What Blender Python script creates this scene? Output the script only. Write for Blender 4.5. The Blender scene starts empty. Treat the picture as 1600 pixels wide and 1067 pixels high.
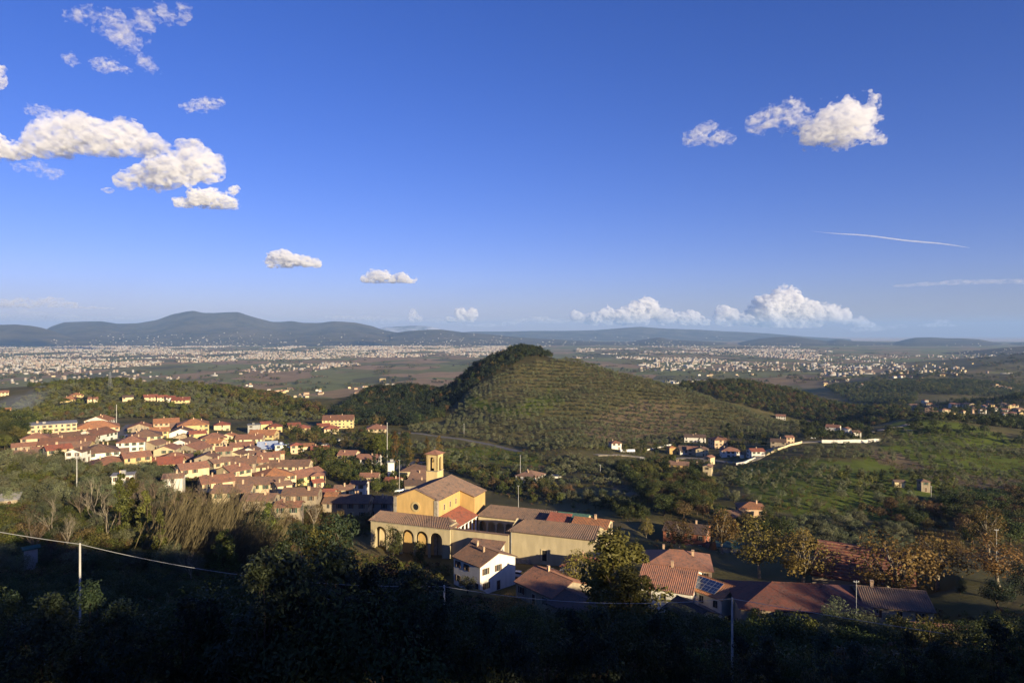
import bpy, bmesh, math, random
import numpy as np
from mathutils import Vector, Matrix, noise as mnoise

scene = bpy.context.scene
COL = scene.collection
R = math.radians

# ------------------------------------------------------------------ camera, sky, sun, exposure
ZC, FPX, HOR = 270.0, 1067.0, 520.0          # eye height (m), focal length and horizon row in 1600-wide pixels
cam_d = bpy.data.cameras.new('camera')
cam = bpy.data.objects.new('camera', cam_d)
COL.objects.link(cam)
cam.location = (0, 0, ZC)
cam.rotation_euler = (R(90), 0, 0)
cam_d.sensor_width = 36.0
cam_d.lens = 36.0 * FPX / 1600
cam_d.shift_y = (HOR - 533.5) / 1600
cam_d.clip_start = 0.5
cam_d.clip_end = 250000
scene.camera = cam

HAZE = 3.1e-5
SUN_AZ, SUN_EL = 141.0, 13.0                 # clockwise from the view direction, above the horizon
world = bpy.data.worlds.new("World")
scene.world = world
world.use_nodes = True
wn, wl = world.node_tree.nodes, world.node_tree.links
wn.clear()
sky = wn.new('ShaderNodeTexSky')
sky.sky_type = 'NISHITA'
sky.sun_disc = False
sky.sun_elevation = R(SUN_EL)
sky.sun_rotation = R(SUN_AZ)
sky.altitude = 300
sky.air_density = 1.0
sky.dust_density = 0.3
sky.ozone_density = 2.2
hs = wn.new('ShaderNodeHueSaturation')
hs.inputs['Saturation'].default_value = 1.25
bg = wn.new('ShaderNodeBackground')
bg.inputs['Strength'].default_value = 0.05
wo = wn.new('ShaderNodeOutputWorld')
wl.new(sky.outputs[0], hs.inputs['Color'])
tint = wn.new('ShaderNodeMix'); tint.data_type = 'RGBA'; tint.blend_type = 'MULTIPLY'; tint.inputs[0].default_value = 1.0
tint.inputs[7].default_value = (0.86, 0.785, 1.56, 1)      # white balance of the sky as the camera saw it
wl.new(hs.outputs[0], tint.inputs[6])
wl.new(tint.outputs[2], bg.inputs['Color'])
wl.new(bg.outputs[0], wo.inputs['Surface'])

sun_d = bpy.data.lights.new('sun', 'SUN')
sun_d.energy = 5.0
sun_d.angle = R(0.5)
sun_d.color = (1.0, 0.84, 0.56)
sun = bpy.data.objects.new('sun', sun_d)
COL.objects.link(sun)
SV = Vector((math.sin(R(SUN_AZ)) * math.cos(R(SUN_EL)), math.cos(R(SUN_AZ)) * math.cos(R(SUN_EL)), math.sin(R(SUN_EL))))
sun.rotation_euler = (-SV).to_track_quat('-Z', 'Y').to_euler()
sun.location = (300, -400, 500)

scene.view_settings.view_transform = 'Standard'
scene.view_settings.look = 'None'
scene.view_settings.gamma = 1.0
scene.view_settings.exposure = 1.0
scene.view_settings.use_curve_mapping = False
scene.render.engine = 'CYCLES'
scene.cycles.use_denoising = True
scene.cycles.max_bounces = 8
scene.cycles.diffuse_bounces = 2
scene.cycles.glossy_bounces = 2
scene.cycles.transmission_bounces = 3
scene.cycles.transparent_max_bounces = 12
scene.cycles.volume_bounces = 6
scene.cycles.volume_step_rate = 0.5
scene.cycles.volume_max_steps = 256
scene.cycles.caustics_reflective = False
scene.cycles.caustics_refractive = False
scene.render.use_persistent_data = False

# ------------------------------------------------------------------ small helpers
rng = random.Random(7)
npr = np.random.default_rng(11)

def pt(px, py, Y):
    return Vector(((px - 800) / FPX * Y, Y, ZC - (py - HOR) / FPX * Y))

def tag(o, label=None, cat=None, group=None, kind=None):
    if label: o['label'] = label
    if cat: o['category'] = cat
    if group: o['group'] = group
    if kind: o['kind'] = kind
    return o

def link(name, me, parent=None, mat=None):
    o = bpy.data.objects.new(name, me)
    COL.objects.link(o)
    if parent is not None: o.parent = parent
    if mat is not None and me is not None and len(me.materials) == 0: me.materials.append(mat)
    return o

def empty(name, loc=(0, 0, 0), rz=0.0):
    o = bpy.data.objects.new(name, None)
    o.empty_display_size = 0.5
    COL.objects.link(o)
    o.location = loc
    o.rotation_euler = (0, 0, rz)
    return o

def mesh(name, verts, faces, mat=None, smooth=False):
    me = bpy.data.meshes.new(name)
    me.from_pydata([tuple(v) for v in verts], [], faces)
    if mat is not None: me.materials.append(mat)
    if smooth: me.polygons.foreach_set('use_smooth', [True] * len(me.polygons))
    me.update()
    return me

def np_mesh(name, V, F, mat=None, smooth=False):
    """V n x 3, F m x k (k = 3 or 4) numpy arrays"""
    me = bpy.data.meshes.new(name)
    V = np.asarray(V, dtype=np.float32); F = np.asarray(F, dtype=np.int32)
    m, k = F.shape
    me.vertices.add(len(V)); me.vertices.foreach_set('co', V.ravel())
    me.loops.add(m * k); me.loops.foreach_set('vertex_index', F.ravel())
    me.polygons.add(m)
    me.polygons.foreach_set('loop_start', np.arange(0, m * k, k, dtype=np.int32))
    me.polygons.foreach_set('loop_total', np.full(m, k, dtype=np.int32))
    if smooth: me.polygons.foreach_set('use_smooth', np.ones(m, dtype=bool))
    if mat is not None: me.materials.append(mat)
    me.update(calc_edges=True)
    return me

class MB:
    """collects simple shapes into one mesh"""
    def __init__(s): s.v, s.f = [], []
    def add(s, V, F):
        n = len(s.v); s.v += [tuple(q) for q in V]; s.f += [tuple(i + n for i in f) for f in F]; return s
    def box(s, x0, y0, z0, x1, y1, z1):
        V = [(x0,y0,z0),(x1,y0,z0),(x1,y1,z0),(x0,y1,z0),(x0,y0,z1),(x1,y0,z1),(x1,y1,z1),(x0,y1,z1)]
        return s.add(V, [(0,3,2,1),(4,5,6,7),(0,1,5,4),(1,2,6,5),(2,3,7,6),(3,0,4,7)])
    def tube(s, P, rad, n=6, cap=True):
        """P list of Vectors, rad list or number"""
        if not hasattr(rad, '__len__'): rad = [rad] * len(P)
        b = len(s.v)
        for i, p in enumerate(P):
            d = (P[min(i+1, len(P)-1)] - P[max(i-1, 0)])
            if d.length < 1e-9: d = Vector((0,0,1))
            d.normalize()
            a = d.cross(Vector((0.31, 0.17, 1)) if abs(d.z) < 0.9 else Vector((1, 0.2, 0))).normalized()
            c = d.cross(a)
            for k in range(n):
                t = 2*math.pi*k/n
                s.v.append(tuple(p + (a*math.cos(t) + c*math.sin(t)) * rad[i]))
        for i in range(len(P)-1):
            for k in range(n):
                k2 = (k+1) % n
                s.f.append((b+i*n+k, b+i*n+k2, b+(i+1)*n+k2, b+(i+1)*n+k))
        if cap:
            s.f.append(tuple(b+k for k in reversed(range(n))))
            s.f.append(tuple(b+(len(P)-1)*n+k for k in range(n)))
        return s
    def mesh(s, name, mat=None, smooth=False): return mesh(name, s.v, s.f, mat, smooth)
    def build(s, name, mat=None, parent=None, smooth=False): return link(name, s.mesh(name, mat, smooth), parent)

# vectorised value noise
def _hash(ix, iy, seed):
    h = (ix.astype(np.int64) * 374761393 + iy.astype(np.int64) * 668265263 + seed * 1442695041) & 0xFFFFFFFF
    h = ((h ^ (h >> 13)) * 1274126177) & 0xFFFFFFFF
    h = h ^ (h >> 16)
    return (h & 0xFFFF) / 65535.0
def vnoise(x, y, seed=0):
    ix, iy = np.floor(x), np.floor(y)
    fx, fy = x - ix, y - iy
    fx, fy = fx*fx*(3-2*fx), fy*fy*(3-2*fy)
    a, b = _hash(ix, iy, seed), _hash(ix+1, iy, seed)
    c, d = _hash(ix, iy+1, seed), _hash(ix+1, iy+1, seed)
    return (a*(1-fx)+b*fx)*(1-fy) + (c*(1-fx)+d*fx)*fy
def fbm(x, y, seed=0, oct=4):
    x = np.asarray(x, dtype=float); y = np.asarray(y, dtype=float)
    t, amp, s = 0.0, 0.5, 0.0
    for i in range(oct):
        t = t + amp*vnoise(x*2**i, y*2**i, seed+i*17); s += amp; amp *= 0.5
    return t/s

# ------------------------------------------------------------------ materials
def new_mat(name):
    m = bpy.data.materials.new(name); m.use_nodes = True
    m.node_tree.nodes.clear()
    return m, m.node_tree.nodes, m.node_tree.links
def ramp(N, stops, interp='LINEAR'):
    r = N.new('ShaderNodeValToRGB'); r.color_ramp.interpolation = interp
    e = r.color_ramp.elements
    while len(e) > 1: e.remove(e[-1])
    e[0].position = stops[0][0]; e[0].color = (*stops[0][1], 1)
    for p, c in stops[1:]:
        q = e.new(p); q.color = (*c, 1)
    return r
def principled(N, L, rough=0.8, spec=0.3):
    b = N.new('ShaderNodeBsdfPrincipled'); o = N.new('ShaderNodeOutputMaterial')
    b.inputs['Roughness'].default_value = rough
    b.inputs['Specular IOR Level'].default_value = spec
    L.new(b.outputs[0], o.inputs['Surface'])
    return b
def mat_plain(name, col, rough=0.8, spec=0.3, var=0.25, scale=1.5, metallic=0.0, bump=0.0):
    """one colour broken up by two scales of noise"""
    m, N, L = new_mat(name)
    b = principled(N, L, rough, spec); b.inputs['Metallic'].default_value = metallic
    tc = N.new('ShaderNodeTexCoord')
    n1 = N.new('ShaderNodeTexNoise'); n1.inputs['Scale'].default_value = scale; n1.inputs['Detail'].default_value = 6
    L.new(tc.outputs['Object'], n1.inputs['Vector'])
    lo = tuple(c*(1-var) for c in col); hi = tuple(min(1, c*(1+var)) for c in col)
    r = ramp(N, [(0.3, lo), (0.7, hi)])
    L.new(n1.outputs[0], r.inputs[0]); L.new(r.outputs[0], b.inputs['Base Color'])
    if bump:
        bp = N.new('ShaderNodeBump'); bp.inputs['Strength'].default_value = bump; bp.inputs['Distance'].default_value = 0.05
        L.new(n1.outputs[0], bp.inputs['Height']); L.new(bp.outputs[0], b.inputs['Normal'])
    return m
# ------------------------------------------------------------------ terrain: thin-plate heightfield through set points, the unseen hilltop shaped for its shade
_cols = {
 -400: [(1067,36),(1000,58),(935,88),(885,125),(800,200),(730,330),(680,480),(655,640),(640,800),(625,1100),(612,1700)],
 0:   [(1067,36),(1000,58),(935,88),(885,125),(800,190),(740,270),(702,370),(674,470),(655,600),(641,750),(622,900),(607,1030),(632,1500)],
 150: [(1067,36),(1000,58),(935,88),(885,125),(805,185),(720,330),(690,420),(668,520),(655,600),(634,740),(611,870),(598,960),(607,1150),(640,1600)],
 300: [(1067,36),(1000,58),(935,88),(890,125),(822,180),(772,240),(742,300),(711,400),(687,480),(671,560),(656,640),(625,800),(604,950),(612,1150),(640,1600)],
 450: [(1067,36),(1000,58),(935,88),(890,125),(832,180),(792,240),(762,300),(722,400),(692,500),(672,600),(658,700),(640,850),(624,1000),(625,1200),(630,1700)],
 600: [(1067,36),(1020,58),(990,88),(985,108),(965,126),(922,150),(901,165),(884,182),(868,197),(800,260),(762,340),(722,450),(692,560),(674,650),(652,760),(611,930),(640,1080),(632,1600)],
 700: [(1067,36),(1020,58),(990,88),(985,108),(965,126),(922,150),(901,165),(884,182),(868,197),(792,290),(742,400),(702,540),(672,650),(657,760),(645,850),(616,950),(640,1080),(632,1600)],
 660: [(660,740),(647,830),(640,880),(609,950)],
 735: [(655,720),(622,800),(612,850),(592,910),(584,950),(612,1020)],
 760: [(800,290),(745,400),(706,530),(682,620),(640,750),(600,850),(570,955),(620,1100)],
 820: [(1067,36),(1020,58),(990,88),(985,108),(965,126),(922,150),(901,165),(884,182),(868,197),(802,290),(752,400),(711,520),(690,600),(650,700),(612,800),(575,890),(549,968),(580,1050),(615,1150),(632,1600)],
 900: [(742,400),(702,530),(672,630),(622,760),(588,870),(565,950),(592,1050)],
 860: [(654,700),(616,800),(580,890),(558,960),(582,1050)],
 960: [(1067,36),(1020,58),(990,88),(985,108),(965,126),(922,150),(901,165),(884,182),(868,197),(792,300),(771,340),(737,430),(712,520),(691,600),(642,740),(584,910),(612,1020)],
 1050:[(995,88),(990,108),(975,126),(947,150),(918,165),(890,182),(862,205),(803,270),(771,350),(737,450),(722,520),(715,560),(691,640),(643,760),(606,885),(625,1000),(622,1600)],
 1150:[(1067,36),(1025,58),(1000,88),(995,108),(978,128),(928,160),(890,185),(852,218),(791,290),(761,350),(731,470),(706,560),(682,660),(657,740),(637,820),(650,950),(600,1250),(630,1500)],
 1250:[(1067,36),(1025,58),(1000,88),(995,108),(978,128),(928,160),(890,185),(852,218),(781,310),(731,430),(701,520),(686,600),(671,680),(690,830),(660,1050),(617,1250),(650,1500)],
 1330:[(690,640),(690,800),(662,1000),(650,1230),(660,1500)],
 1400:[(1067,36),(1025,58),(1000,88),(995,108),(978,128),(915,158),(884,180),(850,230),(811,290),(761,380),(721,480),(691,570),(667,680),(657,760),(650,940),(641,1100),(640,1500)],
 1600:[(1067,36),(1040,58),(1015,88),(995,108),(960,135),(890,185),(821,290),(761,420),(701,600),(671,750),(652,950),(636,1150),(625,1500)],
 2000:[(1067,36),(1050,58),(1035,88),(1000,130),(900,190),(821,290),(761,420),(701,600),(671,750),(652,950),(636,1150),(620,1500)],
}
_P = []
for px, L_ in _cols.items():
    for py, Y in L_:
        v = pt(px, py, Y); _P.append((v.x, v.y, v.z))
_P += [(0,0,264.2),(-12,8,261.5),(12,8,261.5),(0,16,257.6),(-60,0,262),(-110,-10,258),(-20,-8,264.8),(0,-9,266.2),(25,-7,266.3),(45,-8,266.3),(54,-16,266.3),(72,-12,263),(95,-20,257),(75,20,251.5),(105,10,247),(80,45,242.5),(150,-5,251),(165,-40,249),(0,-50,262),(60,-70,266),(130,-120,250),
       (220,-60,248),(-100,-80,252),(-200,-40,248),(200,-250,235),(0,-250,225),(-300,-200,220),(400,-100,240),(-500,0,225),(600,0,220),
       (-1000,300,190),(1100,300,190),(0,-800,150),(800,-600,150),(-800,-600,150)]
_P = np.array(_P)
def _tps_fit(P, lam=0.5):
    xy = P[:, :2] / 100.0
    n = len(xy)
    d2 = ((xy[:, None] - xy[None])**2).sum(-1)
    K = np.where(d2 > 0, 0.5*d2*np.log(np.maximum(d2, 1e-12)), 0) + np.eye(n)*lam*0.02
    A = np.zeros((n+3, n+3)); A[:n, :n] = K; A[:n, n] = 1; A[:n, n+1:] = xy; A[n, :n] = 1; A[n+1:, :n] = xy.T
    b = np.zeros(n+3); b[:n] = P[:, 2]
    return xy, np.linalg.solve(A, b)
_txy, _tw = _tps_fit(_P)
def _tps(x, y):
    q = np.stack([x, y], -1) / 100.0
    out = np.empty(len(q))
    for s in range(0, len(q), 20000):
        c = q[s:s+20000]
        d2 = ((c[:, None] - _txy[None])**2).sum(-1)
        U = 0.5*d2*np.log(np.maximum(d2, 1e-12))
        out[s:s+20000] = U @ _tw[:-3] + _tw[-3] + c @ _tw[-2:]
    return out
PLAIN = 45.0
# level ground cut for the buildings near the view point: x, y, radius, height
PADS = [(52,139,10,210.8),(64,138,10,210.8),(76.5,138,9,210.3),(71.5,112.5,7,214.4),(32.5,123.5,6,216.3),(40,156,13,208.5),(36,150,9,208.4),(12,151,12,208.9),
        (-7,172,9,206.9),(-15,180,8,206.9),(20,170,10,207.6),(-31,196,9,206.9),(-20,198,8,206.9),(-42,203,6,207.0),(5,188,10,207.0),(20,182,10,207.0),(60,236,9,196.3),(89,173,13,205.0),(73,222,7,197.3)]
def sstep(a, b, x):
    t = np.clip((x-a)/(b-a), 0, 1); return t*t*(3-2*t)
def terrain(x, y):
    x = np.atleast_1d(np.asarray(x, float)); y = np.atleast_1d(np.asarray(y, float))
    r = np.hypot(x, y)
    out = np.full(len(x), PLAIN)
    near = r < 2000
    if near.any():
        xn, yn, rn = x[near], y[near], r[near]
        z = _tps(xn, yn)
        z = np.clip(z, 60, 275)
        w = np.minimum(1, rn/250)
        z += (fbm(xn/60, yn/60, 3, 4)-0.5)*5.0*w + (fbm(xn/14, yn/14, 9, 3)-0.5)*1.2*np.minimum(1, rn/120)
        for (ax, ay, ar, az) in PADS:
            d = np.hypot(xn-ax, yn-ay)
            k = 1-sstep(ar, ar+9, d)
            z = np.where(z > az, z*(1-k)+az*k, z)
        f = sstep(1450, 1950, rn)
        out[near] = z*(1-f) + PLAIN*f
    far = r > 1300
    if far.any():
        # low hills that run out of the high ground into the plain, higher towards the right
        xf, yf = x[far], y[far]
        th = xf/np.maximum(yf, 1)
        side = sstep(0.18, 0.6, th)*(yf > 0)
        amp = 95*side*np.exp(-((np.hypot(xf, yf)-2600)/1900)**2) + 130*sstep(0.45, 0.95, th)*(yf > 0)*np.exp(-((np.hypot(xf, yf)-5200)/2000)**2)
        amp = amp*sstep(1300, 2000, r[far])
        h = fbm(xf/900+5, yf/900, 21, 4)
        out[far] += amp*np.clip((h-0.25)*1.9, 0, 1.2)
    return out
def tz(x, y): return float(terrain([x], [y])[0])

_rayY = np.concatenate([np.geomspace(20, 2000, 900), np.geomspace(2003, 24000, 700)])
def ground_at(px, py, h=0.0, ymin=20):
    """where the sight line of a pixel of the photograph meets the ground raised by h"""
    Y = _rayY[_rayY >= ymin]
    X = (px-800)/FPX*Y
    z = ZC-(py-HOR)/FPX*Y
    hit = np.nonzero(z <= terrain(X, Y)+h)[0]
    i = hit[0] if len(hit) else len(Y)-1
    return float(X[i]), float(Y[i])

# polar sheet, fine in the direction of the view
th_f = np.linspace(R(-44), R(44), 560)
th_b = np.linspace(R(44), R(316), 140)[1:-1]
ths = np.concatenate([th_f, th_b])
rs = np.concatenate([[0.0], np.geomspace(2.0, 2000, 300), np.geomspace(2040, 21000, 80)])
TH, RR = np.meshgrid(ths, rs)
# behind and beside the view the sheet is shorter
lim = np.where(np.cos(TH) > 0.55, 21000, 9000)
RR = np.minimum(RR, lim*(0.6+0.4*RR/21000))
GX, GY = (RR*np.sin(TH)).ravel(), (RR*np.cos(TH)).ravel()
GZ = terrain(GX, GY)
nT = len(ths)
ii, jj = np.meshgrid(np.arange(len(rs)-1), np.arange(nT), indexing='ij')
j2 = (jj+1) % nT
GF = np.stack([ii*nT+jj, (ii+1)*nT+jj, (ii+1)*nT+j2, ii*nT+j2], -1).reshape(-1, 4)
# face normals up
GF = GF[:, ::-1]

def poly_mask(px, py, poly):
    inside = np.zeros(len(px), bool)
    n = len(poly)
    for k in range(n):
        x1, y1 = poly[k]; x2, y2 = poly[(k+1) % n]
        c = ((y1 > py) != (y2 > py)) & (px < (x2-x1)*(py-y1)/((y2-y1) if y2 != y1 else 1e-9)+x1)
        inside ^= c
    return inside
def project(x, y, z):
    y = np.maximum(y, 1.0)
    return 800+FPX*x/y, HOR+(ZC-z)/y*FPX
# land cover regions, given where their outlines appear in the photograph; each is then limited in depth
MEADOW = [([(1130,742),(1190,720),(1260,715),(1330,722),(1400,690),(1440,672),(1520,690),(1600,712),(1700,740),(1700,800),(1600,800),(1480,775),(1440,825),(1370,810),(1320,800),(1260,810),(1200,790)],250,800),
          ([(1380,668),(1440,650),(1530,668),(1600,690),(1600,705),(1500,690),(1420,690)],500,1000),
          ([(690,703),(760,698),(850,712),(840,725),(760,722),(690,720)],350,620),([(700,628),(740,618),(800,640),(860,610),(885,625),(800,652)],600,900)]
SOIL = [([(1350,702),(1400,706),(1440,725),(1500,742),(1600,748),(1600,768),(1480,758),(1430,738),(1370,722)],300,900),
        ([(900,660),(1010,622),(1060,640),(1020,690),(930,690)],550,900),([(940,742),(1000,770),(1010,800),(960,770)],250,480),
        ([(1040,640),(1100,655),(1060,690),(1000,690)],500,800)]
WOOD = [([(520,640),(590,600),(640,590),(700,590),(780,552),(820,540),(905,552),(905,562),(830,566),(785,580),(745,605),(715,640),(690,650),(600,662),(530,668)],640,1030),
        ([(1060,600),(1150,578),(1240,590),(1330,630),(1420,640),(1420,660),(1330,668),(1240,655),(1200,640)],950,1450)]
cover = np.zeros((len(GX), 4), np.float32)
gpx, gpy = project(GX, GY, GZ)
def region(polys, X, Y, px, py):
    m = np.zeros(len(X), bool)
    for poly, a, b in polys:
        m |= poly_mask(px, py, poly) & (Y > a) & (Y < b)
    return m
edge = (fbm(GX/25, GY/25, 5, 3)-0.5)*26
for k, reg in enumerate((MEADOW, SOIL, WOOD)):
    cover[:, k] = region(reg, GX, GY, gpx+edge, gpy+edge*0.35)
cover[:, 3] = 1

mg, N, L = new_mat('ground')
b = principled(N, L, 0.95, 0.1)
geo = N.new('ShaderNodeNewGeometry')
att = N.new('ShaderNodeAttribute'); att.attribute_name = 'cover'
sep = N.new('ShaderNodeSeparateColor'); L.new(att.outputs['Color'], sep.inputs[0])
def noise_n(scale, detail=5, rough=0.55, vec=None):
    n = N.new('ShaderNodeTexNoise'); n.inputs['Scale'].default_value = scale; n.inputs['Detail'].default_value = detail
    n.inputs['Roughness'].default_value = rough
    L.new(vec if vec is not None else geo.outputs['Position'], n.inputs['Vector'])
    return n.outputs[0]
def mix(fac, a, c):
    m = N.new('ShaderNodeMix'); m.data_type = 'RGBA'
    if isinstance(fac, float): m.inputs[0].default_value = fac
    else: L.new(fac, m.inputs[0])
    for i, v in ((6, a), (7, c)):
        if isinstance(v, tuple): m.inputs[i].default_value = (*v, 1)
        else: L.new(v, m.inputs[i])
    return m.outputs[2]
g1 = ramp(N, [(0.3, (0.07,0.065,0.023)), (0.5, (0.11,0.095,0.036)), (0.7, (0.155,0.12,0.055))]); L.new(noise_n(0.035, 8), g1.inputs[0])
g2 = ramp(N, [(0.3, (0.085,0.105,0.014)), (0.6, (0.12,0.145,0.02)), (0.8, (0.13,0.115,0.04))]); L.new(noise_n(0.09, 6), g2.inputs[0])
g3 = ramp(N, [(0.3, (0.12,0.09,0.05)), (0.7, (0.18,0.13,0.072))]); L.new(noise_n(0.2, 6), g3.inputs[0])
g4 = ramp(N, [(0.3, (0.03,0.032,0.014)), (0.7, (0.06,0.05,0.025))]); L.new(noise_n(0.1, 6), g4.inputs[0])
c1 = mix(sep.outputs[0], g1.outputs[0], g2.outputs[0])
c1 = mix(sep.outputs[1], c1, g3.outputs[0])
c1 = mix(sep.outputs[2], c1, g4.outputs[0])
# the plain: parcels of farmland
mp = N.new('ShaderNodeMapping'); mp.inputs['Rotation'].default_value = (0, 0, R(24)); mp.inputs['Scale'].default_value = (1/260, 1/420, 0)
L.new(geo.outputs['Position'], mp.inputs['Vector'])
vo = N.new('ShaderNodeTexVoronoi'); vo.feature = 'F1'; vo.distance = 'CHEBYCHEV'; vo.inputs['Scale'].default_value = 1.0; vo.inputs['Randomness'].default_value = 0.8
L.new(mp.outputs[0], vo.inputs['Vector'])
sv = N.new('ShaderNodeSeparateColor'); L.new(vo.outputs['Color'], sv.inputs[0])
f = ramp(N, [(0.0, (0.175,0.155,0.045)), (0.2, (0.195,0.19,0.058)), (0.38, (0.27,0.18,0.08)), (0.55, (0.17,0.175,0.05)), (0.7, (0.31,0.205,0.10)), (0.85, (0.115,0.105,0.038)), (0.95,(0.24,0.175,0.085))], 'CONSTANT')
L.new(sv.outputs[0], f.inputs[0])
fm = N.new('ShaderNodeMix'); fm.data_type = 'RGBA'; fm.blend_type = 'MULTIPLY'; fm.inputs[0].default_value = 0.6
rr_ = ramp(N, [(0.3, (0.55,0.55,0.55)), (0.7, (1.25,1.25,1.25))]); L.new(noise_n(0.012, 7), rr_.inputs[0])
L.new(f.outputs[0], fm.inputs[6]); L.new(rr_.outputs[0], fm.inputs[7])
sx = N.new('ShaderNodeSeparateXYZ'); L.new(geo.outputs['Position'], sx.inputs[0])
isp = N.new('ShaderNodeMapRange'); isp.inputs[1].default_value = 95; isp.inputs[2].default_value = 62; isp.clamp = True
L.new(sx.outputs[2], isp.inputs[0])
cg = mix(isp.outputs[0], c1, fm.outputs[2])
L.new(cg, b.inputs['Base Color'])
bp = N.new('ShaderNodeBump'); bp.inputs['Strength'].default_value = 0.6; bp.inputs['Distance'].default_value = 0.4
L.new(noise_n(0.9, 6, 0.7), bp.inputs['Height']); L.new(bp.outputs[0], b.inputs['Normal'])

gme = np_mesh('ground', np.stack([GX, GY, GZ], -1), GF, mg, smooth=True)
ca = gme.attributes.new('cover', 'FLOAT_COLOR', 'POINT'); ca.data.foreach_set('color', cover.ravel())
ground = link('ground', gme); tag(ground, 'rolling hillside and wide valley floor with olive terraces and meadows', kind='structure')

# ------------------------------------------------------------------ mountains round the plain
def mountain(name, prof, D, front, back, label, mat, seed, rough=0.22, base=PLAIN-6):
    prof = sorted(prof)
    xs = np.arange(prof[0][0], prof[-1][0]+0.1, 1.6)
    py = np.interp(xs, [p[0] for p in prof], [p[1] for p in prof])
    k = np.ones(5)/5; py = np.convolve(np.pad(py, 2, mode='edge'), k, 'valid')
    Zr = ZC-(py-HOR)/FPX*D
    fade = np.clip(np.minimum(xs-xs[0], xs[-1]-xs)/25, 0, 1)
    ts = np.concatenate([np.linspace(-1, 0, 30), np.linspace(0, 1, 8)[1:]])
    T, PX = np.meshgrid(ts, xs, indexing='ij')
    Yd = D+np.where(T < 0, T*front, T*back)
    Xd = (PX-800)/FPX*Yd
    s = 1-np.abs(T)
    n = np.abs(fbm(Xd/1700, Yd/2600, seed, 5)-0.5)*2
    shape = np.clip(s**1.15*(1-rough*2.2*n*(1-s**3)) , 0, 1)
    Zd = base+(Zr[None]-base)*shape*1.0
    Zd = np.where(T == 0, Zr[None], np.minimum(Zd, ZC-(py[None]-HOR)/FPX*Yd-2*np.abs(T)))
    V = np.stack([Xd, Yd, Zd], -1).reshape(-1, 3)
    m, n_ = T.shape
    a, c = np.meshgrid(np.arange(m-1), np.arange(n_-1), indexing='ij')
    F = np.stack([a*n_+c, a*n_+c+1, (a+1)*n_+c+1, (a+1)*n_+c], -1).reshape(-1, 4)
    o = link(name, np_mesh(name, V, F, mat, smooth=True))
    tag(o, label, kind='structure')
    return o
def mat_mount(name, lo, hi, snow=None):
    m, N, L = new_mat(name); b = principled(N, L, 1.0, 0.0)
    g = N.new('ShaderNodeNewGeometry')
    n = N.new('ShaderNodeTexNoise'); n.inputs['Scale'].default_value = 0.0016; n.inputs['Detail'].default_value = 9; n.inputs['Roughness'].default_value = 0.65
    L.new(g.outputs['Position'], n.inputs['Vector'])
    r = ramp(N, [(0.35, lo), (0.62, hi)]); L.new(n.outputs[0], r.inputs[0])
    L.new(r.outputs[0], b.inputs['Base Color'])
    return m
mm1 = mat_mount('mountain_wood', (0.05,0.045,0.03), (0.125,0.10,0.06))
mm2 = mat_mount('mountain_snowy', (0.10,0.11,0.12), (0.45,0.46,0.5))
mountain('mountain', [(70,516),(80,510),(100,503.5),(130,502.5),(158,502),(185,506),(215,505),(245,500),(270,491),(290,487),(302,485.5),(318,489),(335,489),(355,488),(372,487.5),(385,492),(400,496.5),(425,503),(440,503),(455,501.5),(475,504.5),(500,504.5),(520,502),(535,502.5),(555,504),(580,509),(600,516),(625,520),(650,525),(690,530),(740,536),(800,541)],
         16500, 5000, 4000, 'long wooded blue mountain with a rounded double summit', mm1, 3)
mountain('mountain', [(-260,500),(-120,505),(-40,506),(0,507.5),(25,507),(48,509),(60,511),(72,514),(95,521),(118,529),(140,535),(165,540)],
         13200, 1800, 2500, 'dark wooded mountain shoulder at the edge of the plain', mm1, 8)
mountain('mountain', [(610,521),(640,517),(670,515),(690,515),(720,519),(760,522),(800,526),(840,529),(880,531),(940,534),(985,534),(1010,530),(1030,527),(1050,531),(1100,533),(1150,537),(1195,541)],
         15000, 3500, 2500, 'low blue hills with scattered white villages behind the city', mm1, 13)
mountain('mountain', [(690,521),(740,518),(790,518),(830,517),(880,517),(930,516),(965,513),(1000,510.5),(1040,513.5),(1090,515),(1130,517.5),(1165,519),(1200,521),(1260,526),(1330,530)],
         22500, 3500, 2500, 'pale far mountain ridge under the cloud bank', mm1, 17)
mountain('mountain', [(580,516),(600,511.5),(625,510),(650,508.5),(668,509.5),(690,514),(720,518)],
         26000, 3000, 2000, 'snow dusted far mountain between two blue ridges', mm2, 19, 0.5)
mountain('mountain', [(1135,541),(1160,534),(1185,529),(1210,526.5),(1240,526),(1265,529),(1292,533),(1310,530),(1330,532.5),(1360,534),(1395,535.5),(1412,531),(1430,527.5),(1455,527),(1480,528.5),(1500,528.5),(1530,530),(1555,535),(1570,536.5),(1600,534.5),(1680,528),(1780,520)],
         14800, 3500, 2500, 'long blue ridge with a broad flat top beyond the villages', mm1, 23)
mountain('mountain', [(1050,549),(1075,545.5),(1120,543),(1165,541.5),(1200,543.5),(1250,547),(1310,551)], 9600, 900, 900, 'low dark hill strip in front of the far ridges', mm1, 29)
mountain('mountain', [(1330,560),(1380,556),(1450,552.5),(1500,549.5),(1540,546),(1570,543),(1600,541),(1700,532),(1820,528)], 7600, 1700, 2500, 'dark wooded hillside with houses at the edge of the valley', mm1, 31, 0.4)
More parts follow.
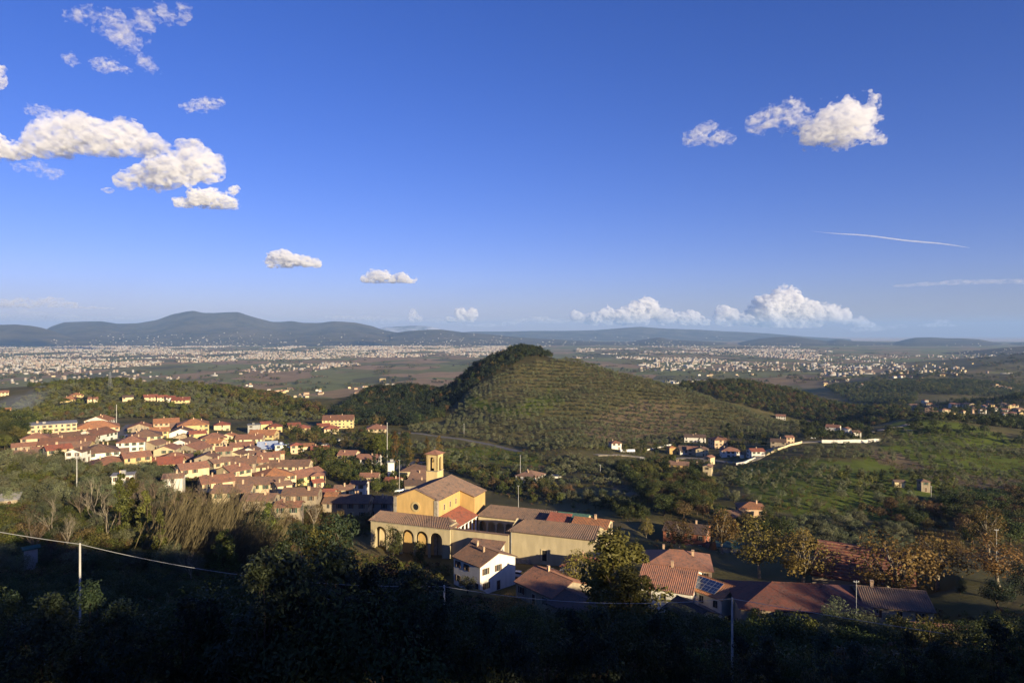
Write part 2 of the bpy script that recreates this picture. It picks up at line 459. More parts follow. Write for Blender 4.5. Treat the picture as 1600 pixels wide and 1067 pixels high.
# ------------------------------------------------------------------ building materials
def mat_wall(name, col, dirt=0.22):
    m, N, L = new_mat(name); b = principled(N, L, 0.9, 0.15)
    tc = N.new('ShaderNodeTexCoord'); oi = N.new('ShaderNodeObjectInfo')
    n1 = N.new('ShaderNodeTexNoise'); n1.inputs['Scale'].default_value = 0.5; n1.inputs['Detail'].default_value = 8
    ad = N.new('ShaderNodeVectorMath'); ad.operation = 'ADD'
    L.new(tc.outputs['Object'], ad.inputs[0]); L.new(oi.outputs['Location'], ad.inputs[1]); 
    mpp = N.new('ShaderNodeMapping'); mpp.inputs['Scale'].default_value = (1.6, 1.6, 0.45); L.new(ad.outputs[0], mpp.inputs[0]); L.new(mpp.outputs[0], n1.inputs['Vector'])
    r = ramp(N, [(0.25, tuple(c*(1-dirt) for c in col)), (0.5, tuple(c*0.92 for c in col)), (0.7, tuple(min(1, c*1.06) for c in col))])
    L.new(n1.outputs[0], r.inputs[0])
    hv = N.new('ShaderNodeHueSaturation')
    mr = N.new('ShaderNodeMapRange'); mr.inputs[3].default_value = 0.82; mr.inputs[4].default_value = 1.12
    L.new(oi.outputs['Random'], mr.inputs[0]); L.new(mr.outputs[0], hv.inputs['Value'])
    L.new(r.outputs[0], hv.inputs['Color']); L.new(hv.outputs[0], b.inputs['Base Color'])
    n2 = N.new('ShaderNodeTexNoise'); n2.inputs['Scale'].default_value = 6; n2.inputs['Detail'].default_value = 4
    L.new(tc.outputs['Object'], n2.inputs['Vector'])
    bp = N.new('ShaderNodeBump'); bp.inputs['Strength'].default_value = 0.35; bp.inputs['Distance'].default_value = 0.03
    L.new(n2.outputs[0], bp.inputs['Height']); L.new(bp.outputs[0], b.inputs['Normal'])
    return m
def mat_roof(name, col, rows=True, rough=0.85):
    """clay tiles: mottled colour tile by tile, fine courses in relief"""
    m, N, L = new_mat(name); b = principled(N, L, rough, 0.2)
    tc = N.new('ShaderNodeTexCoord'); oi = N.new('ShaderNodeObjectInfo')
    ad = N.new('ShaderNodeVectorMath'); ad.operation = 'ADD'
    L.new(tc.outputs['Object'], ad.inputs[0]); L.new(oi.outputs['Location'], ad.inputs[1])
    n1 = N.new('ShaderNodeTexNoise'); n1.inputs['Scale'].default_value = 0.45; n1.inputs['Detail'].default_value = 9; n1.inputs['Roughness'].default_value = 0.65
    L.new(ad.outputs[0], n1.inputs['Vector'])
    vo = N.new('ShaderNodeTexVoronoi'); vo.inputs['Scale'].default_value = 2.6
    L.new(ad.outputs[0], vo.inputs['Vector'])
    sp = N.new('ShaderNodeSeparateColor'); L.new(vo.outputs['Color'], sp.inputs[0])
    ma = N.new('ShaderNodeMath'); ma.operation = 'MULTIPLY_ADD'; ma.inputs[1].default_value = 0.35
    L.new(sp.outputs[0], ma.inputs[0])
    m2 = N.new('ShaderNodeMath'); m2.operation = 'SUBTRACT'; m2.inputs[1].default_value = 0.17
    L.new(n1.outputs[0], m2.inputs[0]); L.new(m2.outputs[0], ma.inputs[2])
    dk = (col[0]*0.5, col[1]*0.55, col[2]*0.62); gr = (col[0]*0.75+0.03, col[1]*0.8+0.03, col[2]*0.9+0.025)
    r = ramp(N, [(0.22, dk), (0.42, gr), (0.55, col), (0.75, tuple(min(1, c*1.25) for c in col))]); L.new(ma.outputs[0], r.inputs[0])
    hv = N.new('ShaderNodeHueSaturation')
    mr = N.new('ShaderNodeMapRange'); mr.inputs[3].default_value = 0.75; mr.inputs[4].default_value = 1.2
    L.new(oi.outputs['Random'], mr.inputs[0]); L.new(mr.outputs[0], hv.inputs['Value'])
    L.new(r.outputs[0], hv.inputs['Color']); L.new(hv.outputs[0], b.inputs['Base Color'])
    n2 = N.new('ShaderNodeTexNoise'); n2.inputs['Scale'].default_value = 4; n2.inputs['Detail'].default_value = 3
    L.new(tc.outputs['Object'], n2.inputs['Vector'])
    bp = N.new('ShaderNodeBump'); bp.inputs['Strength'].default_value = 0.7; bp.inputs['Distance'].default_value = 0.08
    L.new(n2.outputs[0], bp.inputs['Height']); L.new(bp.outputs[0], b.inputs['Normal'])
    return m
WALL = dict(c=mat_wall('plaster_cream', (0.62,0.50,0.30)), w=mat_wall('plaster_white', (0.72,0.67,0.57)), y=mat_wall('plaster_yellow', (0.60,0.45,0.21)),
            p=mat_wall('plaster_peach', (0.58,0.40,0.25)), t=mat_wall('stone_tan', (0.36,0.29,0.20), 0.4), g=mat_wall('render_grey', (0.33,0.32,0.29)),
            k=mat_wall('brick_red', (0.32,0.12,0.07)), o=mat_wall('plaster_ochre', (0.60,0.39,0.15)), b=mat_wall('church_buff', (0.50,0.41,0.25), 0.2))
ROOF = dict(r=mat_roof('tiles_terracotta', (0.27,0.125,0.075)), b=mat_roof('tiles_brown', (0.215,0.12,0.075)), o=mat_roof('tiles_orange', (0.36,0.155,0.07)),
            d=mat_roof('tiles_dark', (0.13,0.08,0.055)), R=mat_roof('tiles_red', (0.28,0.088,0.052)), g=mat_roof('roof_grey', (0.26,0.24,0.21)),
            m=mat_roof('roof_metal', (0.36,0.40,0.46), rough=0.5), n=mat_roof('roof_green', (0.055,0.12,0.085)), q=mat_roof('tiles_shaded_red', (0.155,0.06,0.042)), h=mat_roof('tiles_church', (0.20,0.125,0.085)))  # the hall's red is darkened to stand in for shade
M_glass, _N, _L = new_mat('window_glass'); _b = principled(_N, _L, 0.15, 0.5); _b.inputs['Base Color'].default_value = (0.02,0.022,0.025,1)
M_frame = mat_plain('window_frame', (0.45,0.40,0.32), 0.7)
M_shut = dict(n=mat_plain('shutter_brown', (0.10,0.055,0.03), 0.7), g=mat_plain('shutter_green', (0.03,0.07,0.045), 0.7))
M_stone = mat_plain('cut_stone', (0.30,0.26,0.20), 0.9, var=0.3, bump=0.4)
M_dark = mat_plain('opening_shade', (0.02,0.018,0.016), 0.9)  # near-black sheet standing in for the shade inside openings
M_metal = mat_plain('grey_metal', (0.35,0.36,0.37), 0.4, metallic=0.6)
M_white = mat_plain('white_paint', (0.78,0.76,0.72), 0.6, var=0.1)

FOOT = []                     # circles that trees keep out of
# ---- shared window meshes, 1 m wide and 1.5 m tall, facing -y
def win_mesh(sh):
    v = MB(); mats = []
    v.box(-0.58,-0.05,-0.06, 0.58,0.02,0.0); n0 = len(v.f)           # sill
    v.box(-0.58,-0.05,1.5, 0.58,0.02,1.6); v.box(-0.58,-0.05,0, -0.5,0.02,1.5); v.box(0.5,-0.05,0, 0.58,0.02,1.5); v.box(-0.03,-0.035,0, 0.03,0.0,1.5)
    n1 = len(v.f)
    v.add([(-0.5,-0.015,0),(0.5,-0.015,0),(0.5,-0.015,1.5),(-0.5,-0.015,1.5)], [(0,1,2,3)]); n2 = len(v.f)
    if sh:
        v.box(-1.08,-0.09,0, -0.585,-0.03,1.5); v.box(0.585,-0.09,0, 1.08,-0.03,1.5)
    me = v.mesh('window')
    me.materials.append(M_frame); me.materials.append(M_glass)
    if sh: me.materials.append(M_shut[sh])
    me.polygons.foreach_set('material_index', [0]*n1+[1]*(n2-n1)+[2]*(len(v.f)-n2))
    return me
WINM = {s: win_mesh(s) for s in ('', 'n', 'g')}
def _door():
    v = MB().box(-0.6,-0.05,0,-0.5,0.02,2.2).box(0.5,-0.05,0,0.6,0.02,2.2).box(-0.6,-0.05,2.2,0.6,0.02,2.32); n = len(v.f)
    v.box(-0.5,-0.03,0,0.5,0.0,2.2)
    me = v.mesh('door'); me.materials.append(M_frame); me.materials.append(M_shut['n'])
    me.polygons.foreach_set('material_index', [0]*n+[1]*(len(v.f)-n)); return me
DOORM = _door()
def _chim():
    v = MB().box(-0.35,-0.3,-1.2,0.35,0.3,1.1).box(-0.45,-0.4,1.1,0.45,0.4,1.2).box(-0.3,-0.25,1.2,-0.18,0.25,1.5).box(0.18,-0.25,1.2,0.3,0.25,1.5).box(-0.42,-0.36,1.5,0.42,0.36,1.6)
    return v.mesh('chimney', WALL['p'])
CHIM = _chim()

def slab(v, quad, th):
    """a roof slope: quad or triangle (list of Vectors) with thickness"""
    n = (quad[1]-quad[0]).cross(quad[2]-quad[0]).normalized()
    if n.z < 0: n = -n
    k = len(quad)
    v.add(quad + [q - n*th for q in quad], [tuple(range(k)), tuple(reversed(range(k, 2*k)))] + [(i, (i+1) % k, (i+1) % k + k, i+k) for i in range(k)])
def corr(v, quad, pitch, amp, th=0.12):
    """slope built of rows of barrel tiles that run from ridge to eave; quad = eave a, eave b, ridge b, ridge a"""
    a, b, c, d = quad
    n = (b-a).cross(d-a).normalized()
    if n.z < 0: n = -n
    m = max(2, int((b-a).length/pitch))
    V = []
    for i in range(2*m+1):
        t = i/(2*m); o = n*(amp if i % 2 else 0)
        V += [a.lerp(b, t)+o, d.lerp(c, t)+o]
    nb = len(V)
    F = [(2*i, 2*i+2, 2*i+3, 2*i+1) for i in range(2*m)]
    V += [a-n*th, b-n*th, c-n*th, d-n*th]
    F += [(nb+3, nb+2, nb+1, nb), (nb, nb+1, 2*(2*m), 0), (nb+2, nb+3, 1, 2*(2*m)+1), (nb+3, nb, 0, 1), (nb+1, nb+2, 2*(2*m)+1, 2*(2*m))]
    # front edge under the tiles
    v.add(V, F)

def house(name, label, cat, x, y, z, yaw, Lx, Dy, E, typ='g', wall='c', roof='r', pitch=18, group=None, wins=None, shut='n', chim=1, near=False, seed=0, deep=4.0, over=0.45, gable_wall=None, door=True):
    """x, y, z: centre of the floor; ridge along local x"""
    rg = random.Random(seed*7919+13)
    t = empty(name, (x, y, z), yaw); tag(t, label, cat, group)
    hx, hy = Lx/2, Dy/2
    tp = math.tan(R(pitch))
    FOOT.append((x, y, math.hypot(hx, hy)*0.9+0.8))
    w = MB()
    hr = tp*hy*(2 if typ == 's' else 1)
    if typ == 'g':
        w.add([(-hx,-hy,-deep),(hx,-hy,-deep),(hx,hy,-deep),(-hx,hy,-deep),(-hx,-hy,E),(hx,-hy,E),(hx,hy,E),(-hx,hy,E),(-hx,0,E+hr),(hx,0,E+hr)],
              [(0,1,5,4),(2,3,7,6),(1,2,6,9,5),(3,0,4,8,7)])
    elif typ == 's':
        w.add([(-hx,-hy,-deep),(hx,-hy,-deep),(hx,hy,-deep),(-hx,hy,-deep),(-hx,-hy,E),(hx,-hy,E),(hx,hy,E+hr),(-hx,hy,E+hr)],
              [(0,1,5,4),(2,3,7,6),(1,2,6,5),(3,0,4,7)])
    else:
        w.add([(-hx,-hy,-deep),(hx,-hy,-deep),(hx,hy,-deep),(-hx,hy,-deep),(-hx,-hy,E),(hx,-hy,E),(hx,hy,E),(-hx,hy,E)],
              [(0,1,5,4),(1,2,6,5),(2,3,7,6),(3,0,4,7)])
    w.build('wall', WALL[wall], t)
    r = MB(); o = over; g = 0.03
    V = Vector
    ze = E - o*tp + g
    def slope(q):
        if near: corr(r, q, 0.42, 0.09)
        else: slab(r, q, 0.2)
    if typ == 'g':
        zr = E+hr+g
        slope([V((-hx-o,-hy-o,ze)), V((hx+o,-hy-o,ze)), V((hx+o,0,zr)), V((-hx-o,0,zr))])
        slope([V((hx+o,hy+o,ze)), V((-hx-o,hy+o,ze)), V((-hx-o,0,zr)), V((hx+o,0,zr))])
        ridge = (-hx-o, hx+o)
    elif typ == 's':
        slope([V((-hx-o,-hy-o,ze)), V((hx+o,-hy-o,ze)), V((hx+o,hy+o*0.4,E+hr+o*0.4*tp+g)), V((-hx-o,hy+o*0.4,E+hr+o*0.4*tp+g))])
        ridge = None
    elif typ == 'h':
        zr = E+tp*min(hx, hy)+g; q = max(0.0, hx-hy); hq = min(hx, hy)
        A, B, C, D = V((-hx-o,-hy-o,ze)), V((hx+o,-hy-o,ze)), V((hx+o,hy+o,ze)), V((-hx-o,hy+o,ze))
        q2 = max(0.0, hy-hx)
        P, Q = (V((-q,0,zr)), V((q,0,zr))) if q >= 0.01 else (V((0,-q2,zr)), V((0,q2,zr)))
        if q >= 0.01:
            slope_l = [[A,B,Q,P],[C,D,P,Q]]
            tris = [[B,C,Q],[D,A,P]]
        else:
            slope_l = [[B,C,Q,P],[D,A,P,Q]]
            tris = [[A,B,P],[C,D,Q]]
        for s_ in slope_l:
            if (s_[2]-s_[3]).length < 0.05: slab(r, s_[:3], 0.2)
            else: slab(r, s_, 0.2)
        for s_ in tris: slab(r, s_, 0.2)
        ridge = (-q, q) if q > 0.5 else None
    else:
        r.box(-hx-o,-hy-o,E+0.002,hx+o,hy+o,E+0.28); ridge = None
        r.box(-hx*0.3,-hy*0.3,E+0.28,-hx*0.3+1.8,-hy*0.3+1.5,E+1.6)
    ro = r.build('roof', ROOF[roof], t)
    if ridge and near:
        zr = E+(hr if typ == 'g' else tp*min(hx, hy))+g
        MB().tube([V((ridge[0],0,zr+0.03)), V((ridge[1],0,zr+0.03))], 0.13, 6).build('ridge_cap', ROOF[roof], ro)
    # windows on the walls that can be seen from the view point
    cr, sr = math.cos(yaw), math.sin(yaw)
    storeys = max(1, int(round(E/3.0)))
    if wins is None: wins = True
    if wins:
        for (nx, ny, half, dist) in ((0,-1,hx,hy),(1,0,hy,hx),(0,1,hx,hy),(-1,0,hy,hx)):
            wx, wy = nx*cr-ny*sr, nx*sr+ny*cr
            if -(wx*x+wy*y) < 0.05*math.hypot(x, y): continue
            n = int(2*half/3.3)
            if n < 1: n = 1
            for s_ in range(storeys):
                for i in range(n):
                    if rg.random() < 0.14: continue
                    u = (i+0.5)/n*2*half-half+rg.uniform(-0.15, 0.15)
                    zz = s_*(E/storeys)+E/storeys*0.32
                    isd = door and s_ == 0 and i == n//2
                    ob = link('door' if isd else 'window', DOORM if isd else WINM[shut if rg.random() < 0.75 else ''], t)
                    px_, py_ = nx*(dist+0.012)-ny*u, ny*(dist+0.012)+nx*u
                    ob.location = (px_, py_, 0.02 if isd else zz)
                    ob.rotation_euler = (0, 0, math.atan2(ny, nx)+math.pi/2)
    for i in range(chim):
        c = link('chimney', CHIM, ro)
        cx = rg.uniform(-0.6, 0.6)*hx; cy = rg.uniform(-0.5, 0.5)*hy
        zz = E+(hr-abs(cy)*tp if typ == 'g' else (tp*hy*1.0 if typ == 's' else (tp*min(hx,hy)*0.5 if typ == 'h' else 0.3)))
        if typ == 's': zz = E+(cy+hy)*tp
        if typ == 'h': zz = E+tp*max(0, min(hx-abs(cx), hy-abs(cy)))
        c.location = (cx, cy, zz+0.1); c.scale = (0.8, 0.8, 0.8); c.rotation_euler = (0, 0, rg.choice((0, math.pi/2)))
    return t

def put_house(px, py, w, ratio, yaw, floors, typ, wall, roof, label, name='house', cat='house', group=None, Y=None, fl_h=2.75, **kw):
    """a house whose ridge shows at px, py and whose width shows as w pixels"""
    E = floors*fl_h
    h = E+1.5
    if Y is None: X, Y = ground_at(px, py, h, 100)
    X = (px-800)/FPX*Y
    wm = w*Y/FPX
    a = R(yaw)
    if abs(yaw) > 45 and abs(yaw) < 135:
        Dy = wm/(abs(math.sin(a))+ratio*abs(math.cos(a))); Lx = Dy*ratio
    else:
        Lx = wm/(abs(math.cos(a))+ratio*abs(math.sin(a))); Dy = Lx*ratio
    zr = ZC-(py-HOR)/FPX*Y
    pit = kw.pop('pitch', 18)
    rise = math.tan(R(pit))*(Dy/2 if typ == 'g' else min(Lx, Dy)/2 if typ == 'h' else Dy if typ == 's' else 0)
    zb = zr-rise-E
    return house(name, label, cat, X, Y, zb, a+math.atan2(-X, Y), Lx, Dy, E, typ, wall, roof, pitch=pit, group=group, **kw)

# ------------------------------------------------------------------ the church and its cloister
CYAW = R(-21.0)
C0 = Vector((-28.7, 203.5, 0))
CZ = 207.3
def cw(u, v, z=0.0):                       # church frame to world
    return Vector((C0.x+u*math.cos(CYAW)-v*math.sin(CYAW), C0.y+u*math.sin(CYAW)+v*math.cos(CYAW), CZ+z))
def cempty(name, u, v, z=0.0):
    return empty(name, cw(u, v, z), CYAW)
def csub(me_b, name, mat, parent, smooth=False): return me_b.build(name, mat, parent, smooth)

def arcade(v, x0, x1, n, y, th, H, z0=-2.0, pier=0.55, spring=None, seg=10):
    """wall with n open round arches from x0 to x1 in the plane y (front) .. y+th"""
    bay = (x1-x0)/n
    r = (bay-pier)/2
    zs = spring if spring is not None else H-1.0-r
    for i in range(n):
        a = x0+i*bay
        cx = a+bay/2
        prof = [(cx-r*math.cos(math.pi*k/seg), zs+r*math.sin(math.pi*k/seg)) for k in range(seg+1)]
        for yy, flip in ((y, False), (y+th, True)):
            # left pier, right pier, spandrels
            F = []
            V = []
            def q(*p):
                n0 = len(V); V.extend(p); F.append(tuple(range(n0, n0+len(p))) if not flip else tuple(reversed(range(n0, n0+len(p)))))
            q((a,yy,z0),(cx-r,yy,z0),(cx-r,yy,zs),(a,yy,zs))
            q((cx+r,yy,z0),(a+bay,yy,z0),(a+bay,yy,zs),(cx+r,yy,zs))
            q((a,yy,zs),(cx-r,yy,zs),(cx-r,yy,H),(a,yy,H))
            q((cx+r,yy,zs),(a+bay,yy,zs),(a+bay,yy,H),(cx+r,yy,H))
            for k in range(seg):
                (xa, za), (xb, zb) = prof[k], prof[k+1]
                q((xa,yy,za),(xb,yy,zb),(xb,yy,H),(xa,yy,H))
            v.add(V, F)
        # reveals
        R_ = [(cx-r, z0)]+prof+[(cx+r, z0)]
        V, F = [], []
        for (xa, za) in R_: V += [(xa,y,za),(xa,y+th,za)]
        for k in range(len(R_)-1): F.append((2*k, 2*k+1, 2*k+3, 2*k+2))
        v.add(V, F)
    v.add([(x0,y,z0),(x0,y+th,z0),(x0,y+th,H),(x0,y,H)], [(0,1,2,3)])
    v.add([(x1,y,z0),(x1,y+th,z0),(x1,y+th,H),(x1,y,H)], [(3,2,1,0)])
    v.add([(x0,y,H),(x1,y,H),(x1,y+th,H),(x0,y+th,H)], [(0,1,2,3)])
V_ = Vector
FOOT += [(cw(u, v).x, cw(u, v).y, 10) for u in (-10,-2,6,14,22,30,38,46,54) for v in (-4,4,12,20)]
def disc(v, cx, y, cz, r0, r1, y1, n=28):
    """ring facing -y between radii r0 and r1, standing from y1 out to y"""
    b = len(v.v)
    for k in range(n):
        a = 2*math.pi*k/n; c, s = math.cos(a), math.sin(a)
        v.v += [(cx+r1*c, y1, cz+r1*s), (cx+r1*c, y, cz+r1*s), (cx+r0*c, y, cz+r0*s), (cx+r0*c, y1+0.02, cz+r0*s)]
    for k in range(n):
        i, j = b+4*k, b+4*((k+1) % n)
        v.f += [(i, j, j+1, i+1), (i+1, j+1, j+2, i+2), (i+2, j+2, j+3, i+3)]

ch = cempty('church', 0, 0); tag(ch, 'ochre church with gabled front, round window and five arched porch', 'church')
EA, HW, RISE = 13.4, 7.2, 2.3
# nave body, then the wider chapel block at its far end
nv = MB()
nv.add([(-HW,0,-3),(HW,0,-3),(HW,24,-3),(-HW,24,-3),(-HW,0,EA),(HW,0,EA),(HW,24,EA),(-HW,24,EA),(0,0,EA+RISE),(0,24,EA+RISE)],
       [(0,1,5,8,4),(1,2,6,5),(2,3,7,9,6),(3,0,4,7)])
csub(nv, 'nave_wall', WALL['o'], ch)
chap = MB()
CE = 11.7
chap.add([(7.21,15.5,-3),(12.2,15.5,-3),(12.2,24,-3),(7.21,24,-3),(7.21,15.5,EA-0.03),(12.2,15.5,CE),(12.2,24,CE),(7.21,24,EA-0.03)], [(0,1,5,4),(1,2,6,5),(2,3,7,6)])
csub(chap, 'chapel_wall', WALL['o'], ch)
rf = MB(); tp = RISE/HW; ov = 0.5
corr(rf, [V_((HW+ov,0.6,EA-ov*tp+0.03)), V_((HW+ov,15.0,EA-ov*tp+0.03)), V_((0,15.0,EA+RISE+0.03)), V_((0,0.6,EA+RISE+0.03))], 0.62, 0.17)
corr(rf, [V_((12.2+ov,15.0,CE-ov*tp+0.04)), V_((12.2+ov,24.4,CE-ov*tp+0.04)), V_((0,24.4,EA+RISE+0.03)), V_((0,15.0,EA+RISE+0.03))], 0.62, 0.17)
corr(rf, [V_((-HW-ov,24.4,EA-ov*tp+0.03)), V_((-HW-ov,0.6,EA-ov*tp+0.03)), V_((0,0.6,EA+RISE+0.03)), V_((0,24.4,EA+RISE+0.03))], 0.62, 0.17)
rfo = csub(rf, 'roof', ROOF['h'], ch)
csub(MB().tube([V_((0,0.6,EA+RISE+0.08)), V_((0,24.4,EA+RISE+0.08))], 0.16, 6), 'ridge_cap', ROOF['h'], rfo)
# gabled front rises a little above the roof, with coping and stone corner pilasters
fr = MB()
fr.add([(-HW+0.9,-0.25,-3),(HW-0.9,-0.25,-3),(HW-0.9,-0.25,EA+0.25),(0,-0.25,EA+RISE+0.45),(-HW+0.9,-0.25,EA+0.25),
        (-HW+0.9,0.55,-3),(HW-0.9,0.55,-3),(HW-0.9,0.55,EA+0.25),(0,0.55,EA+RISE+0.45),(-HW+0.9,0.55,EA+0.25)],
       [(0,1,2,3,4),(9,8,7,6,5),(2,7,8,3),(3,8,9,4),(1,6,7,2),(4,9,5,0)])
fco = csub(fr, 'front_wall', WALL['o'], ch)
co = MB()
for s in (-1, 1):
    P = [V_((s*(HW+0.35), -0.42, EA-0.02)), V_((s*(HW+0.35), 0.7, EA-0.02)), V_((0, 0.7, EA+RISE+0.48)), V_((0, -0.42, EA+RISE+0.48))]
    slab(co, [p+V_((0,0,0.16)) for p in P], 0.2)
csub(co, 'coping', ROOF['h'], fco)
for s in (-1, 1):
    csub(MB().box(min(s*(HW-0.9), s*(HW+0.15)), -0.4, -3, max(s*(HW-0.9), s*(HW+0.15)), 0.6, EA+0.0), 'corner_pilaster', M_stone, ch)
rw = MB(); disc(rw, 0.2, -0.42, 11.0, 0.95, 1.5, -0.24); csub(rw, 'round_window', WALL['y'], ch).data.name = 'round_window'
rwp = MB(); n = 24
rwp.add([(0.2+0.97*math.cos(2*math.pi*k/n), -0.27, 11.0+0.97*math.sin(2*math.pi*k/n)) for k in range(n)], [tuple(range(n))])
csub(rwp, 'pane', M_glass, [o for o in ch.children if o.name.startswith('round_window')][0])
for vy in (4.5, 8.5, 12.5):
    o = link('side_window', WINM[''], ch); o.location = (HW+0.02, vy, 9.6); o.rotation_euler = (0,0,R(90)); o.scale = (0.7,1,1.1)
# porch
PX0, PX1, PF, PH = -12.6, 13.6, -4.6, 7.0
po = MB(); arcade(po, PX0+1.0, PX1-2.2, 5, PF, 0.7, PH, pier=0.6, spring=3.35)
po.box(PX0, PF-0.02, -3, PX0+1.0, PF+0.72, PH+0.0); po.box(PX1-2.2, PF-0.02, -3, PX1, PF+0.72, PH+0.0)
csub(po, 'porch_arcade', WALL['b'], ch)
for a_, b_ in ((PX1-0.6, PX1-0.02), (PX0+0.02, PX0+0.6)):
    csub(MB().box(a_, PF+0.72, -3, b_, 0, PH+0.8), 'porch_side_wall', WALL['b'], ch)
dk = MB(); dk.add([(PX1+0.01,-2.9,-2),(PX1+0.01,-1.5,-2),(PX1+0.01,-1.5,3.2),(PX1+0.01,-1.85,3.8),(PX1+0.01,-2.55,3.8),(PX1+0.01,-2.9,3.2)], [(0,1,2,3,4,5)])
csub(dk, 'side_arch', M_dark, ch)  # flat dark panel on a solid wall, painted as a shaded opening
for a_, b_ in ((PX0+0.6, -HW), (HW, PX1-0.6)): csub(MB().box(a_, 0.0, -3, b_, 0.5, PH+1.2), 'porch_back_wall', WALL['c'], ch)
pr = MB()
corr(pr, [V_((PX0-0.6,PF-0.6,PH+0.0)), V_((PX1+0.6,PF-0.6,PH+0.0)), V_((PX1-3.2,-0.3,PH+1.75)), V_((PX0+0.5,-0.3,PH+1.75))], 0.62, 0.17)
corr(pr, [V_((PX1+0.6,PF-0.6,PH+0.0)), V_((PX1+0.6,0.6,PH+0.0)), V_((PX1-3.2,0.6,PH+1.75)), V_((PX1-3.2,-0.3,PH+1.75))], 0.62, 0.17)
csub(pr, 'porch_roof', ROOF['h'], ch)
csub(MB().box(PX0-0.1,PF-0.25,PH-0.45,PX1+0.1,PF-0.02,PH-0.2), 'cornice', M_stone, ch)
for i in range(5):                           # thin stone capitals where the arches spring
    pass
for i in range(3):
    d = link('door', DOORM, ch); d.location = ((i-1)*4.6, -0.27, 0.0); d.scale = (1.6 if i == 1 else 1.1, 1, 1.5 if i == 1 else 1.1)

# cloister: side range with red lean-to roof, far range with an arcade, court wall and the long wing
cl = cempty('cloister_side_range', 10, 6); tag(cl, 'low red lean-to roof on white columns along the side of the ochre church', 'cloister')
def rel(b, du, dv):                          # shift a shape collected in church coordinates into a thing's own frame
    b.v = [(p[0]-du, p[1]-dv, p[2]) for p in b.v]; return b
q = MB(); corr(q, [V_((13.6,-0.2,5.9)), V_((13.6,15.3,5.9)), V_((7.4,15.3,8.3)), V_((7.4,-0.2,8.3))], 0.62, 0.17)
rel(q, 10, 6).build('roof', ROOF['R'], cl)
for k in range(6):
    q = MB().tube([V_((13.1, 0.9+k*2.7, -2)), V_((13.1, 0.9+k*2.7, 5.4))], [0.3, 0.24], 10); q.box(12.75, 0.55+k*2.7, 5.4, 13.45, 1.25+k*2.7, 5.75)
    rel(q, 10, 6).build('column', M_white, cl)
rel(MB().box(12.8, 0.2, 5.45, 13.4, 15.2, 5.85), 10, 6).build('beam', WALL['w'], cl)

fa = cempty('cloister_far_range', 25, 19); tag(fa, 'long brown roofed cloister range with arches facing the dark court', 'cloister')
q = MB(); arcade(q, 13.6, 37.0, 8, 15.4, 0.5, 5.7, pier=0.5, spring=3.0); rel(q, 25, 19).build('arcade', WALL['c'], fa)
q = MB().box(13.6, 18.6, -3, 37.0, 19.0, 6.5); q.box(36.6, 15.9, -3, 37.0, 24.0, 6.0).box(13.6, 23.7, -3, 37, 24.0, 6.0); rel(q, 25, 19).build('wall', WALL['c'], fa)
q = MB()
corr(q, [V_((13.0,14.8,5.75)), V_((37.6,14.8,5.75)), V_((37.6,20.6,8.1)), V_((15.4,20.6,8.1))], 0.62, 0.17)
corr(q, [V_((37.6,25.2,6.2)), V_((15.4,25.2,6.2)), V_((15.4,20.6,8.1)), V_((37.6,20.6,8.1))], 0.62, 0.17)
rel(q, 25, 19).build('roof', ROOF['h'], fa)

ww = cempty('convent_wing', 43, 3); tag(ww, 'long buff convent wing with ribbed brown roof and one small dark doorway', 'building')
q = MB(); WX0, WX1, WY0, WY1, WE = 31.2, 55.0, -2.6, 8.4, 7.9
q.add([(WX0,WY0,-4),(WX1,WY0,-4),(WX1,WY1,-4),(WX0,WY1,-4),(WX0,WY0,WE),(WX1,WY0,WE),(WX1,WY1,WE),(WX0,WY1,WE),(WX0,2.9,WE+2.0),(WX1,2.9,WE+2.0)], [(0,1,5,4),(2,3,7,6),(1,2,6,9,5),(3,0,4,8,7)])
rel(q, 43, 3).build('wall', WALL['b'], ww)
q = MB()
corr(q, [V_((WX0-0.9,WY0-0.6,WE-0.2)), V_((WX1+0.5,WY0-0.6,WE-0.2)), V_((WX1+0.5,2.9,WE+2.04)), V_((WX0+2.5,2.9,WE+2.04))], 0.62, 0.18)
corr(q, [V_((WX1+0.5,WY1+0.6,WE-0.2)), V_((WX0-0.9,WY1+0.6,WE-0.2)), V_((WX0+2.5,2.9,WE+2.04)), V_((WX1+0.5,2.9,WE+2.04))], 0.62, 0.18)
corr(q, [V_((WX0-0.9,WY1+0.6,WE-0.2)), V_((WX0-0.9,WY0-0.6,WE-0.2)), V_((WX0+2.5,2.9,WE+2.04)), V_((WX0+2.45,2.92,WE+2.04))], 0.42, 0.02)
wr = rel(q, 43, 3).build('roof', ROOF['h'], ww)
q = MB().box(40.6,WY0-0.08,0.6,41.9,WY0-0.01,3.4); rel(q, 43, 3).build('doorway', M_dark, ww)  # dark panel painted as the doorway's shaded depth
q = MB().box(40.3,WY0-0.14,0.6,40.58,WY0-0.0,3.5).box(41.92,WY0-0.14,0.6,42.2,WY0-0.0,3.5).box(40.3,WY0-0.14,3.42,42.2,WY0-0.0,3.7); rel(q, 43, 3).build('door_frame', WALL['c'], ww)
q = MB().tube([V_((31.5,WY0-0.12,WE-0.3)), V_((31.5,WY0-0.12,-1))], 0.09, 6); rel(q, 43, 3).build('drainpipe', M_metal, ww)
for k in range(3):
    o = link('window', WINM['n'], ww); o.location = (WX1-43+0.03, -3+k*3.0, 3.6+0.6*(k % 2)); o.rotation_euler = (0,0,R(90))
cwl = cempty('court_wall', 22, -3.5); tag(cwl, 'long plain buff wall closing the cloister court between porch and wing', 'wall')
q = MB().box(13.7,-3.7,-4,31.15,-3.2,6.7); rel(q, 22, -3.5).build('wall', WALL['b'], cwl)
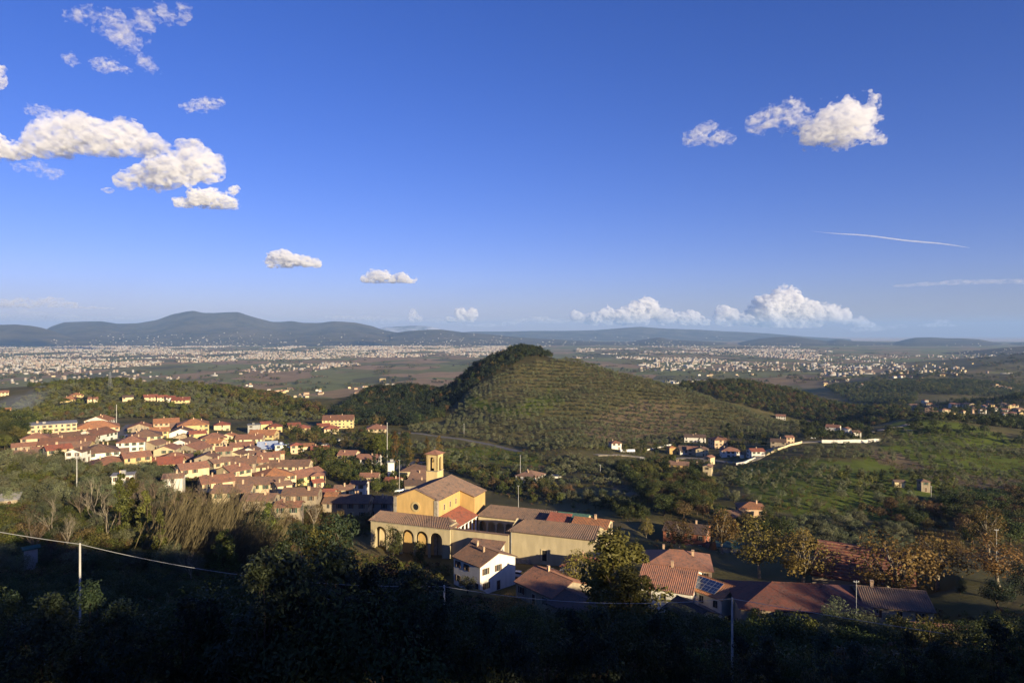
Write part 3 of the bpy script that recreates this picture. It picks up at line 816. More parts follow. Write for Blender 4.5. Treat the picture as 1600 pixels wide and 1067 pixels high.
q = MB(); slab(q, [V_((13.7,-3.9,6.72)), V_((31.15,-3.9,6.72)), V_((31.15,-3.0,6.92)), V_((13.7,-3.0,6.92))], 0.1); rel(q, 22, -3.5).build('coping', ROOF['h'], cwl)
gr = cempty('court_ground', 22, 6); gq = MB().box(13.6,-3.2,-1.0,37,15.3,0.5); rel(gq, 22, 6).build('paving', M_stone, gr); tag(gr, kind='structure')
# smaller roofs behind the wing
def chouse(name, label, u, v, Lx, Dy, E, z=0.0, dyaw=0, **kw):
    p = cw(u, v, z); return house(name, label, 'building', p.x, p.y, p.z, CYAW+R(dyaw), Lx, Dy, E, **kw)
chouse('outbuilding', 'small cream gabled outbuilding with moss green roof beside the convent wing', 42.8, 21.0, 9, 6.4, 6.8, typ='g', wall='c', roof='n', near=True, wins=False, chim=0)
chouse('outbuilding', 'low bright red roof tucked between the convent wing and the green roof', 40.2, 13.2, 6, 6.5, 6.6, typ='s', wall='c', roof='R', near=True, wins=False, chim=0)
chouse('outbuilding', 'terracotta roofed cream house at the end of the convent wing with chimney', 50.5, 13.4, 10, 8.5, 7.6, typ='g', wall='c', roof='o', near=True, chim=1, dyaw=0)

# bell tower
bx, by = -17.0, 45.0
tw = cempty('bell_tower', bx, by); tag(tw, 'square ochre bell tower with arched belfry openings and low tiled cap', 'bell tower')
p = cw(bx, by); FOOT.append((p.x, p.y, 6))
TH, TS = 18.4, 2.3
tb = MB().box(-TS,-TS,-8,TS,TS,TH-6.0); tb.build('shaft', WALL['y'], tw)
tb = MB()
for ang in range(4):
    bfr = MB(); arcade(bfr, -TS, TS, 1, -TS, 0.5, TH, z0=TH-5.98, pier=2.75, spring=TH-2.0)
    c_, s_ = math.cos(ang*math.pi/2), math.sin(ang*math.pi/2)
    tb.add([(x*c_-y*s_, x*s_+y*c_, z) for x, y, z in bfr.v], bfr.f)
tb.build('belfry', WALL['y'], tw)
MB().box(-TS-0.2,-TS-0.2,TH-6.25,TS+0.2,TS+0.2,TH-6.0).build('string_course', M_stone, tw)
MB().box(-TS-0.12,-TS-0.12,TH-12,TS+0.12,TS+0.12,TH-11.8).build('string_course', M_stone, tw)
tr = MB(); e = TS+0.6
for k in range(4):
    c_, s_ = math.cos(k*math.pi/2), math.sin(k*math.pi/2)
    slab(tr, [V_((-e*c_+e*s_, -e*s_-e*c_, TH+0.03)), V_((e*c_+e*s_, e*s_-e*c_, TH+0.03)), V_((0,0,TH+1.3))], 0.15)
tr.build('roof', ROOF['r'], tw)
bl = MB().tube([V_((0,0,TH-1.4)), V_((0,0,TH-2.0)), V_((0,0,TH-2.9)), V_((0,0,TH-3.1))], [0.25,0.45,0.6,0.75], 12); bl.build('bell', mat_plain('bronze', (0.16,0.11,0.05), 0.45, metallic=0.8), tw)
MB().box(-TS+0.4,-0.1,TH-1.5,TS-0.4,0.1,TH-1.3).build('bell_beam', M_shut['n'], tw)
tc_ = MB().box(-0.04,-0.04,TH+1.2,0.04,0.04,TH+2.4).box(-0.35,-0.04,TH+1.9,0.35,0.04,TH+1.98); tc_.build('cross', M_metal, tw)

# ------------------------------------------------------------------ near buildings below the view point
def near_house(name, label, X, Y, Z, yaw, Lx, Dy, E, **kw):
    return house(name, label, kw.pop('cat', 'house'), X, Y, Z, R(yaw), Lx, Dy, E, near=True, **kw)
near_house('house', 'white house with brown tiled roof and bright plain gable below the court wall', -6.9, 171.6, 207.0, 132, 10.4, 11.4, 7.0, typ='g', wall='w', roof='b', pitch=20, shut='n', chim=2, seed=4)
near_house('annex', 'narrow white annex with a sloping top behind the white gabled house', -6.9, 187.7, 207.0, -21, 9.0, 3.4, 4.8, typ='s', wall='w', roof='b', pitch=14, cat='building', wins=False, chim=0)
near_house('house', 'low house with red and brown roof in front of the white gable', 9.5, 157.0, 209.2, 128, 12.5, 12.0, 3.4, typ='g', wall='t', roof='r', pitch=20, chim=1, seed=6)
near_house('shed', 'long brown roof in deep shade beside the low red roofed house', 15.0, 146.0, 209.2, 128, 11.0, 10.0, 2.8, typ='g', wall='t', roof='d', pitch=17, cat='building', chim=0, seed=8, wins=False)
near_house('house', 'flat hipped bright red roof with white walls beside the parked cars', 19.0, 173.0, 208.0, -20, 11.0, 8.5, 4.0, typ='h', wall='w', roof='R', pitch=16, chim=1, seed=9)
near_house('house', 'small red roofed outhouse half hidden by the tall feathery tree', 24.5, 165.5, 207.5, -20, 6.0, 5.5, 3.2, typ='h', wall='w', roof='R', pitch=16, chim=0, seed=10)
near_house('house', 'large hipped terracotta roof behind the house with the solar panel', 39.5, 164.0, 209.0, -12, 15.5, 12.0, 6.6, typ='h', wall='p', roof='r', pitch=21, chim=2, seed=11)
near_house('house', 'middle terracotta roof with skylight directly beside the feathery tree', 35.0, 151.0, 208.5, -24, 11.5, 14.0, 7.2, typ='g', wall='w', roof='r', pitch=21, chim=1, seed=12)
HS = near_house('house', 'white gabled house carrying the blue solar panel on its roof', 43.5, 147.5, 208.5, -52, 10.0, 8.4, 6.6, typ='g', wall='w', roof='o', pitch=22, chim=0, seed=13)
near_house('house', 'small cream gabled house with dark roof in front of the terracotta roofs', 32.5, 123.5, 216.5, -62, 7.0, 6.4, 3.4, typ='g', wall='c', roof='d', pitch=22, chim=1, seed=14, wins=False)
near_house('hall', 'wide hipped hall roof, its red darkened for shade, behind the white pole', 58.0, 139.0, 211.5, -7, 25.0, 15.0, 5.0, typ='h', wall='t', roof='q', pitch=19, cat='building', chim=0, seed=15, wins=False)
near_house('house', 'brown tiled house with white vent pipe at the end of the red hall', 76.5, 138.0, 210.5, -14, 12.0, 11.0, 6.0, typ='g', wall='t', roof='d', pitch=19, chim=1, seed=16)  # dark tiles chosen to stand in for shade on this roof
near_house('house', 'barrel tiled roof catching the last light among the dark trees', 71.5, 112.5, 215.8, -10, 10.0, 8.5, 4.6, typ='g', wall='t', roof='r', pitch=20, chim=0, seed=17)
near_house('house', 'brown roofed house with white framed red gable end behind golden trees', 60.5, 236.0, 196.5, -24, 14.0, 12.0, 6.2, typ='g', wall='k', roof='d', pitch=14, chim=1, seed=18)
near_house('house', 'low flat grey green roof between the golden trees', 73.0, 222.0, 197.5, -14, 12.0, 6.0, 3.4, typ='f', wall='g', roof='n', chim=0, seed=19, wins=False, cat='building')
near_house('villa', 'hip roofed terracotta villa standing above the golden trees', 95.0, 272.0, 194.0, -8, 10.0, 9.0, 7.2, typ='h', wall='p', roof='o', pitch=20, chim=1, seed=20)
near_house('house', 'long low brown roof attached beside the terracotta villa', 86.5, 267.0, 194.0, -18, 14.0, 8.0, 5.2, typ='g', wall='p', roof='b', pitch=18, chim=1, seed=21)
near_house('house', 'low tiled outbuilding at the near end of the terracotta villa', 101.5, 262.5, 193.5, -40, 8.0, 6.5, 4.4, typ='g', wall='p', roof='b', pitch=18, chim=0, seed=22)
# long roof with alternating raised ribs
rb = empty('ribbed_roof_building', (89.0, 173.0, 205.2), R(-30)); tag(rb, 'long dark red roof with raised light ribs behind the golden trees', 'building'); FOOT.append((89,173,12)); FOOT.append((83,178,8)); FOOT.append((96,168,8))
MB().box(-11,-8,-4,11,8,4.2).build('wall', WALL['t'], rb)
q = MB(); slab(q, [V_((-11.5,-8.5,4.25)), V_((11.5,-8.5,4.25)), V_((11.5,8.5,8.6)), V_((-11.5,8.5,8.6))], 0.2); rbr = q.build('roof', ROOF['R'], rb)
for k in range(12):
    y0 = -8.3+k*1.4; z0 = 4.25+(y0+8.5)/17*4.35
    q = MB(); q.add([(-11.4,y0,z0+0.02),(11.4,y0,z0+0.02),(11.4,y0+0.12,z0+0.36),(-11.4,y0+0.12,z0+0.36),(-11.4,y0+0.75,z0+0.24),(11.4,y0+0.75,z0+0.24)], [(0,1,2,3),(3,2,5,4),(0,3,4),(1,5,2)])
    q.build('roof_rib', ROOF['r'], rbr)
# blue solar panel on the slope of the white gabled house
m_pv, N, L = new_mat('solar_cell'); b = principled(N, L, 0.12, 0.6); b.inputs['Base Color'].default_value = (0.015,0.03,0.09,1)
pv = empty('solar_panel', HS.location, 0); pv.rotation_euler = HS.rotation_euler; tag(pv, 'blue solar panel array with pale frames on the gabled roof', 'solar panel')
tp2 = math.tan(R(22))
for i in range(4):
    for j in range(2):
        x0, x1 = -3.9+i*1.75, -3.9+i*1.75+1.7
        s0, s1 = 0.55+j*1.75, 0.55+j*1.75+1.7
        f = MB()
        P = [V_((x, -s, 6.6+(4.2-s)*tp2+0.26)) for x, s in ((x0,s1),(x1,s1),(x1,s0),(x0,s0))]
        slab(f, P, 0.06); fo = f.build('panel_frame', M_metal, pv)
        c = MB(); ctr = sum(P, V_())/4
        for a_ in range(2):
            for b_ in range(2):
                def lp(u, w_): return P[0].lerp(P[1], u).lerp(P[3].lerp(P[2], u), w_)+V_((0,0,0.012))
                u0, u1, w0, w1 = 0.04+a_*0.48, 0.04+a_*0.48+0.44, 0.04+b_*0.48, 0.04+b_*0.48+0.44
                k0 = len(c.v); c.add([lp(u0,w0), lp(u1,w0), lp(u1,w1), lp(u0,w1)], [(0,1,2,3)])
        c.build('cell', m_pv, fo)
# ------------------------------------------------------------------ the hill town: px, py of the ridge, width, depth ratio, yaw, storeys, roof type, wall, roof | what singles it out
TOWN = """
79,661,56,.5,0,2,f,c,g|flat grey roofed building with a chimney block at the upper edge of the town
58,676,34,.7,-10,2,h,c,r|cream house with hipped terracotta roof just below the flat grey roof
108,682,66,.45,-12,2,g,c,r|broad long red roof stretching along the middle of the town's upper quarter
151,657,50,.6,0,2,h,p,o|wide peach house with hipped orange roof beside the town square
156,649,34,.7,70,2,g,w,o|white gabled house peeping over the wide hipped peach house
150,669,48,.9,52,3,g,w,r|terracotta roof with tall white windowed wall along the sloping street
102,675,34,.7,10,2,g,t,b|greyish red roof wedged between the flat roof and the long red roof
130,678,30,.8,40,2,g,c,b|small brown gable between the long red roof and the white street wall
68,697,26,.7,-8,1,g,t,r|low red roof at the outer corner of the town under the trees
38,691,26,.6,0,1,g,t,r|outermost low roof of the town beside the green wood
45,702,32,.6,-8,1,g,t,b|low brownish roof half behind the olive trees at the town's edge
90,694,32,.7,12,2,g,c,R|cream house with bright red roof and chimney behind the dark round tree
119,689,42,.6,-18,2,g,y,b|brown roof with yellow gable end over the dark round tree
122,699,28,.8,60,2,g,w,b|white gable with dark side below the yellow gable end
155,693,46,.8,4,2,h,w,b|big brown hipped roof above a row of white walls
172,712,44,.7,0,1,h,y,r|pinkish hipped roof with yellow wall at the lower edge of the town
184,702,24,.6,0,1,s,c,b|lean-to brown roof between the pinkish hip and the white balcony house
206,681,34,.75,-5,3,h,w,r|tall white house with a balcony facing the empty square
212,705,36,.7,12,2,g,y,r|yellow two storey house with terracotta roof below the white balcony house
219,660,28,.9,85,2,g,t,o|tan gabled house at the top of the square
227,670,38,.8,0,2,h,c,b|brown pyramid roof between the tan gable and the white balcony house
250,667,25,.8,-8,3,g,y,o|pale yellow house with two windows beside the brown pyramid roof
260,653,29,.7,0,3,g,p,o|peach house standing at the top of the town with brown roof
302,653,36,.8,0,4,h,y,o|tallest pale yellow house at the upper corner with windows in the end wall
285,660,28,.7,0,3,g,c,b|cream house with brown roof joined to the tallest yellow house
283,667,29,.9,88,2,g,w,b|white gable in front of the joined cream house
286,675,28,.8,90,1,g,t,b|low tan gable under the white gable
309,672,19,.7,0,2,g,y,R|bright yellow shop front with three dark openings and red roof
241,687,34,.9,55,3,g,t,b|brown roof with long dark side wall facing the yellow house
262,694,32,.9,72,3,g,c,r|cream gable with dark side wall and many chimneys
290,684,36,.8,62,3,g,w,b|white gable above the deep dark lane
302,691,46,.8,58,3,g,t,r|broad brown roof above the dark lane beside the stone house
273,706,42,.7,0,1,h,c,r|low brown hipped roof over the bright red one
260,713,44,.7,-8,1,g,y,R|brightest red roof at the lower edge of the town with yellow gable
324,707,30,.9,80,3,g,t,b|old stone house with pale front behind the bare tree
334,676,30,.7,0,2,h,c,r|red hipped roof below the yellow shop front
337,685,27,.8,-25,3,g,c,o|orange roof with white end wall over the dark lane
193,741,26,.7,-8,1,f,w,g|low white building among the bushes below the town
272,739,26,.7,-10,2,g,w,b|white house hidden behind bare red brown bushes
347,658,19,.8,0,2,h,c,R|red hipped villa on its own behind the town
397,663,15,.8,0,2,f,g,g|grey house with dark veranda above the yellow houses
415,658,16,.8,10,3,g,y,R|upper half of the red roofed twin villa nearest the town
430,661,17,.8,0,3,h,y,R|lower half of the red roofed twin villa nearest the town
412,671,38,.7,-16,2,g,y,o|long yellow house with blank end walls under the twin villa
357,676,20,.9,75,2,g,c,o|cream gable beside the small green tree
391,678,36,.6,-10,2,g,c,r|row of low cream walls in front of the long yellow house
418,691,24,.6,0,1,s,w,m|long pale blue metal roof among the houses
440,694,16,.8,0,1,f,w,m|bright metal clad shed beside the blue metal roof
391,697,25,.9,80,2,g,w,b|large white gable in the middle of the town
371,703,28,.8,62,2,g,c,b|wide cream gable end with small dark window
350,697,19,.9,0,3,g,t,r|tall dark walled house by the gap in the middle of the town
374,712,46,.7,-8,2,g,t,b|broad brown roof with chimneys beside the gap
399,714,32,.7,10,2,g,t,r|reddish brown roof with three white chimneys
366,725,42,.8,35,2,g,c,r|brown red roof at the foot of the gap with thin white edge
441,718,76,.35,-14,2,g,c,b|very long brown roof running down beside the dark cedars
378,690,28,.7,0,2,g,c,r|terracotta roof between the green tree and the white gable
401,703,24,.7,-15,2,g,w,b|small white house with dark roof under the blue metal roof
436,704,13,.8,0,2,g,p,o|small orange house beside the dark cedars
428,730,54,.8,18,2,h,c,o|orange hipped roof with one cream end wall
475,732,54,.6,38,3,g,y,r|large red roof with long yellow windowed wall
496,737,15,.9,0,3,h,y,r|small yellow tower house behind the yellow windowed wall
495,748,17,.9,20,2,g,c,R|small bright red roof under the yellow tower house
392,744,92,.3,-20,2,g,c,b|longest brown roof of the lower town with cream end wall
441,751,24,.8,20,2,g,c,b|little brown roof inside the courtyard with cream wall
472,761,50,.6,-14,3,g,t,b|brown roof over a tall shaded stone wall
507,763,32,.8,-14,3,g,t,R|dark red roof over shaded wall with three windows
519,768,17,1.0,-14,3,g,t,o|narrow bright orange roof strip among brown roofs
545,772,64,.5,-15,3,g,t,b|long brown roof descending towards the church porch
428,780,26,.7,0,1,g,c,r|small roof sunk among bare bushes under the longest roof
597,774,42,.7,-20,3,g,g,b|dark walled house block behind the church front
588,662,28,.8,-5,2,h,c,r|villa with hipped red roof beside the tall lamp mast
529,648,40,.55,-4,4,g,y,r|tall yellow villa of four storeys standing alone before the dark wood
459,660,18,.8,10,3,g,y,R|upper wing of the middle twin villa with red roofs
474,663,17,.8,0,3,h,y,R|lower wing of the middle twin villa with red roofs
505,661,18,.8,10,2,g,y,R|upper wing of the twin villa at the foot of the tall yellow villa
518,664,18,.8,0,2,h,c,R|lower wing of the twin villa at the foot of the tall yellow villa
545,703,28,.8,-18,2,g,c,r|cream house with red roof at the far side of the cedars
577,709,34,.7,-18,3,g,w,r|red roof with tall bright white gable by the car park
611,722,10,.9,0,4,f,w,g|narrow white block standing in the car park
578,738,26,.7,-10,2,g,c,r|small terracotta roofed house among shrubs under the white gable
648,725,38,.7,-6,3,h,c,b|cream house with brown hipped roof beside the bell tower
654,736,26,.8,-14,2,s,c,b|cream wing with sloping brown roof against the bell tower
615,745,24,.7,-20,1,g,c,R|low roof striped red and brown among gardens
650,749,28,.7,0,1,g,t,d|low dark roof at the foot of the bell tower
500,696,22,.6,0,1,g,c,R|low red roof beyond the dark cedars
480,692,16,.8,0,1,g,c,o|small orange shed by the parked vehicles
463,691,14,.8,0,2,h,p,R|little red house in front of the parked vehicles
829,734,38,.8,-28,3,h,w,b|lone white house with brown hipped roof among trees below the hill
"""
TOWN += """338,741,44,.7,10,2,g,c,r|reddish roof seen through the bare red bushes
366,756,52,.6,-15,2,g,c,b|brown roof lowest behind the bare red bushes
408,770,46,.6,-20,2,g,t,b|broad brown roof between the bare bushes and the stone wall
300,722,40,.7,15,2,g,c,r|red brown roof at the foot of the old stone house
452,782,36,.6,-14,2,g,t,r|low roof tucked against the tall shaded stone wall
538,757,26,.7,-10,2,g,c,b|brown roofed house at the edge of the thicket below the cedars
562,750,24,.7,-20,2,g,w,r|white house with red roof among the trees left of the church
420,706,30,.7,-8,2,g,c,r|terracotta roof below the metal clad shed
340,715,30,.8,30,2,g,c,b|brown roof in the dark lane beside the tall dark walled house
"""
HAMLET = """
961,688,20,.8,18,3,h,w,r|white house with red roof at the road's bend under the hill
1049,696,16,.9,24,3,h,o,o|orange yellow house in the hamlet under the hill
1068,697,15,.9,10,3,s,w,d|white house with two dark windows next to the orange yellow house
1083,697,18,.8,0,2,g,p,r|small house with terracotta roof behind the white flat one
1097,698,19,.9,78,2,g,c,b|low cream gable in the middle of the hamlet
1124,681,34,.7,26,4,h,p,r|big pink house with rows of windows above the hamlet
1140,698,30,.7,8,2,h,w,r|white house with red hipped roof in front of the big pink house
1181,700,27,.7,24,3,g,w,R|white house with bright red roof at the end of the hamlet
1163,706,14,.8,10,1,g,w,b|low white wing beside the bright red roof
1061,720,31,.6,-6,2,g,o,b|brown barn with orange wall below the hamlet road
1088,722,22,.5,0,1,g,t,b|low brown lean-to next to the orange walled barn
1108,711,17,.9,60,2,g,c,r|cream gable at the lower edge of the hamlet
1106,725,15,.9,80,3,g,c,b|small pale chapel like house lowest in the hamlet
1086,678,32,.5,0,2,g,w,d|dark roofed house half hidden by trees above the hamlet
1232,680,17,.8,28,3,g,p,r|brick house with red roof where the road leaves the olive hill
1216,685,22,.7,0,2,g,t,d|dark roof set into the olives beside the brick house
1220,647,14,.8,0,2,g,w,r|white house on the saddle behind the olive hill
1268,657,18,.6,0,1,g,c,d|low house in the dark dip behind the olive hill
1302,663,22,.7,-10,2,g,w,r|long red roof among cypresses in the dip
1322,667,14,.9,70,2,g,w,r|white gable next to the long red roof in the dip
1336,672,17,.9,30,3,g,w,b|bright white house above the long white retaining wall
1404,749,18,.6,20,1,g,c,d|shaded farmhouse with one sunlit yellow wall in the green meadows
1443,748,18,.9,25,2,h,t,b|square stone farmhouse with sunlit end beside a pole in the meadows
110,618,28,.8,-6,3,h,y,o|yellow villa with hipped roof standing on the wooded rise
119,613,20,.8,10,2,h,y,o|second yellow house directly behind the villa on the rise
145,620,14,.8,0,2,g,c,r|cream house among umbrella pines beside the yellow villa
200,617,15,.8,0,2,g,c,d|dark roofed house hidden in the trees between the villa and the red row
235,616,22,.8,8,3,g,c,R|first house of the red roofed row on the olive slope
253,617,17,.8,8,3,g,c,R|second house of the red roofed row on the olive slope
266,618,15,.8,8,3,g,w,R|third house of the red roofed row with pale gable
283,620,27,.7,-5,2,g,y,R|last and longest house of the red roofed row on the olive slope
9,637,13,.8,0,2,g,p,o|pink house beside the blue smoke
5,610,14,.8,0,2,g,c,r|farmhouse at the foot of the wooded rise
"""
def rows(txt):
    for ln in txt.strip().splitlines():
        d, lab = ln.split('|'); f = d.split(',')
        yield [float(q) for q in f[:6]] + f[6:9] + [lab]
k = 0
for txt, grp in ((TOWN, 'houses of the hill town'), (HAMLET, 'houses of the hamlets and hillside farms')):
    for px, py, w, ra, yaw, fl, ty, wa, ro, lab in rows(txt):
        k += 1
        hs_ = put_house(px, py, w*(1.22 if txt is TOWN and w > 12 else 1.0), min(1.1, ra*1.25), yaw, int(fl) if fl < 3 or lab[:4] in ('tall',) else int(fl)-1, ty, wa, ro, lab, group=grp, seed=k+40, chim=(2 if w > 30 else 1 if w > 18 else 0), shut=('n' if k % 3 else 'g'), pitch=21)
        if txt is HAMLET:              # keep the outlook of the hillside houses clear of trees
            hx_, hy_ = hs_.location.x, hs_.location.y; hr_ = math.hypot(hx_, hy_)
            for dd, rr in ((11, 9), (22, 8)): FOOT.append((hx_*(1-dd/hr_), hy_*(1-dd/hr_), rr))

def raw_house(px, py, wm, Lr, fl, ty, wa, ro, lab, grp, h, ymin=100, seed=1, yaw=0.0):
    X, Y = ground_at(px, py, h, ymin)
    z = tz(X, Y)
    return house('house', lab, 'house', X, Y, z, yaw+math.atan2(-X, Y), wm, wm*Lr, fl*3.0, ty, wa, ro, group=grp, wins=True, chim=0, seed=seed, door=False)
# the village on the right, where only sunlit walls show between the trees
VIL = [(1445,624,'small white house standing highest at the village edge',8),(1427,632,'low red roof at the near end of the ridge village',14),(1437,644,'white cottage alone in front of the ridge village',7),
 (1452,630,'cream gable at the left end of the ridge village',12),(1452,636,'cream house under the cream gable of the ridge village',12),(1464,634,'red roofed house behind the village street',12),(1476,638,'cream gable facing the meadow in the ridge village',12),
 (1488,642,'white house with dark windows nearest the meadow',8),(1492,630,'yellow house in the long sunny row of the ridge village',14),(1503,631,'orange roofed house in the long sunny row',14),(1514,630,'brightest cream house of the long sunny row',14),
 (1522,634,'white cube at the end of the long sunny row',7),(1505,640,'slim white house alone among dark trees under the row',5),(1522,638,'white cottage below the white cube',6),(1536,633,'orange red roof past the gap in the ridge village',12),
 (1544,630,'white tall house past the gap in the ridge village',7),(1550,631,'second white tall house past the gap',6),(1553,635,'cream house below the two tall white ones',9),(1535,638,'cream wall under the orange red roof',9),
 (1566,629,'tan gable in the upper right cluster',11),(1575,632,'cream gable in the upper right cluster',11),(1584,631,'white gable in the upper right cluster',10),(1590,637,'long white wall in the right cluster',14),(1571,638,'cream house in the right cluster',11),
 (1580,643,'white terrace in the right cluster',14),(1593,643,'pink house in the right cluster',10),(1594,650,'yellow house lowest in the right cluster',13),(1568,643,'white gable nearest the trees in the right cluster',8),(1460,641,'tan house tucked in trees below the left end of the village',9),(1470,645,'small low house at the top of the meadow',7),
 (1556,600,'white house of the far hilltop cluster',6),(1562,602,'second white house of the far hilltop cluster',6),(1569,604,'third white house of the far hilltop cluster',6),(1577,605,'last white house of the far hilltop cluster',7),(1552,603,'red house of the far hilltop cluster',6)]
wcyc, rcyc = 'wcycpwcyw', 'rbrobrrdr'
for i, (px, py, lab, w) in enumerate(VIL):
    X, Y = ground_at(px, py, 7.5, 500)
    raw_house(px, py, w*Y/FPX, 0.8, 2, 'g' if i % 3 else 'h', wcyc[i % 9], rcyc[i % 9], lab, 'houses of the far ridge village', 7.5, 500, 300+i, R((-50, 30, 60, 20, 80)[i % 5]))
# houses out on the plain, the nearest ones one by one
def plain_houses(x0, x1, y0, y1, n, lab, grp, seed, ymin=1300, big=1.0):
    rg = random.Random(seed)
    for i in range(n):
        px, py = rg.uniform(x0, x1), rg.uniform(y0, y1)
        X, Y = ground_at(px, py, 4, ymin)
        z = tz(X, Y)
        L_ = rg.uniform(9, 20)*big
        house('house', lab, 'house', X, Y, z, rg.uniform(0, 3.1), L_, L_*rg.uniform(0.5, 0.8), rg.choice((3.2, 6, 6, 7)), rg.choice('gggh'), rg.choice('wccwpyt'), rg.choice('rrbobR'), group=grp, wins=False, chim=0, seed=seed*50+i, deep=1.0)
plain_houses(415, 505, 606, 620, 26, 'small house in the valley village behind the olive hill to the left', 'houses of the valley village left of the hill', 5)
plain_houses(545, 590, 600, 616, 14, 'pale house at the foot of the dark wooded shoulder', 'houses below the wooded shoulder', 6)
plain_houses(1285, 1350, 592, 606, 18, 'small sunlit house in the dark wooded valley', 'houses in the dark valley', 7)
plain_houses(1395, 1520, 566, 590, 30, 'white house on the far slopes towards the edge of the valley', 'houses on the far slopes', 8)
plain_houses(1090, 1180, 578, 588, 16, 'house of the village beyond the olive hill', 'houses of the village beyond the hill', 9)
plain_houses(380, 400, 600, 606, 3, 'cream farmhouse beyond the wooded crest', 'farms beyond the wooded crest', 10)
plain_houses(60, 110, 583, 590, 4, 'farm building behind the wooded rise', 'farms behind the wooded rise', 12)
for (px, py, w, h_, lab) in ((598, 589, 26, 17, 'pale yellow apartment block rising above the valley houses'), (609, 594, 38, 7, 'long white factory shed beside the yellow apartment block')):
    X, Y = ground_at(px, py+8, 0, 1300)
    house('building', lab, 'building', X, Y, tz(X, Y), 0.1, w, 16, h_, 'f', 'y' if h_ > 10 else 'w', 'g', wins=True, chim=0, seed=77+h_, deep=1)
for i, (px, py, w) in enumerate(((1045, 596, 60), (1062, 597, 80), (1078, 595, 70), (1088, 598, 40))):
    X, Y = ground_at(px, py, 4, 1300)
    house('warehouse', ('white warehouse nearest the olive hill in the row on the plain', 'longest white warehouse of the row on the plain', 'white warehouse behind the longest one on the plain', 'short white warehouse closing the row on the plain')[i], 'warehouse', X, Y, tz(X, Y), 0.35, w, 25, 8, 'f', 'w', 'g', group='white warehouses on the plain', wins=False, chim=0, seed=90+i, deep=1)

# ---- the distant cities: far too many to count, one mesh
def city():
    rgn = np.random.default_rng(5)
    V, F, M = [], [], []
    def add(x, y, z, w, d, h, a, m):
        c, s = np.cos(a), np.sin(a)
        n = len(V)*8
        q = []
        for zz in (z-2, z+h):
            for ux, uy in ((-w/2,-d/2),(w/2,-d/2),(w/2,d/2),(-w/2,d/2)): q.append((x+ux*c-uy*s, y+ux*s+uy*c, zz))
        V.append(q)
        F.extend([(n,n+1,n+5,n+4),(n+1,n+2,n+6,n+5),(n+2,n+3,n+7,n+6),(n+3,n,n+4,n+7),(n+4,n+5,n+6,n+7)])
        M.extend([m]*4+[3 if rgn.random() < 0.5 else m])
    # bands: px range, py range, number, size
    bands = [(-60,420,547,572,2200,11),(-60,420,541,552,2400,15),(380,800,545,562,3300,13),(380,800,541,549,1900,15),(-40,500,562,582,420,13),(500,760,560,590,300,13),
             (900,1280,549,566,1700,12),(900,1300,545,551,1500,15),(1000,1300,562,580,330,13),(1290,1700,556,576,300,10),(1280,1700,575,600,200,11),(0,420,575,600,120,12),(640,860,536,545,500,14),(1000,1250,541,548,300,14)]
    for x0, x1, y0, y1, n, sz in bands:
        made = 0
        while made < n:
            px, py = rgn.uniform(x0, x1), y0+(y1-y0)*rgn.random()**1.3
            Y = 225*FPX/max(py-HOR, 12)
            X = (px-800)/FPX*Y
            if fbm([X/700], [Y/1100], 41, 3)[0] < 0.49+0.03*rgn.random(): continue
            made += 1
            z = tz(X, Y)
            big = rgn.random() < 0.06
            w = sz*rgn.uniform(0.5, 1.6)*(3.5 if big else 1); d = sz*rgn.uniform(0.5, 1.2)*(1.5 if big else 1)
            h = rgn.choice([4, 6, 6, 8, 10, 15]) if not big else rgn.choice([7, 9])
            add(X, Y, z, w, d, h, rgn.uniform(-0.5, 0.8), 0 if big else int(rgn.choice([0, 1, 1, 2])))
    # villages scattered over the lower mountain slopes
    dg = bpy.context.evaluated_depsgraph_get()
    for x0, x1, y0, y1, n in ((150,800,519,542,150),(620,1130,526,546,230),(1050,1330,536,550,130),(1330,1640,536,556,170),(230,400,521,541,60),(80,160,530,541,25)):
        for i in range(n):
            px, py = rgn.uniform(x0, x1), y0+(y1-y0)*rgn.random()**0.6
            dvec = Vector(((px-800)/FPX, 1, -(py-HOR)/FPX)).normalized()
            ok, loc, nrm, idx, ob, mt = scene.ray_cast(dg, Vector((0, 0, ZC)), dvec, distance=60000)
            if not ok or not ob.name.startswith('mountain'): continue
            s_ = loc.y/FPX*rgn.uniform(0.7, 1.9)
            add(loc.x, loc.y-5, loc.z-2, s_, s_*0.6, s_*0.45+4, rgn.uniform(0, 1), int(rgn.choice([0, 0, 1])))
    me = np_mesh('distant_city', np.array(V).reshape(-1, 3), np.array(F), None)
    for m in (mat_wall('city_white', (0.44,0.41,0.36)), mat_wall('city_cream', (0.36,0.30,0.23)), mat_wall('city_rose', (0.34,0.25,0.19)), ROOF['r']): me.materials.append(m)
    me.polygons.foreach_set('material_index', np.array(M, dtype=np.int32)); me.update()
    o = link('distant_city', me); tag(o, 'pale sprawl of distant towns and farms across the plain', 'city', kind='stuff')
bpy.context.view_layer.update()
city()
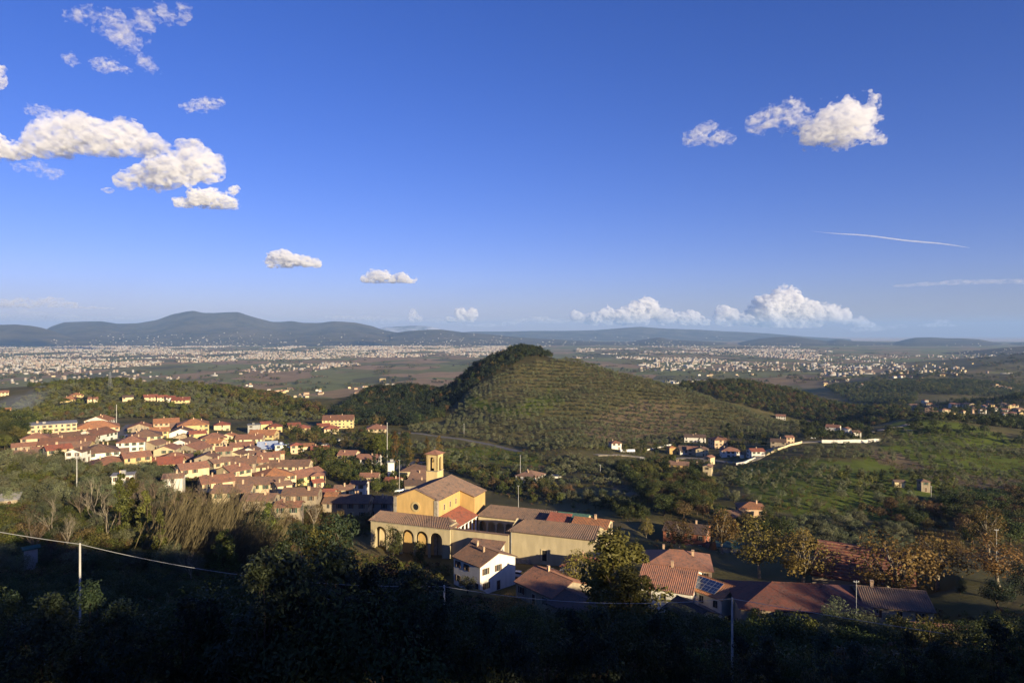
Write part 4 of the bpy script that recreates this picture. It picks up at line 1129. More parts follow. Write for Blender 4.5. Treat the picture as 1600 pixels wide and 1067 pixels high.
# ------------------------------------------------------------------ vegetation
def mat_leaf(name, dark, mid, light, trans=0.25, rough=0.6, spec=0.25):
    m, N, L = new_mat(name)
    at = N.new('ShaderNodeAttribute'); at.attribute_name = 'tint'
    oi = N.new('ShaderNodeObjectInfo')
    r = ramp(N, [(0.0, dark), (0.5, mid), (1.0, light)]); L.new(at.outputs['Fac'], r.inputs[0])
    hv = N.new('ShaderNodeHueSaturation')
    mr = N.new('ShaderNodeMapRange'); mr.inputs[3].default_value = 0.62; mr.inputs[4].default_value = 1.3; L.new(oi.outputs['Random'], mr.inputs[0])
    ml = N.new('ShaderNodeMath'); ml.operation = 'MULTIPLY'; ml.inputs[1].default_value = 7.31; L.new(oi.outputs['Random'], ml.inputs[0])
    fr = N.new('ShaderNodeMath'); fr.operation = 'FRACT'; L.new(ml.outputs[0], fr.inputs[0])
    m2 = N.new('ShaderNodeMapRange'); m2.inputs[3].default_value = 0.465; m2.inputs[4].default_value = 0.525; L.new(fr.outputs[0], m2.inputs[0])
    L.new(mr.outputs[0], hv.inputs['Value']); L.new(m2.outputs[0], hv.inputs['Hue']); L.new(r.outputs[0], hv.inputs['Color'])
    b = N.new('ShaderNodeBsdfPrincipled'); b.inputs['Roughness'].default_value = rough; b.inputs['Specular IOR Level'].default_value = spec
    t = N.new('ShaderNodeBsdfTranslucent'); mx = N.new('ShaderNodeMixShader'); o = N.new('ShaderNodeOutputMaterial')
    L.new(hv.outputs[0], b.inputs['Base Color']); L.new(hv.outputs[0], t.inputs['Color'])
    mx.inputs[0].default_value = trans
    L.new(b.outputs[0], mx.inputs[1]); L.new(t.outputs[0], mx.inputs[2]); L.new(mx.outputs[0], o.inputs['Surface'])
    return m
LEAF = dict(
    olive=mat_leaf('olive_leaf', (0.068,0.075,0.034), (0.128,0.136,0.064), (0.195,0.202,0.115)),
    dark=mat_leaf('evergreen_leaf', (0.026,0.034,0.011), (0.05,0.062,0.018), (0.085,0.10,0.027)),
    green=mat_leaf('green_leaf', (0.056,0.061,0.014), (0.104,0.107,0.023), (0.155,0.155,0.037)),
    lime=mat_leaf('bright_leaf', (0.06,0.08,0.012), (0.10,0.12,0.018), (0.15,0.16,0.03), 0.35),
    brown=mat_leaf('autumn_leaf', (0.07,0.05,0.02), (0.125,0.088,0.034), (0.18,0.13,0.05)),
    gold=mat_leaf('golden_leaf', (0.10,0.072,0.02), (0.18,0.128,0.03), (0.26,0.19,0.05), 0.35),
    rust=mat_leaf('rust_leaf', (0.08,0.035,0.018), (0.14,0.06,0.03), (0.18,0.09,0.045)),
    cyp_shade=mat_leaf('cypress_shade_leaf', (0.012,0.02,0.01), (0.024,0.034,0.015), (0.04,0.052,0.02), 0.1))  # darkest leaf; also stands in for shade on evergreens and shrubs
M_bark = mat_plain('bark_brown', (0.075,0.055,0.038), 0.95, 0.1, 0.4, 3)
M_pale = mat_plain('bark_pale', (0.21,0.175,0.125), 0.9, 0.1, 0.4, 2)
M_twig = mat_plain('twig', (0.155,0.115,0.075), 0.95, 0.1, 0.35, 2)
M_reed = mat_plain('dry_stalk', (0.125,0.10,0.052), 0.95, 0.1, 0.45, 2)

def leaf_mesh(name, P, nrm, size, tint, mat, rg, aspect=0.45, jit=0.35):
    """kite-shaped leaf sprays at points P, facing roughly nrm"""
    n = len(P)
    nr = nrm + rg.normal(0, 0.75, (n, 3)); nr /= np.linalg.norm(nr, axis=1, keepdims=True)+1e-9
    a = rg.normal(0, 1, (n, 3)); a -= (a*nr).sum(1, keepdims=True)*nr; a /= np.linalg.norm(a, axis=1, keepdims=True)+1e-9
    b = np.cross(nr, a)
    s = (size*(1+rg.uniform(-jit, jit, n)))[:, None]
    V = np.stack([P-a*s*0.5, P+b*s*aspect*0.5+nr*s*0.06, P+a*s*0.55, P-b*s*aspect*0.5+nr*s*0.06], 1).reshape(-1, 3)
    F = np.arange(4*n).reshape(n, 4)
    me = np_mesh(name, V, F, mat)
    at = me.attributes.new('tint', 'FLOAT', 'FACE'); at.data.foreach_set('value', np.clip(tint, 0, 1).astype(np.float32))
    return me
def centers(shape, K, rx, rz, zc, rg):
    if shape == 'round':
        d = rg.normal(0, 1, (K, 3)); d /= np.linalg.norm(d, axis=1, keepdims=True)
        r = rg.uniform(0.45, 1.0, K)[:, None]**0.6
        c = d*r*np.array([rx, rx, rz]); c[:, 2] = np.where(c[:, 2] < -0.55*rz, -0.55*rz+rg.uniform(0, 0.4*rz, K), c[:, 2])
        rad = rg.uniform(0.28, 0.5, K)*rx
    elif shape == 'cone':
        t = rg.uniform(0, 1, K)**1.4; ang = rg.uniform(0, 6.283, K)
        rr = rx*(1-t)**0.85*rg.uniform(0.45, 1.0, K)+0.05*rx
        c = np.stack([rr*np.cos(ang), rr*np.sin(ang), -rz+2*rz*t], 1); rad = rx*(0.18+0.25*(1-t))
    elif shape == 'airy':                      # open crown of separate sprays on long limbs
        t = rg.uniform(0, 1, K)**1.2; ang = rg.uniform(0, 6.283, K)
        rr = rx*(1-t)**0.55*rg.uniform(0.15, 1.25, K)
        c = np.stack([rr*np.cos(ang), rr*np.sin(ang), -rz+2*rz*t], 1); rad = rx*rg.uniform(0.13, 0.27, K)
    elif shape == 'column':
        t = rg.uniform(0, 1, K); ang = rg.uniform(0, 6.283, K)
        pr = np.sin(np.pi*np.clip(t*0.86+0.12, 0, 1))**0.7
        rr = rx*pr*rg.uniform(0.3, 0.8, K)
        c = np.stack([rr*np.cos(ang), rr*np.sin(ang), -rz+2*rz*t], 1); rad = rx*(0.25+0.35*pr)
    elif shape == 'umbrella':
        ang = rg.uniform(0, 6.283, K); rr = rx*np.sqrt(rg.uniform(0, 1, K))
        c = np.stack([rr*np.cos(ang), rr*np.sin(ang), rz*(1-(rr/rx)**2)*0.8+rg.uniform(-0.3, 0.2, K)*rz], 1); rad = rg.uniform(0.2, 0.35, K)*rx
    elif shape == 'tiers':                     # cedar: level plates of foliage
        lv = rg.integers(0, 6, K); t = lv/5.0; ang = rg.uniform(0, 6.283, K)
        rr = rx*(1-0.75*t)*np.sqrt(rg.uniform(0.05, 1, K))
        c = np.stack([rr*np.cos(ang), rr*np.sin(ang), -rz*0.7+1.7*rz*t+rg.normal(0, 0.04, K)*rz], 1); rad = np.full(K, 0.26*rx)
    c[:, 2] += zc
    return c, rad
def crown(name, shape, rx, rz, zc, K, n, leaf, mat, seed, flat=1.0, aspect=0.45, shell=True):
    rg = np.random.default_rng(seed)
    c, rad = centers(shape, K, rx, rz, zc, rg)
    k = rg.integers(0, K, n)
    d = rg.normal(0, 1, (n, 3)); d /= np.linalg.norm(d, axis=1, keepdims=True)+1e-9
    r = (rg.uniform(0.3, 1.05, n)**0.5)[:, None]*rad[k][:, None]
    off = d*r; off[:, 2] *= (0.35 if shape == 'tiers' else 0.8)*flat
    P = c[k]+off
    out = P-np.array([0, 0, zc]); out /= np.linalg.norm(out, axis=1, keepdims=True)+1e-9
    tk = rg.uniform(0, 1, K)
    tint = 0.6*tk[k]+0.4*rg.uniform(0, 1, n)
    return leaf_mesh(name, P, out*0.6+d*0.6+np.array([0, 0, 0.35]), leaf, tint, mat, rg, aspect), c
def trunk_mb(h, r, tips, rg, lean=0.15, sides=6):
    """tapered trunk that forks into limbs reaching for the given points"""
    v = MB()
    top = V_((rg.uniform(-lean, lean)*h, rg.uniform(-lean, lean)*h, h))
    mid = top*0.5+V_((rg.uniform(-0.08, 0.08)*h, rg.uniform(-0.08, 0.08)*h, 0))
    v.tube([V_((0,0,-1.2)), V_((0,0,0.05*h)), mid, top], [r*1.35, r*1.1, r*0.85, r*0.7], sides)
    for tpt in tips:
        e = V_(tpt); m1 = top.lerp(e, 0.5)+V_((rg.uniform(-.1,.1), rg.uniform(-.1,.1), 0.12))*(e-top).length
        v.tube([top-V_((0,0,r)), m1, e], [r*0.55, r*0.33, r*0.10], max(4, sides-2))
    return v
SPEC = {}
def species(key, shape, rx, rz, zc, K, n, leaf, mat, var, th, tr, bark=None, ntips=5, **kw):
    out = []
    for i in range(var):
        rg = random.Random(hash((len(key), key[0], i)) if False else (sum(map(ord, key))*31+i))
        cm, c = crown(key+'_crown', shape, rx*rg.uniform(0.85, 1.15), rz*rg.uniform(0.88, 1.12), zc, K, n, leaf, LEAF[mat], sum(map(ord, key))*17+i, **kw)
        tips = [tuple(c[j]) for j in rg.sample(range(len(c)), min(ntips, len(c)))]
        tm = trunk_mb(th, tr, tips, rg).mesh(key+'_trunk', bark or M_bark, True)
        out.append((cm, tm))
    SPEC[key] = out
species('olive', 'round', 2.2, 1.7, 2.6, 14, 330, 0.62, 'olive', 4, 1.2, 0.2)
species('olive_fine', 'round', 2.3, 1.9, 2.7, 22, 1900, 0.30, 'olive', 3, 1.2, 0.2, ntips=9)
species('oak', 'round', 4.0, 3.8, 5.2, 18, 420, 1.15, 'dark', 3, 2.6, 0.3)
species('holm', 'round', 4.0, 3.8, 5.2, 18, 420, 1.15, 'cyp_shade', 3, 2.6, 0.3)  # oak crown with near-black leaf, standing in for the hill's shadow
species('green_tree', 'round', 3.6, 3.6, 5.0, 18, 420, 1.05, 'green', 3, 2.4, 0.28)
species('autumn_tree', 'round', 3.4, 3.4, 4.8, 18, 380, 1.0, 'brown', 3, 2.4, 0.26)
species('oak_fine', 'round', 4.0, 3.8, 5.2, 26, 1900, 0.55, 'dark', 3, 2.6, 0.3, ntips=8)
species('holm_fine', 'round', 4.0, 3.8, 5.2, 26, 1900, 0.55, 'cyp_shade', 2, 2.6, 0.3, ntips=8)
species('green_tree_fine', 'round', 3.6, 3.6, 5.0, 26, 1900, 0.5, 'green', 3, 2.4, 0.28, ntips=8)
species('autumn_tree_fine', 'round', 3.4, 3.4, 4.8, 26, 1700, 0.48, 'brown', 3, 2.4, 0.26, ntips=9)
species('shrub_fine', 'round', 1.7, 1.3, 1.3, 16, 900, 0.3, 'green', 2, 0.5, 0.12)
species('rust_bush', 'round', 1.9, 1.5, 1.6, 12, 260, 0.6, 'rust', 2, 0.6, 0.12)
species('shrub', 'round', 1.7, 1.3, 1.3, 12, 260, 0.6, 'green', 2, 0.5, 0.12)
species('cypress', 'column', 1.3, 6.0, 6.4, 26, 900, 0.65, 'cyp_shade', 2, 1.5, 0.2, aspect=0.4)
species('poplar', 'column', 1.9, 7.5, 8.4, 28, 1200, 0.6, 'gold', 2, 3.0, 0.22)
species('pine', 'umbrella', 4.6, 1.6, 8.5, 26, 900, 0.85, 'green', 1, 7.0, 0.3, ntips=10)
species('cedar', 'tiers', 6.5, 7.5, 9.0, 70, 2600, 0.85, 'dark', 2, 13.0, 0.5, ntips=16)

def tree_obj(key, x, y, scale, label, cat, group, name=None, rz=None, z=None, i=0, sz=None, parts=True):
    v = SPEC[key]
    cm, tm = v[i % len(v)]
    if z is None: z = tz(x, y)
    t = empty(name or key, (x, y, z), rz if rz is not None else rng.uniform(0, 6.28))
    t.scale = (scale, scale, sz or scale)
    tag(t, label, cat, group)
    link('crown', cm, t); link('trunk', tm, t)
    return t

# ---- scatter of one kind past the first three hundred: one object
def gn_scatter():
    g = bpy.data.node_groups.new('scatter', 'GeometryNodeTree')
    g.interface.new_socket('Geometry', in_out='INPUT', socket_type='NodeSocketGeometry')
    g.interface.new_socket('Collection', in_out='INPUT', socket_type='NodeSocketCollection')
    g.interface.new_socket('Geometry', in_out='OUTPUT', socket_type='NodeSocketGeometry')
    N, L = g.nodes, g.links
    gi, go = N.new('NodeGroupInput'), N.new('NodeGroupOutput')
    ci = N.new('GeometryNodeCollectionInfo'); ci.inputs['Separate Children'].default_value = True; ci.inputs['Reset Children'].default_value = True
    ip = N.new('GeometryNodeInstanceOnPoints'); ip.inputs['Pick Instance'].default_value = True
    def na(n, ty):
        a = N.new('GeometryNodeInputNamedAttribute'); a.data_type = ty; a.inputs['Name'].default_value = n; return a
    va, sc, ro = na('variant', 'INT'), na('size', 'FLOAT'), na('turn', 'FLOAT')
    cb = N.new('ShaderNodeCombineXYZ'); L.new(ro.outputs['Attribute'], cb.inputs['Z'])
    L.new(gi.outputs[0], ip.inputs['Points']); L.new(gi.outputs[1], ci.inputs['Collection']); L.new(ci.outputs[0], ip.inputs['Instance'])
    L.new(va.outputs['Attribute'], ip.inputs['Instance Index']); L.new(sc.outputs['Attribute'], ip.inputs['Scale']); L.new(cb.outputs[0], ip.inputs['Rotation'])
    L.new(ip.outputs[0], go.inputs[0])
    return g
GN = gn_scatter()
def joined(cm, tm, name):
    """crown and trunk of a kind as one mesh for the scattered mass"""
    bm = bmesh.new(); bm.from_mesh(tm)
    me = bpy.data.meshes.new(name)
    # trunks of the mass stay simple: keep the first forty faces
    fs = list(bm.faces)[30:]
    bmesh.ops.delete(bm, geom=fs, context='FACES')
    lay = bm.faces.layers.float.new('tint')
    for f in bm.faces: f.material_index = 1
    nt = len(bm.faces)
    bm.from_mesh(cm)
    bm.faces.ensure_lookup_table()
    for f in bm.faces[nt:]: f.material_index = 0
    bm.to_mesh(me); bm.free()
    me.materials.append(cm.materials[0]); me.materials.append(tm.materials[0])
    return me
_src = {}
def stuff_scatter(name, pts, keys, label, cat, seed=1):
    """pts: list of (x, y, z, size, key)"""
    ck = tuple(keys)
    c = bpy.data.collections.new(name+'_kinds')
    idx, base = 0, {}
    for k in keys:
        base[k] = (idx, len(SPEC[k]))
        for j, (cm, tm) in enumerate(SPEC[k]):
            o = bpy.data.objects.new('k%02d_%s' % (idx, k), joined(cm, tm, k)); c.objects.link(o); idx += 1
    rg = random.Random(seed)
    me = bpy.data.meshes.new(name); me.from_pydata([p[:3] for p in pts], [], [])
    a = me.attributes.new('variant', 'INT', 'POINT'); a.data.foreach_set('value', [base[p[4]][0]+rg.randrange(base[p[4]][1]) for p in pts])
    a = me.attributes.new('size', 'FLOAT', 'POINT'); a.data.foreach_set('value', [p[3] for p in pts])
    a = me.attributes.new('turn', 'FLOAT', 'POINT'); a.data.foreach_set('value', [rg.uniform(0, 6.28) for p in pts])
    o = link(name, me); md = o.modifiers.new('scatter', 'NODES'); md.node_group = GN
    md[[s.identifier for s in GN.interface.items_tree if s.name == 'Collection'][0]] = c
    tag(o, label, cat, kind='stuff')
    return o

# ---- where things grow
_fx = np.array(FOOT)
def clear_of_buildings(x, y, extra=1.0):
    ok = np.ones(len(x), bool)
    for fx, fy, fr in _fx:
        if fy > 2200: continue
        ok &= (x-fx)**2+(y-fy)**2 > (fr+extra)**2
    return ok
ROADS = []
def near_road(x, y, d=3.5):
    bad = np.zeros(len(x), bool)
    for P in ROADS:
        for (ax, ay), (bx, by) in zip(P[:-1], P[1:]):
            vx, vy = bx-ax, by-ay; L2 = vx*vx+vy*vy
            t = np.clip(((x-ax)*vx+(y-ay)*vy)/L2, 0, 1)
            bad |= (x-ax-t*vx)**2+(y-ay-t*vy)**2 < d*d
    return bad
# roads first: px, py points in the photograph
def road(pts, w, label, mat, ymin=100):
    P = []
    for px, py in pts:
        X, Y = ground_at(px, py, 0, ymin); P.append((X, Y))
    Q = []
    for (a, b) in zip(P[:-1], P[1:]):
        n = max(2, int(math.hypot(b[0]-a[0], b[1]-a[1])/6))
        for i in range(n): Q.append((a[0]+(b[0]-a[0])*i/n, a[1]+(b[1]-a[1])*i/n))
    Q.append(P[-1])
    Q = np.array(Q)
    for _ in range(6):
        Q[1:-1] = (Q[:-2]+Q[1:-1]*2+Q[2:])/4
    T = np.gradient(Q, axis=0); T /= np.linalg.norm(T, axis=1, keepdims=True)+1e-9
    Nn = np.stack([-T[:, 1], T[:, 0]], -1)
    V = []; F = []
    for i, (q, nn) in enumerate(zip(Q, Nn)):
        zc = max(tz(*(q+nn*s*w/2)) for s in (-1, 0, 1))
        for s in (-1, 1): V.append((*(q+nn*s*w/2), zc+0.12))
        for s in (-1, 1): V.append((*(q+nn*s*(w/2+0.4)), zc-1.2))
    for i in range(len(Q)-1):
        a, b = 4*i, 4*(i+1)
        F += [(a, a+1, b+1, b), (a+2, a, b, b+2), (a+1, a+3, b+3, b+1)]
    o = link('road', mesh('road', V, F, mat)); tag(o, label, kind='structure')
    ROADS.append([tuple(q) for q in Q])
    return o
M_road = mat_plain('asphalt_pale', (0.13,0.12,0.105), 0.9, var=0.2, scale=0.3)
M_track = mat_plain('gravel_track', (0.26,0.22,0.16), 0.95, var=0.25, scale=0.4)
road([(500,694),(560,683),(620,676),(660,678),(700,684),(740,690),(780,698),(812,706)], 6.0, 'pale road curving along the foot of the olive hill', M_road)
road([(930,712),(965,710),(1000,714),(1040,722),(1062,716),(1110,718),(1150,724),(1175,722),(1200,706),(1230,694),(1255,691),(1290,691),(1376,688)], 6.0, 'road through the hamlet below the olive hill', M_track)
road([(1352,676),(1385,671),(1405,667),(1424,662)], 5.0, 'pale lane climbing to the ridge village', M_track)
road([(1390,670),(1410,674),(1432,673)], 3.0, 'short sandy track in the meadow', M_track)
road([(178,690),(190,680),(198,672),(206,664)], 9.0, 'grey street and square between the town houses', M_road)
road([(600,735),(630,728),(655,722)], 9.0, 'pale car park behind the cedars', M_road)
road([(545,680),(520,690),(498,694)], 4.0, 'white edged lane below the tall yellow villa', M_track)
road([(805,868),(850,873),(900,885)], 6.0, 'shaded yard road before the convent wing', M_road)

def scatter_in(poly, y0, y1, spacing, seed, rowy=None, jit=0.3, ext=1.0, rowang=None):
    """points on the ground whose place in the photograph lies in poly"""
    rg = np.random.default_rng(seed)
    xs = [(p[0]-800)/FPX for p in poly]
    X0, X1 = min(min(xs)*y1, min(xs)*y0), max(max(xs)*y1, max(xs)*y0)
    nx, ny = int((X1-X0)/spacing)+2, int((y1-y0)/(rowy or spacing))+2
    gx, gy = np.meshgrid(X0+np.arange(nx)*spacing, y0+np.arange(ny)*(rowy or spacing))
    gx = gx.ravel()+rg.uniform(-jit, jit, gx.size)*spacing; gy = gy.ravel()+rg.uniform(-jit, jit, gy.size)*(rowy or spacing)
    if rowang:
        c, s = math.cos(rowang), math.sin(rowang); mx, my = (X0+X1)/2, (y0+y1)/2
        gx, gy = mx+(gx-mx)*c*1.2-(gy-my)*s*1.2, my+(gx-mx)*s*1.2+(gy-my)*c*1.2
    k = (gy > y0) & (gy < y1); gx, gy = gx[k], gy[k]
    z = terrain(gx, gy)
    px, py = project(gx, gy, z)
    k = poly_mask(px, py, poly)
    gx, gy, z = gx[k], gy[k], z[k]
    k = clear_of_buildings(gx, gy, ext) & ~near_road(gx, gy)
    return gx[k], gy[k], z[k], rg

OL, BR = [], []               # olives, broadleaf woodland: (x, y, z, size, key, zone)
def grow(store, poly, y0, y1, spacing, seed, keys, smin, smax, zone, thin=0.0, rowy=None, jit=0.3, ext=1.0, rowang=None, patch=None):
    x, y, z, rg = scatter_in(poly, y0, y1, spacing, seed, rowy, jit, ext, rowang)
    n = len(x)
    pn = fbm(x/38, y/38, seed+3, 3) if patch else None
    for i in range(n):
        if rg.random() < thin: continue
        if patch and pn[i] > patch: continue
        store.append((x[i], y[i], z[i]-0.15, rg.uniform(smin, smax), keys[rg.integers(0, len(keys))], zone))
HILL = [(690,668),(735,612),(785,582),(825,568),(905,560),(960,583),(1050,603),(1150,632),(1250,664),(1245,690),(1140,682),(1060,696),(950,694),(935,712),(860,710),(760,690),(690,682),(636,674),(640,662)]
grow(OL, HILL, 520, 990, 4.7, 101, ['olive'], 0.8, 1.35, 'hill', 0.07, 10.5, 0.16, rowang=0.05)
grow(OL, [(640,690),(720,694),(850,715),(940,716),(1000,760),(1010,800),(870,792),(850,770),(780,760),(690,735),(640,705)], 240, 580, 6.8, 102, ['olive','olive','olive','shrub'], 0.7, 1.15, 'dip', 0.15, patch=0.62)
grow(OL, [(-60,665),(0,645),(60,612),(120,592),(180,597),(330,604),(400,616),(500,640),(515,655),(440,660),(330,654),(200,654),(100,655)], 560, 1060, 7.0, 103, ['olive','olive','olive','olive','olive','olive','olive','green_tree'], 0.7, 1.1, 'left', 0.06)
grow(OL, [(1120,742),(1190,712),(1260,700),(1390,690),(1440,672),(1520,690),(1660,700),(1660,790),(1500,780),(1440,825),(1340,812),(1320,845),(1280,820),(1200,800),(1110,790)], 260, 780, 6.6, 104, ['olive'], 0.7, 1.1, 'meadow', 0.08, 8.5, 0.25, patch=0.66, rowang=-0.5)
grow(OL, [(1250,690),(1300,668),(1400,672),(1440,652),(1520,672),(1660,690),(1660,702),(1430,680),(1380,690)], 560, 1050, 7.5, 105, ['olive','olive','oak'], 0.75, 1.15, 'upper meadow', 0.15, patch=0.6)
grow(OL, [(1215,815),(1330,815),(1420,830),(1430,880),(1390,905),(1300,870),(1230,850)], 190, 330, 5.6, 106, ['olive','olive','olive','shrub'], 0.85, 1.15, 'grove behind the ribbed roof', 0.08)
grow(OL, [(1480,800),(1640,770),(1640,840),(1560,860),(1490,850)], 230, 420, 7.0, 107, ['olive','oak','autumn_tree'], 0.8, 1.2, 'edge', 0.3)
# woods
grow(BR, [(520,648),(590,604),(640,592),(700,592),(780,556),(820,544),(905,553),(905,556),(830,558),(772,584),(735,606),(700,640),(690,655),(640,668),(600,664),(530,668)], 640, 1040, 6.2, 111, ['holm','holm','holm','holm','holm','oak','autumn_tree'], 0.7, 1.3, 'shoulder')  # mostly the darkened kind, painting the flank's shadow into the leaves
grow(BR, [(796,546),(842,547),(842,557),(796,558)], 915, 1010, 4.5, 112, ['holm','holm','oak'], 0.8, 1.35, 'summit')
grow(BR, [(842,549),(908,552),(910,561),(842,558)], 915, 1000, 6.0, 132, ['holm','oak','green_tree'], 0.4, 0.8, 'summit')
grow(BR, [(1060,604),(1110,585),(1160,580),(1240,592),(1330,632),(1420,642),(1420,664),(1330,668),(1250,656),(1150,632)], 900, 1480, 8.0, 113, ['oak','oak','green_tree','autumn_tree'], 0.75, 1.25, 'second hill')
grow(BR, [(960,735),(1040,722),(1110,738),(1120,790),(1130,815),(1060,815),(1010,800),(1000,770)], 240, 520, 6.0, 114, ['oak','oak','autumn_tree','green_tree'], 0.5, 0.95, 'ravine')
grow(BR, [(905,778),(1000,790),(1020,818),(960,820),(950,802)], 225, 330, 5.0, 115, ['oak'], 0.35, 0.6, 'behind the wing')
grow(BR, [(-80,660),(0,650),(60,660),(40,690),(20,705),(-80,715)], 330, 700, 7, 116, ['green_tree','oak','oak'], 0.6, 1.1, 'town edge')
grow(BR, [(60,655),(180,640),(330,650),(330,658),(240,655),(170,650),(120,655),(90,662)], 520, 760, 7, 117, ['olive','olive','green_tree','autumn_tree'], 0.35, 0.8, 'behind the town')
grow(BR, [(40,606),(100,590),(160,586),(205,600),(170,603),(120,602)], 850, 1080, 7.5, 118, ['oak','oak','green_tree','olive'], 0.5, 1.0, 'left rise')
grow(BR, [(320,612),(360,606),(440,622),(505,640),(510,652),(440,640),(370,625)], 800, 1120, 8, 119, ['oak','green_tree','autumn_tree'], 0.7, 1.2, 'left rise')
grow(BR, [(440,668),(560,676),(640,682),(640,705),(690,720),(690,735),(600,722),(560,705),(520,700),(450,688)], 430, 680, 7, 120, ['autumn_tree','green_tree','oak','shrub'], 0.45, 0.9, 'below the villa', 0.25)
grow(BR, [(505,700),(560,722),(610,745),(650,760),(620,775),(560,770),(510,745),(490,720)], 250, 480, 5.5, 121, ['oak','green_tree','green_tree'], 0.4, 0.75, 'below the cedars')
grow(BR, [(690,730),(800,738),(860,765),(900,780),(880,792),(780,775),(730,750)], 240, 470, 6.5, 122, ['oak','autumn_tree','green_tree'], 0.4, 0.8, 'behind the church', 0.25)
grow(BR, [(1280,600),(1420,585),(1700,585),(1700,640),(1560,622),(1440,615),(1420,640),(1330,630)], 1150, 2400, 15, 123, ['oak','oak','green_tree'], 0.9, 1.6, 'dark valley')
grow(BR, [(1420,655),(1540,655),(1700,660),(1700,700),(1600,690),(1530,668)], 700, 1150, 9, 124, ['oak','oak','olive'], 0.8, 1.3, 'below the village')
grow(BR, [(1430,620),(1600,615),(1600,652),(1430,650)], 950, 1400, 13, 125, ['oak','oak','cypress'], 0.6, 1.0, 'in the village', 0.3)
grow(BR, [(1330,800),(1440,790),(1540,800),(1560,830),(1500,830),(1440,832),(1380,815)], 250, 420, 6, 126, ['autumn_tree','oak','autumn_tree','rust_bush'], 0.5, 0.9, 'hedgerow', 0.2)
grow(BR, [(1120,812),(1215,800),(1230,830),(1210,850),(1120,850)], 215, 330, 6, 127, ['oak','green_tree','autumn_tree'], 0.45, 0.8, 'round the villa', 0.1)
grow(BR, [(1250,660),(1330,662),(1350,690),(1290,690),(1250,680)], 620, 1000, 8, 128, ['oak','cypress'], 0.5, 0.9, 'dip', 0.2)
grow(BR, [(930,700),(1040,690),(1200,678),(1200,700),(1100,712),(960,712)], 520, 700, 9, 129, ['oak','green_tree','cypress'], 0.4, 0.7, 'hamlet', 0.3)
grow(BR, [(1290,745),(1420,735),(1500,745),(1500,775),(1400,775),(1340,770)], 330, 520, 9, 130, ['oak','green_tree'], 0.4, 0.75, 'round the farmhouse', 0.4)
grow(BR, [(300,672),(500,690),(560,760),(560,800),(450,770),(300,720),(60,700),(60,680)], 280, 640, 13, 131, ['shrub','green_tree','oak'], 0.3, 0.55, 'town gardens', 0.3, ext=0.5)
ZL = {'hill':('grey green olive tree on the terraced slope of the round hill','olive trees on the round hill'),'dip':('olive tree in the hollow between the church and the round hill','olive trees in the hollow behind the church'),
 'left':('olive tree on the broad grove behind the town','olive trees behind the town'),'meadow':('olive tree with long shadow in the bright green meadow','olive trees in the green meadow'),
 'upper meadow':('olive tree on the upper meadow below the ridge village','olive trees on the upper meadow'),'grove behind the ribbed roof':('silvery olive tree in the grove behind the ribbed red roof','olive trees behind the ribbed roof'),'edge':('scattered tree at the outer edge of the meadows','trees at the edge of the meadows')}
KINDW = {'holm':'nearly black, shade-darkened evergreen tree','oak':'dark evergreen tree','green_tree':'green leafy tree','autumn_tree':'brown autumn tree','shrub':'low green shrub','rust_bush':'rust coloured bush','cypress':'slim dark cypress','olive':'grey olive tree'}
ZW = {'shoulder':'on the dark wooded shoulder of the hill','summit':'in the clump on the hill summit','second hill':'on the second wooded hill','ravine':'in the shaded ravine under the hamlet','behind the wing':'in the dark hedge behind the convent wing',
 'town edge':'beside the outermost town roofs','behind the town':'along the upper edge of the town','left rise':'on the wooded rise behind the town','below the villa':'on the bank below the tall yellow villa','below the cedars':'in the thicket below the cedars',
 'behind the church':'in the scrub behind the church','dark valley':'in the dark valley','below the village':'under the ridge village','in the village':'among the ridge village houses','hedgerow':'in the hedgerow above the vineyard','round the villa':'around the hip roofed villa',
 'dip':'in the dip behind the olive hill','hamlet':'among the hamlet houses','round the farmhouse':'around the meadow farmhouses','town gardens':'in the gardens between the town houses'}
def place_kind(store, keys, name, cat, massname, masslabel, lab):
    pts = [p for p in store if p[4] in keys]
    def seen(p):
        px, py = project(np.array([p[0]]), np.array([p[1]]), np.array([p[2]+2]))
        return (-10 < px[0] < 1610), p[3]/max(p[1], 1)
    sc = sorted(range(len(pts)), key=lambda i: -(seen(pts[i])[1] if seen(pts[i])[0] else 0))
    first = set(sc[:300])
    for j, i in enumerate(sc[:300]):
        x, y, z, s, key, zone = pts[i]
        lb, gp = lab(key, zone)
        kk = key+'_fine' if (key == 'olive' and y < 330) or (key+'_fine' in SPEC and key != 'olive' and y < 480) else key
        tree_obj(kk, x, y, s, lb, cat, gp, name=name, z=z, i=j)
    rest = [p[:5] for i, p in enumerate(pts) if i not in first]
    if rest: stuff_scatter(massname, rest, sorted(set(p[4] for p in rest)), masslabel, cat)
    return len(pts)
n1 = place_kind(OL+[p for p in BR if p[4] == 'olive'], ['olive'], 'olive_tree', 'olive tree', 'olive_grove', 'thousands of olive trees on the far terraces and slopes',
           lambda k, z: ZL[z] if z in ZL else ('grey olive tree '+ZW[z], 'olive trees '+ZW[z]))
wl_ = lambda k, z: (KINDW[k]+' '+ZW.get(z, 'among the olives'), KINDW[k]+'s '+ZW.get(z, 'among the olives'))
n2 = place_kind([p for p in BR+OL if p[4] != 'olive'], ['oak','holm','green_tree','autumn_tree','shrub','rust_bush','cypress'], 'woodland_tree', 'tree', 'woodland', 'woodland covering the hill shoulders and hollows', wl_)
print('olives', n1, 'trees', n2)

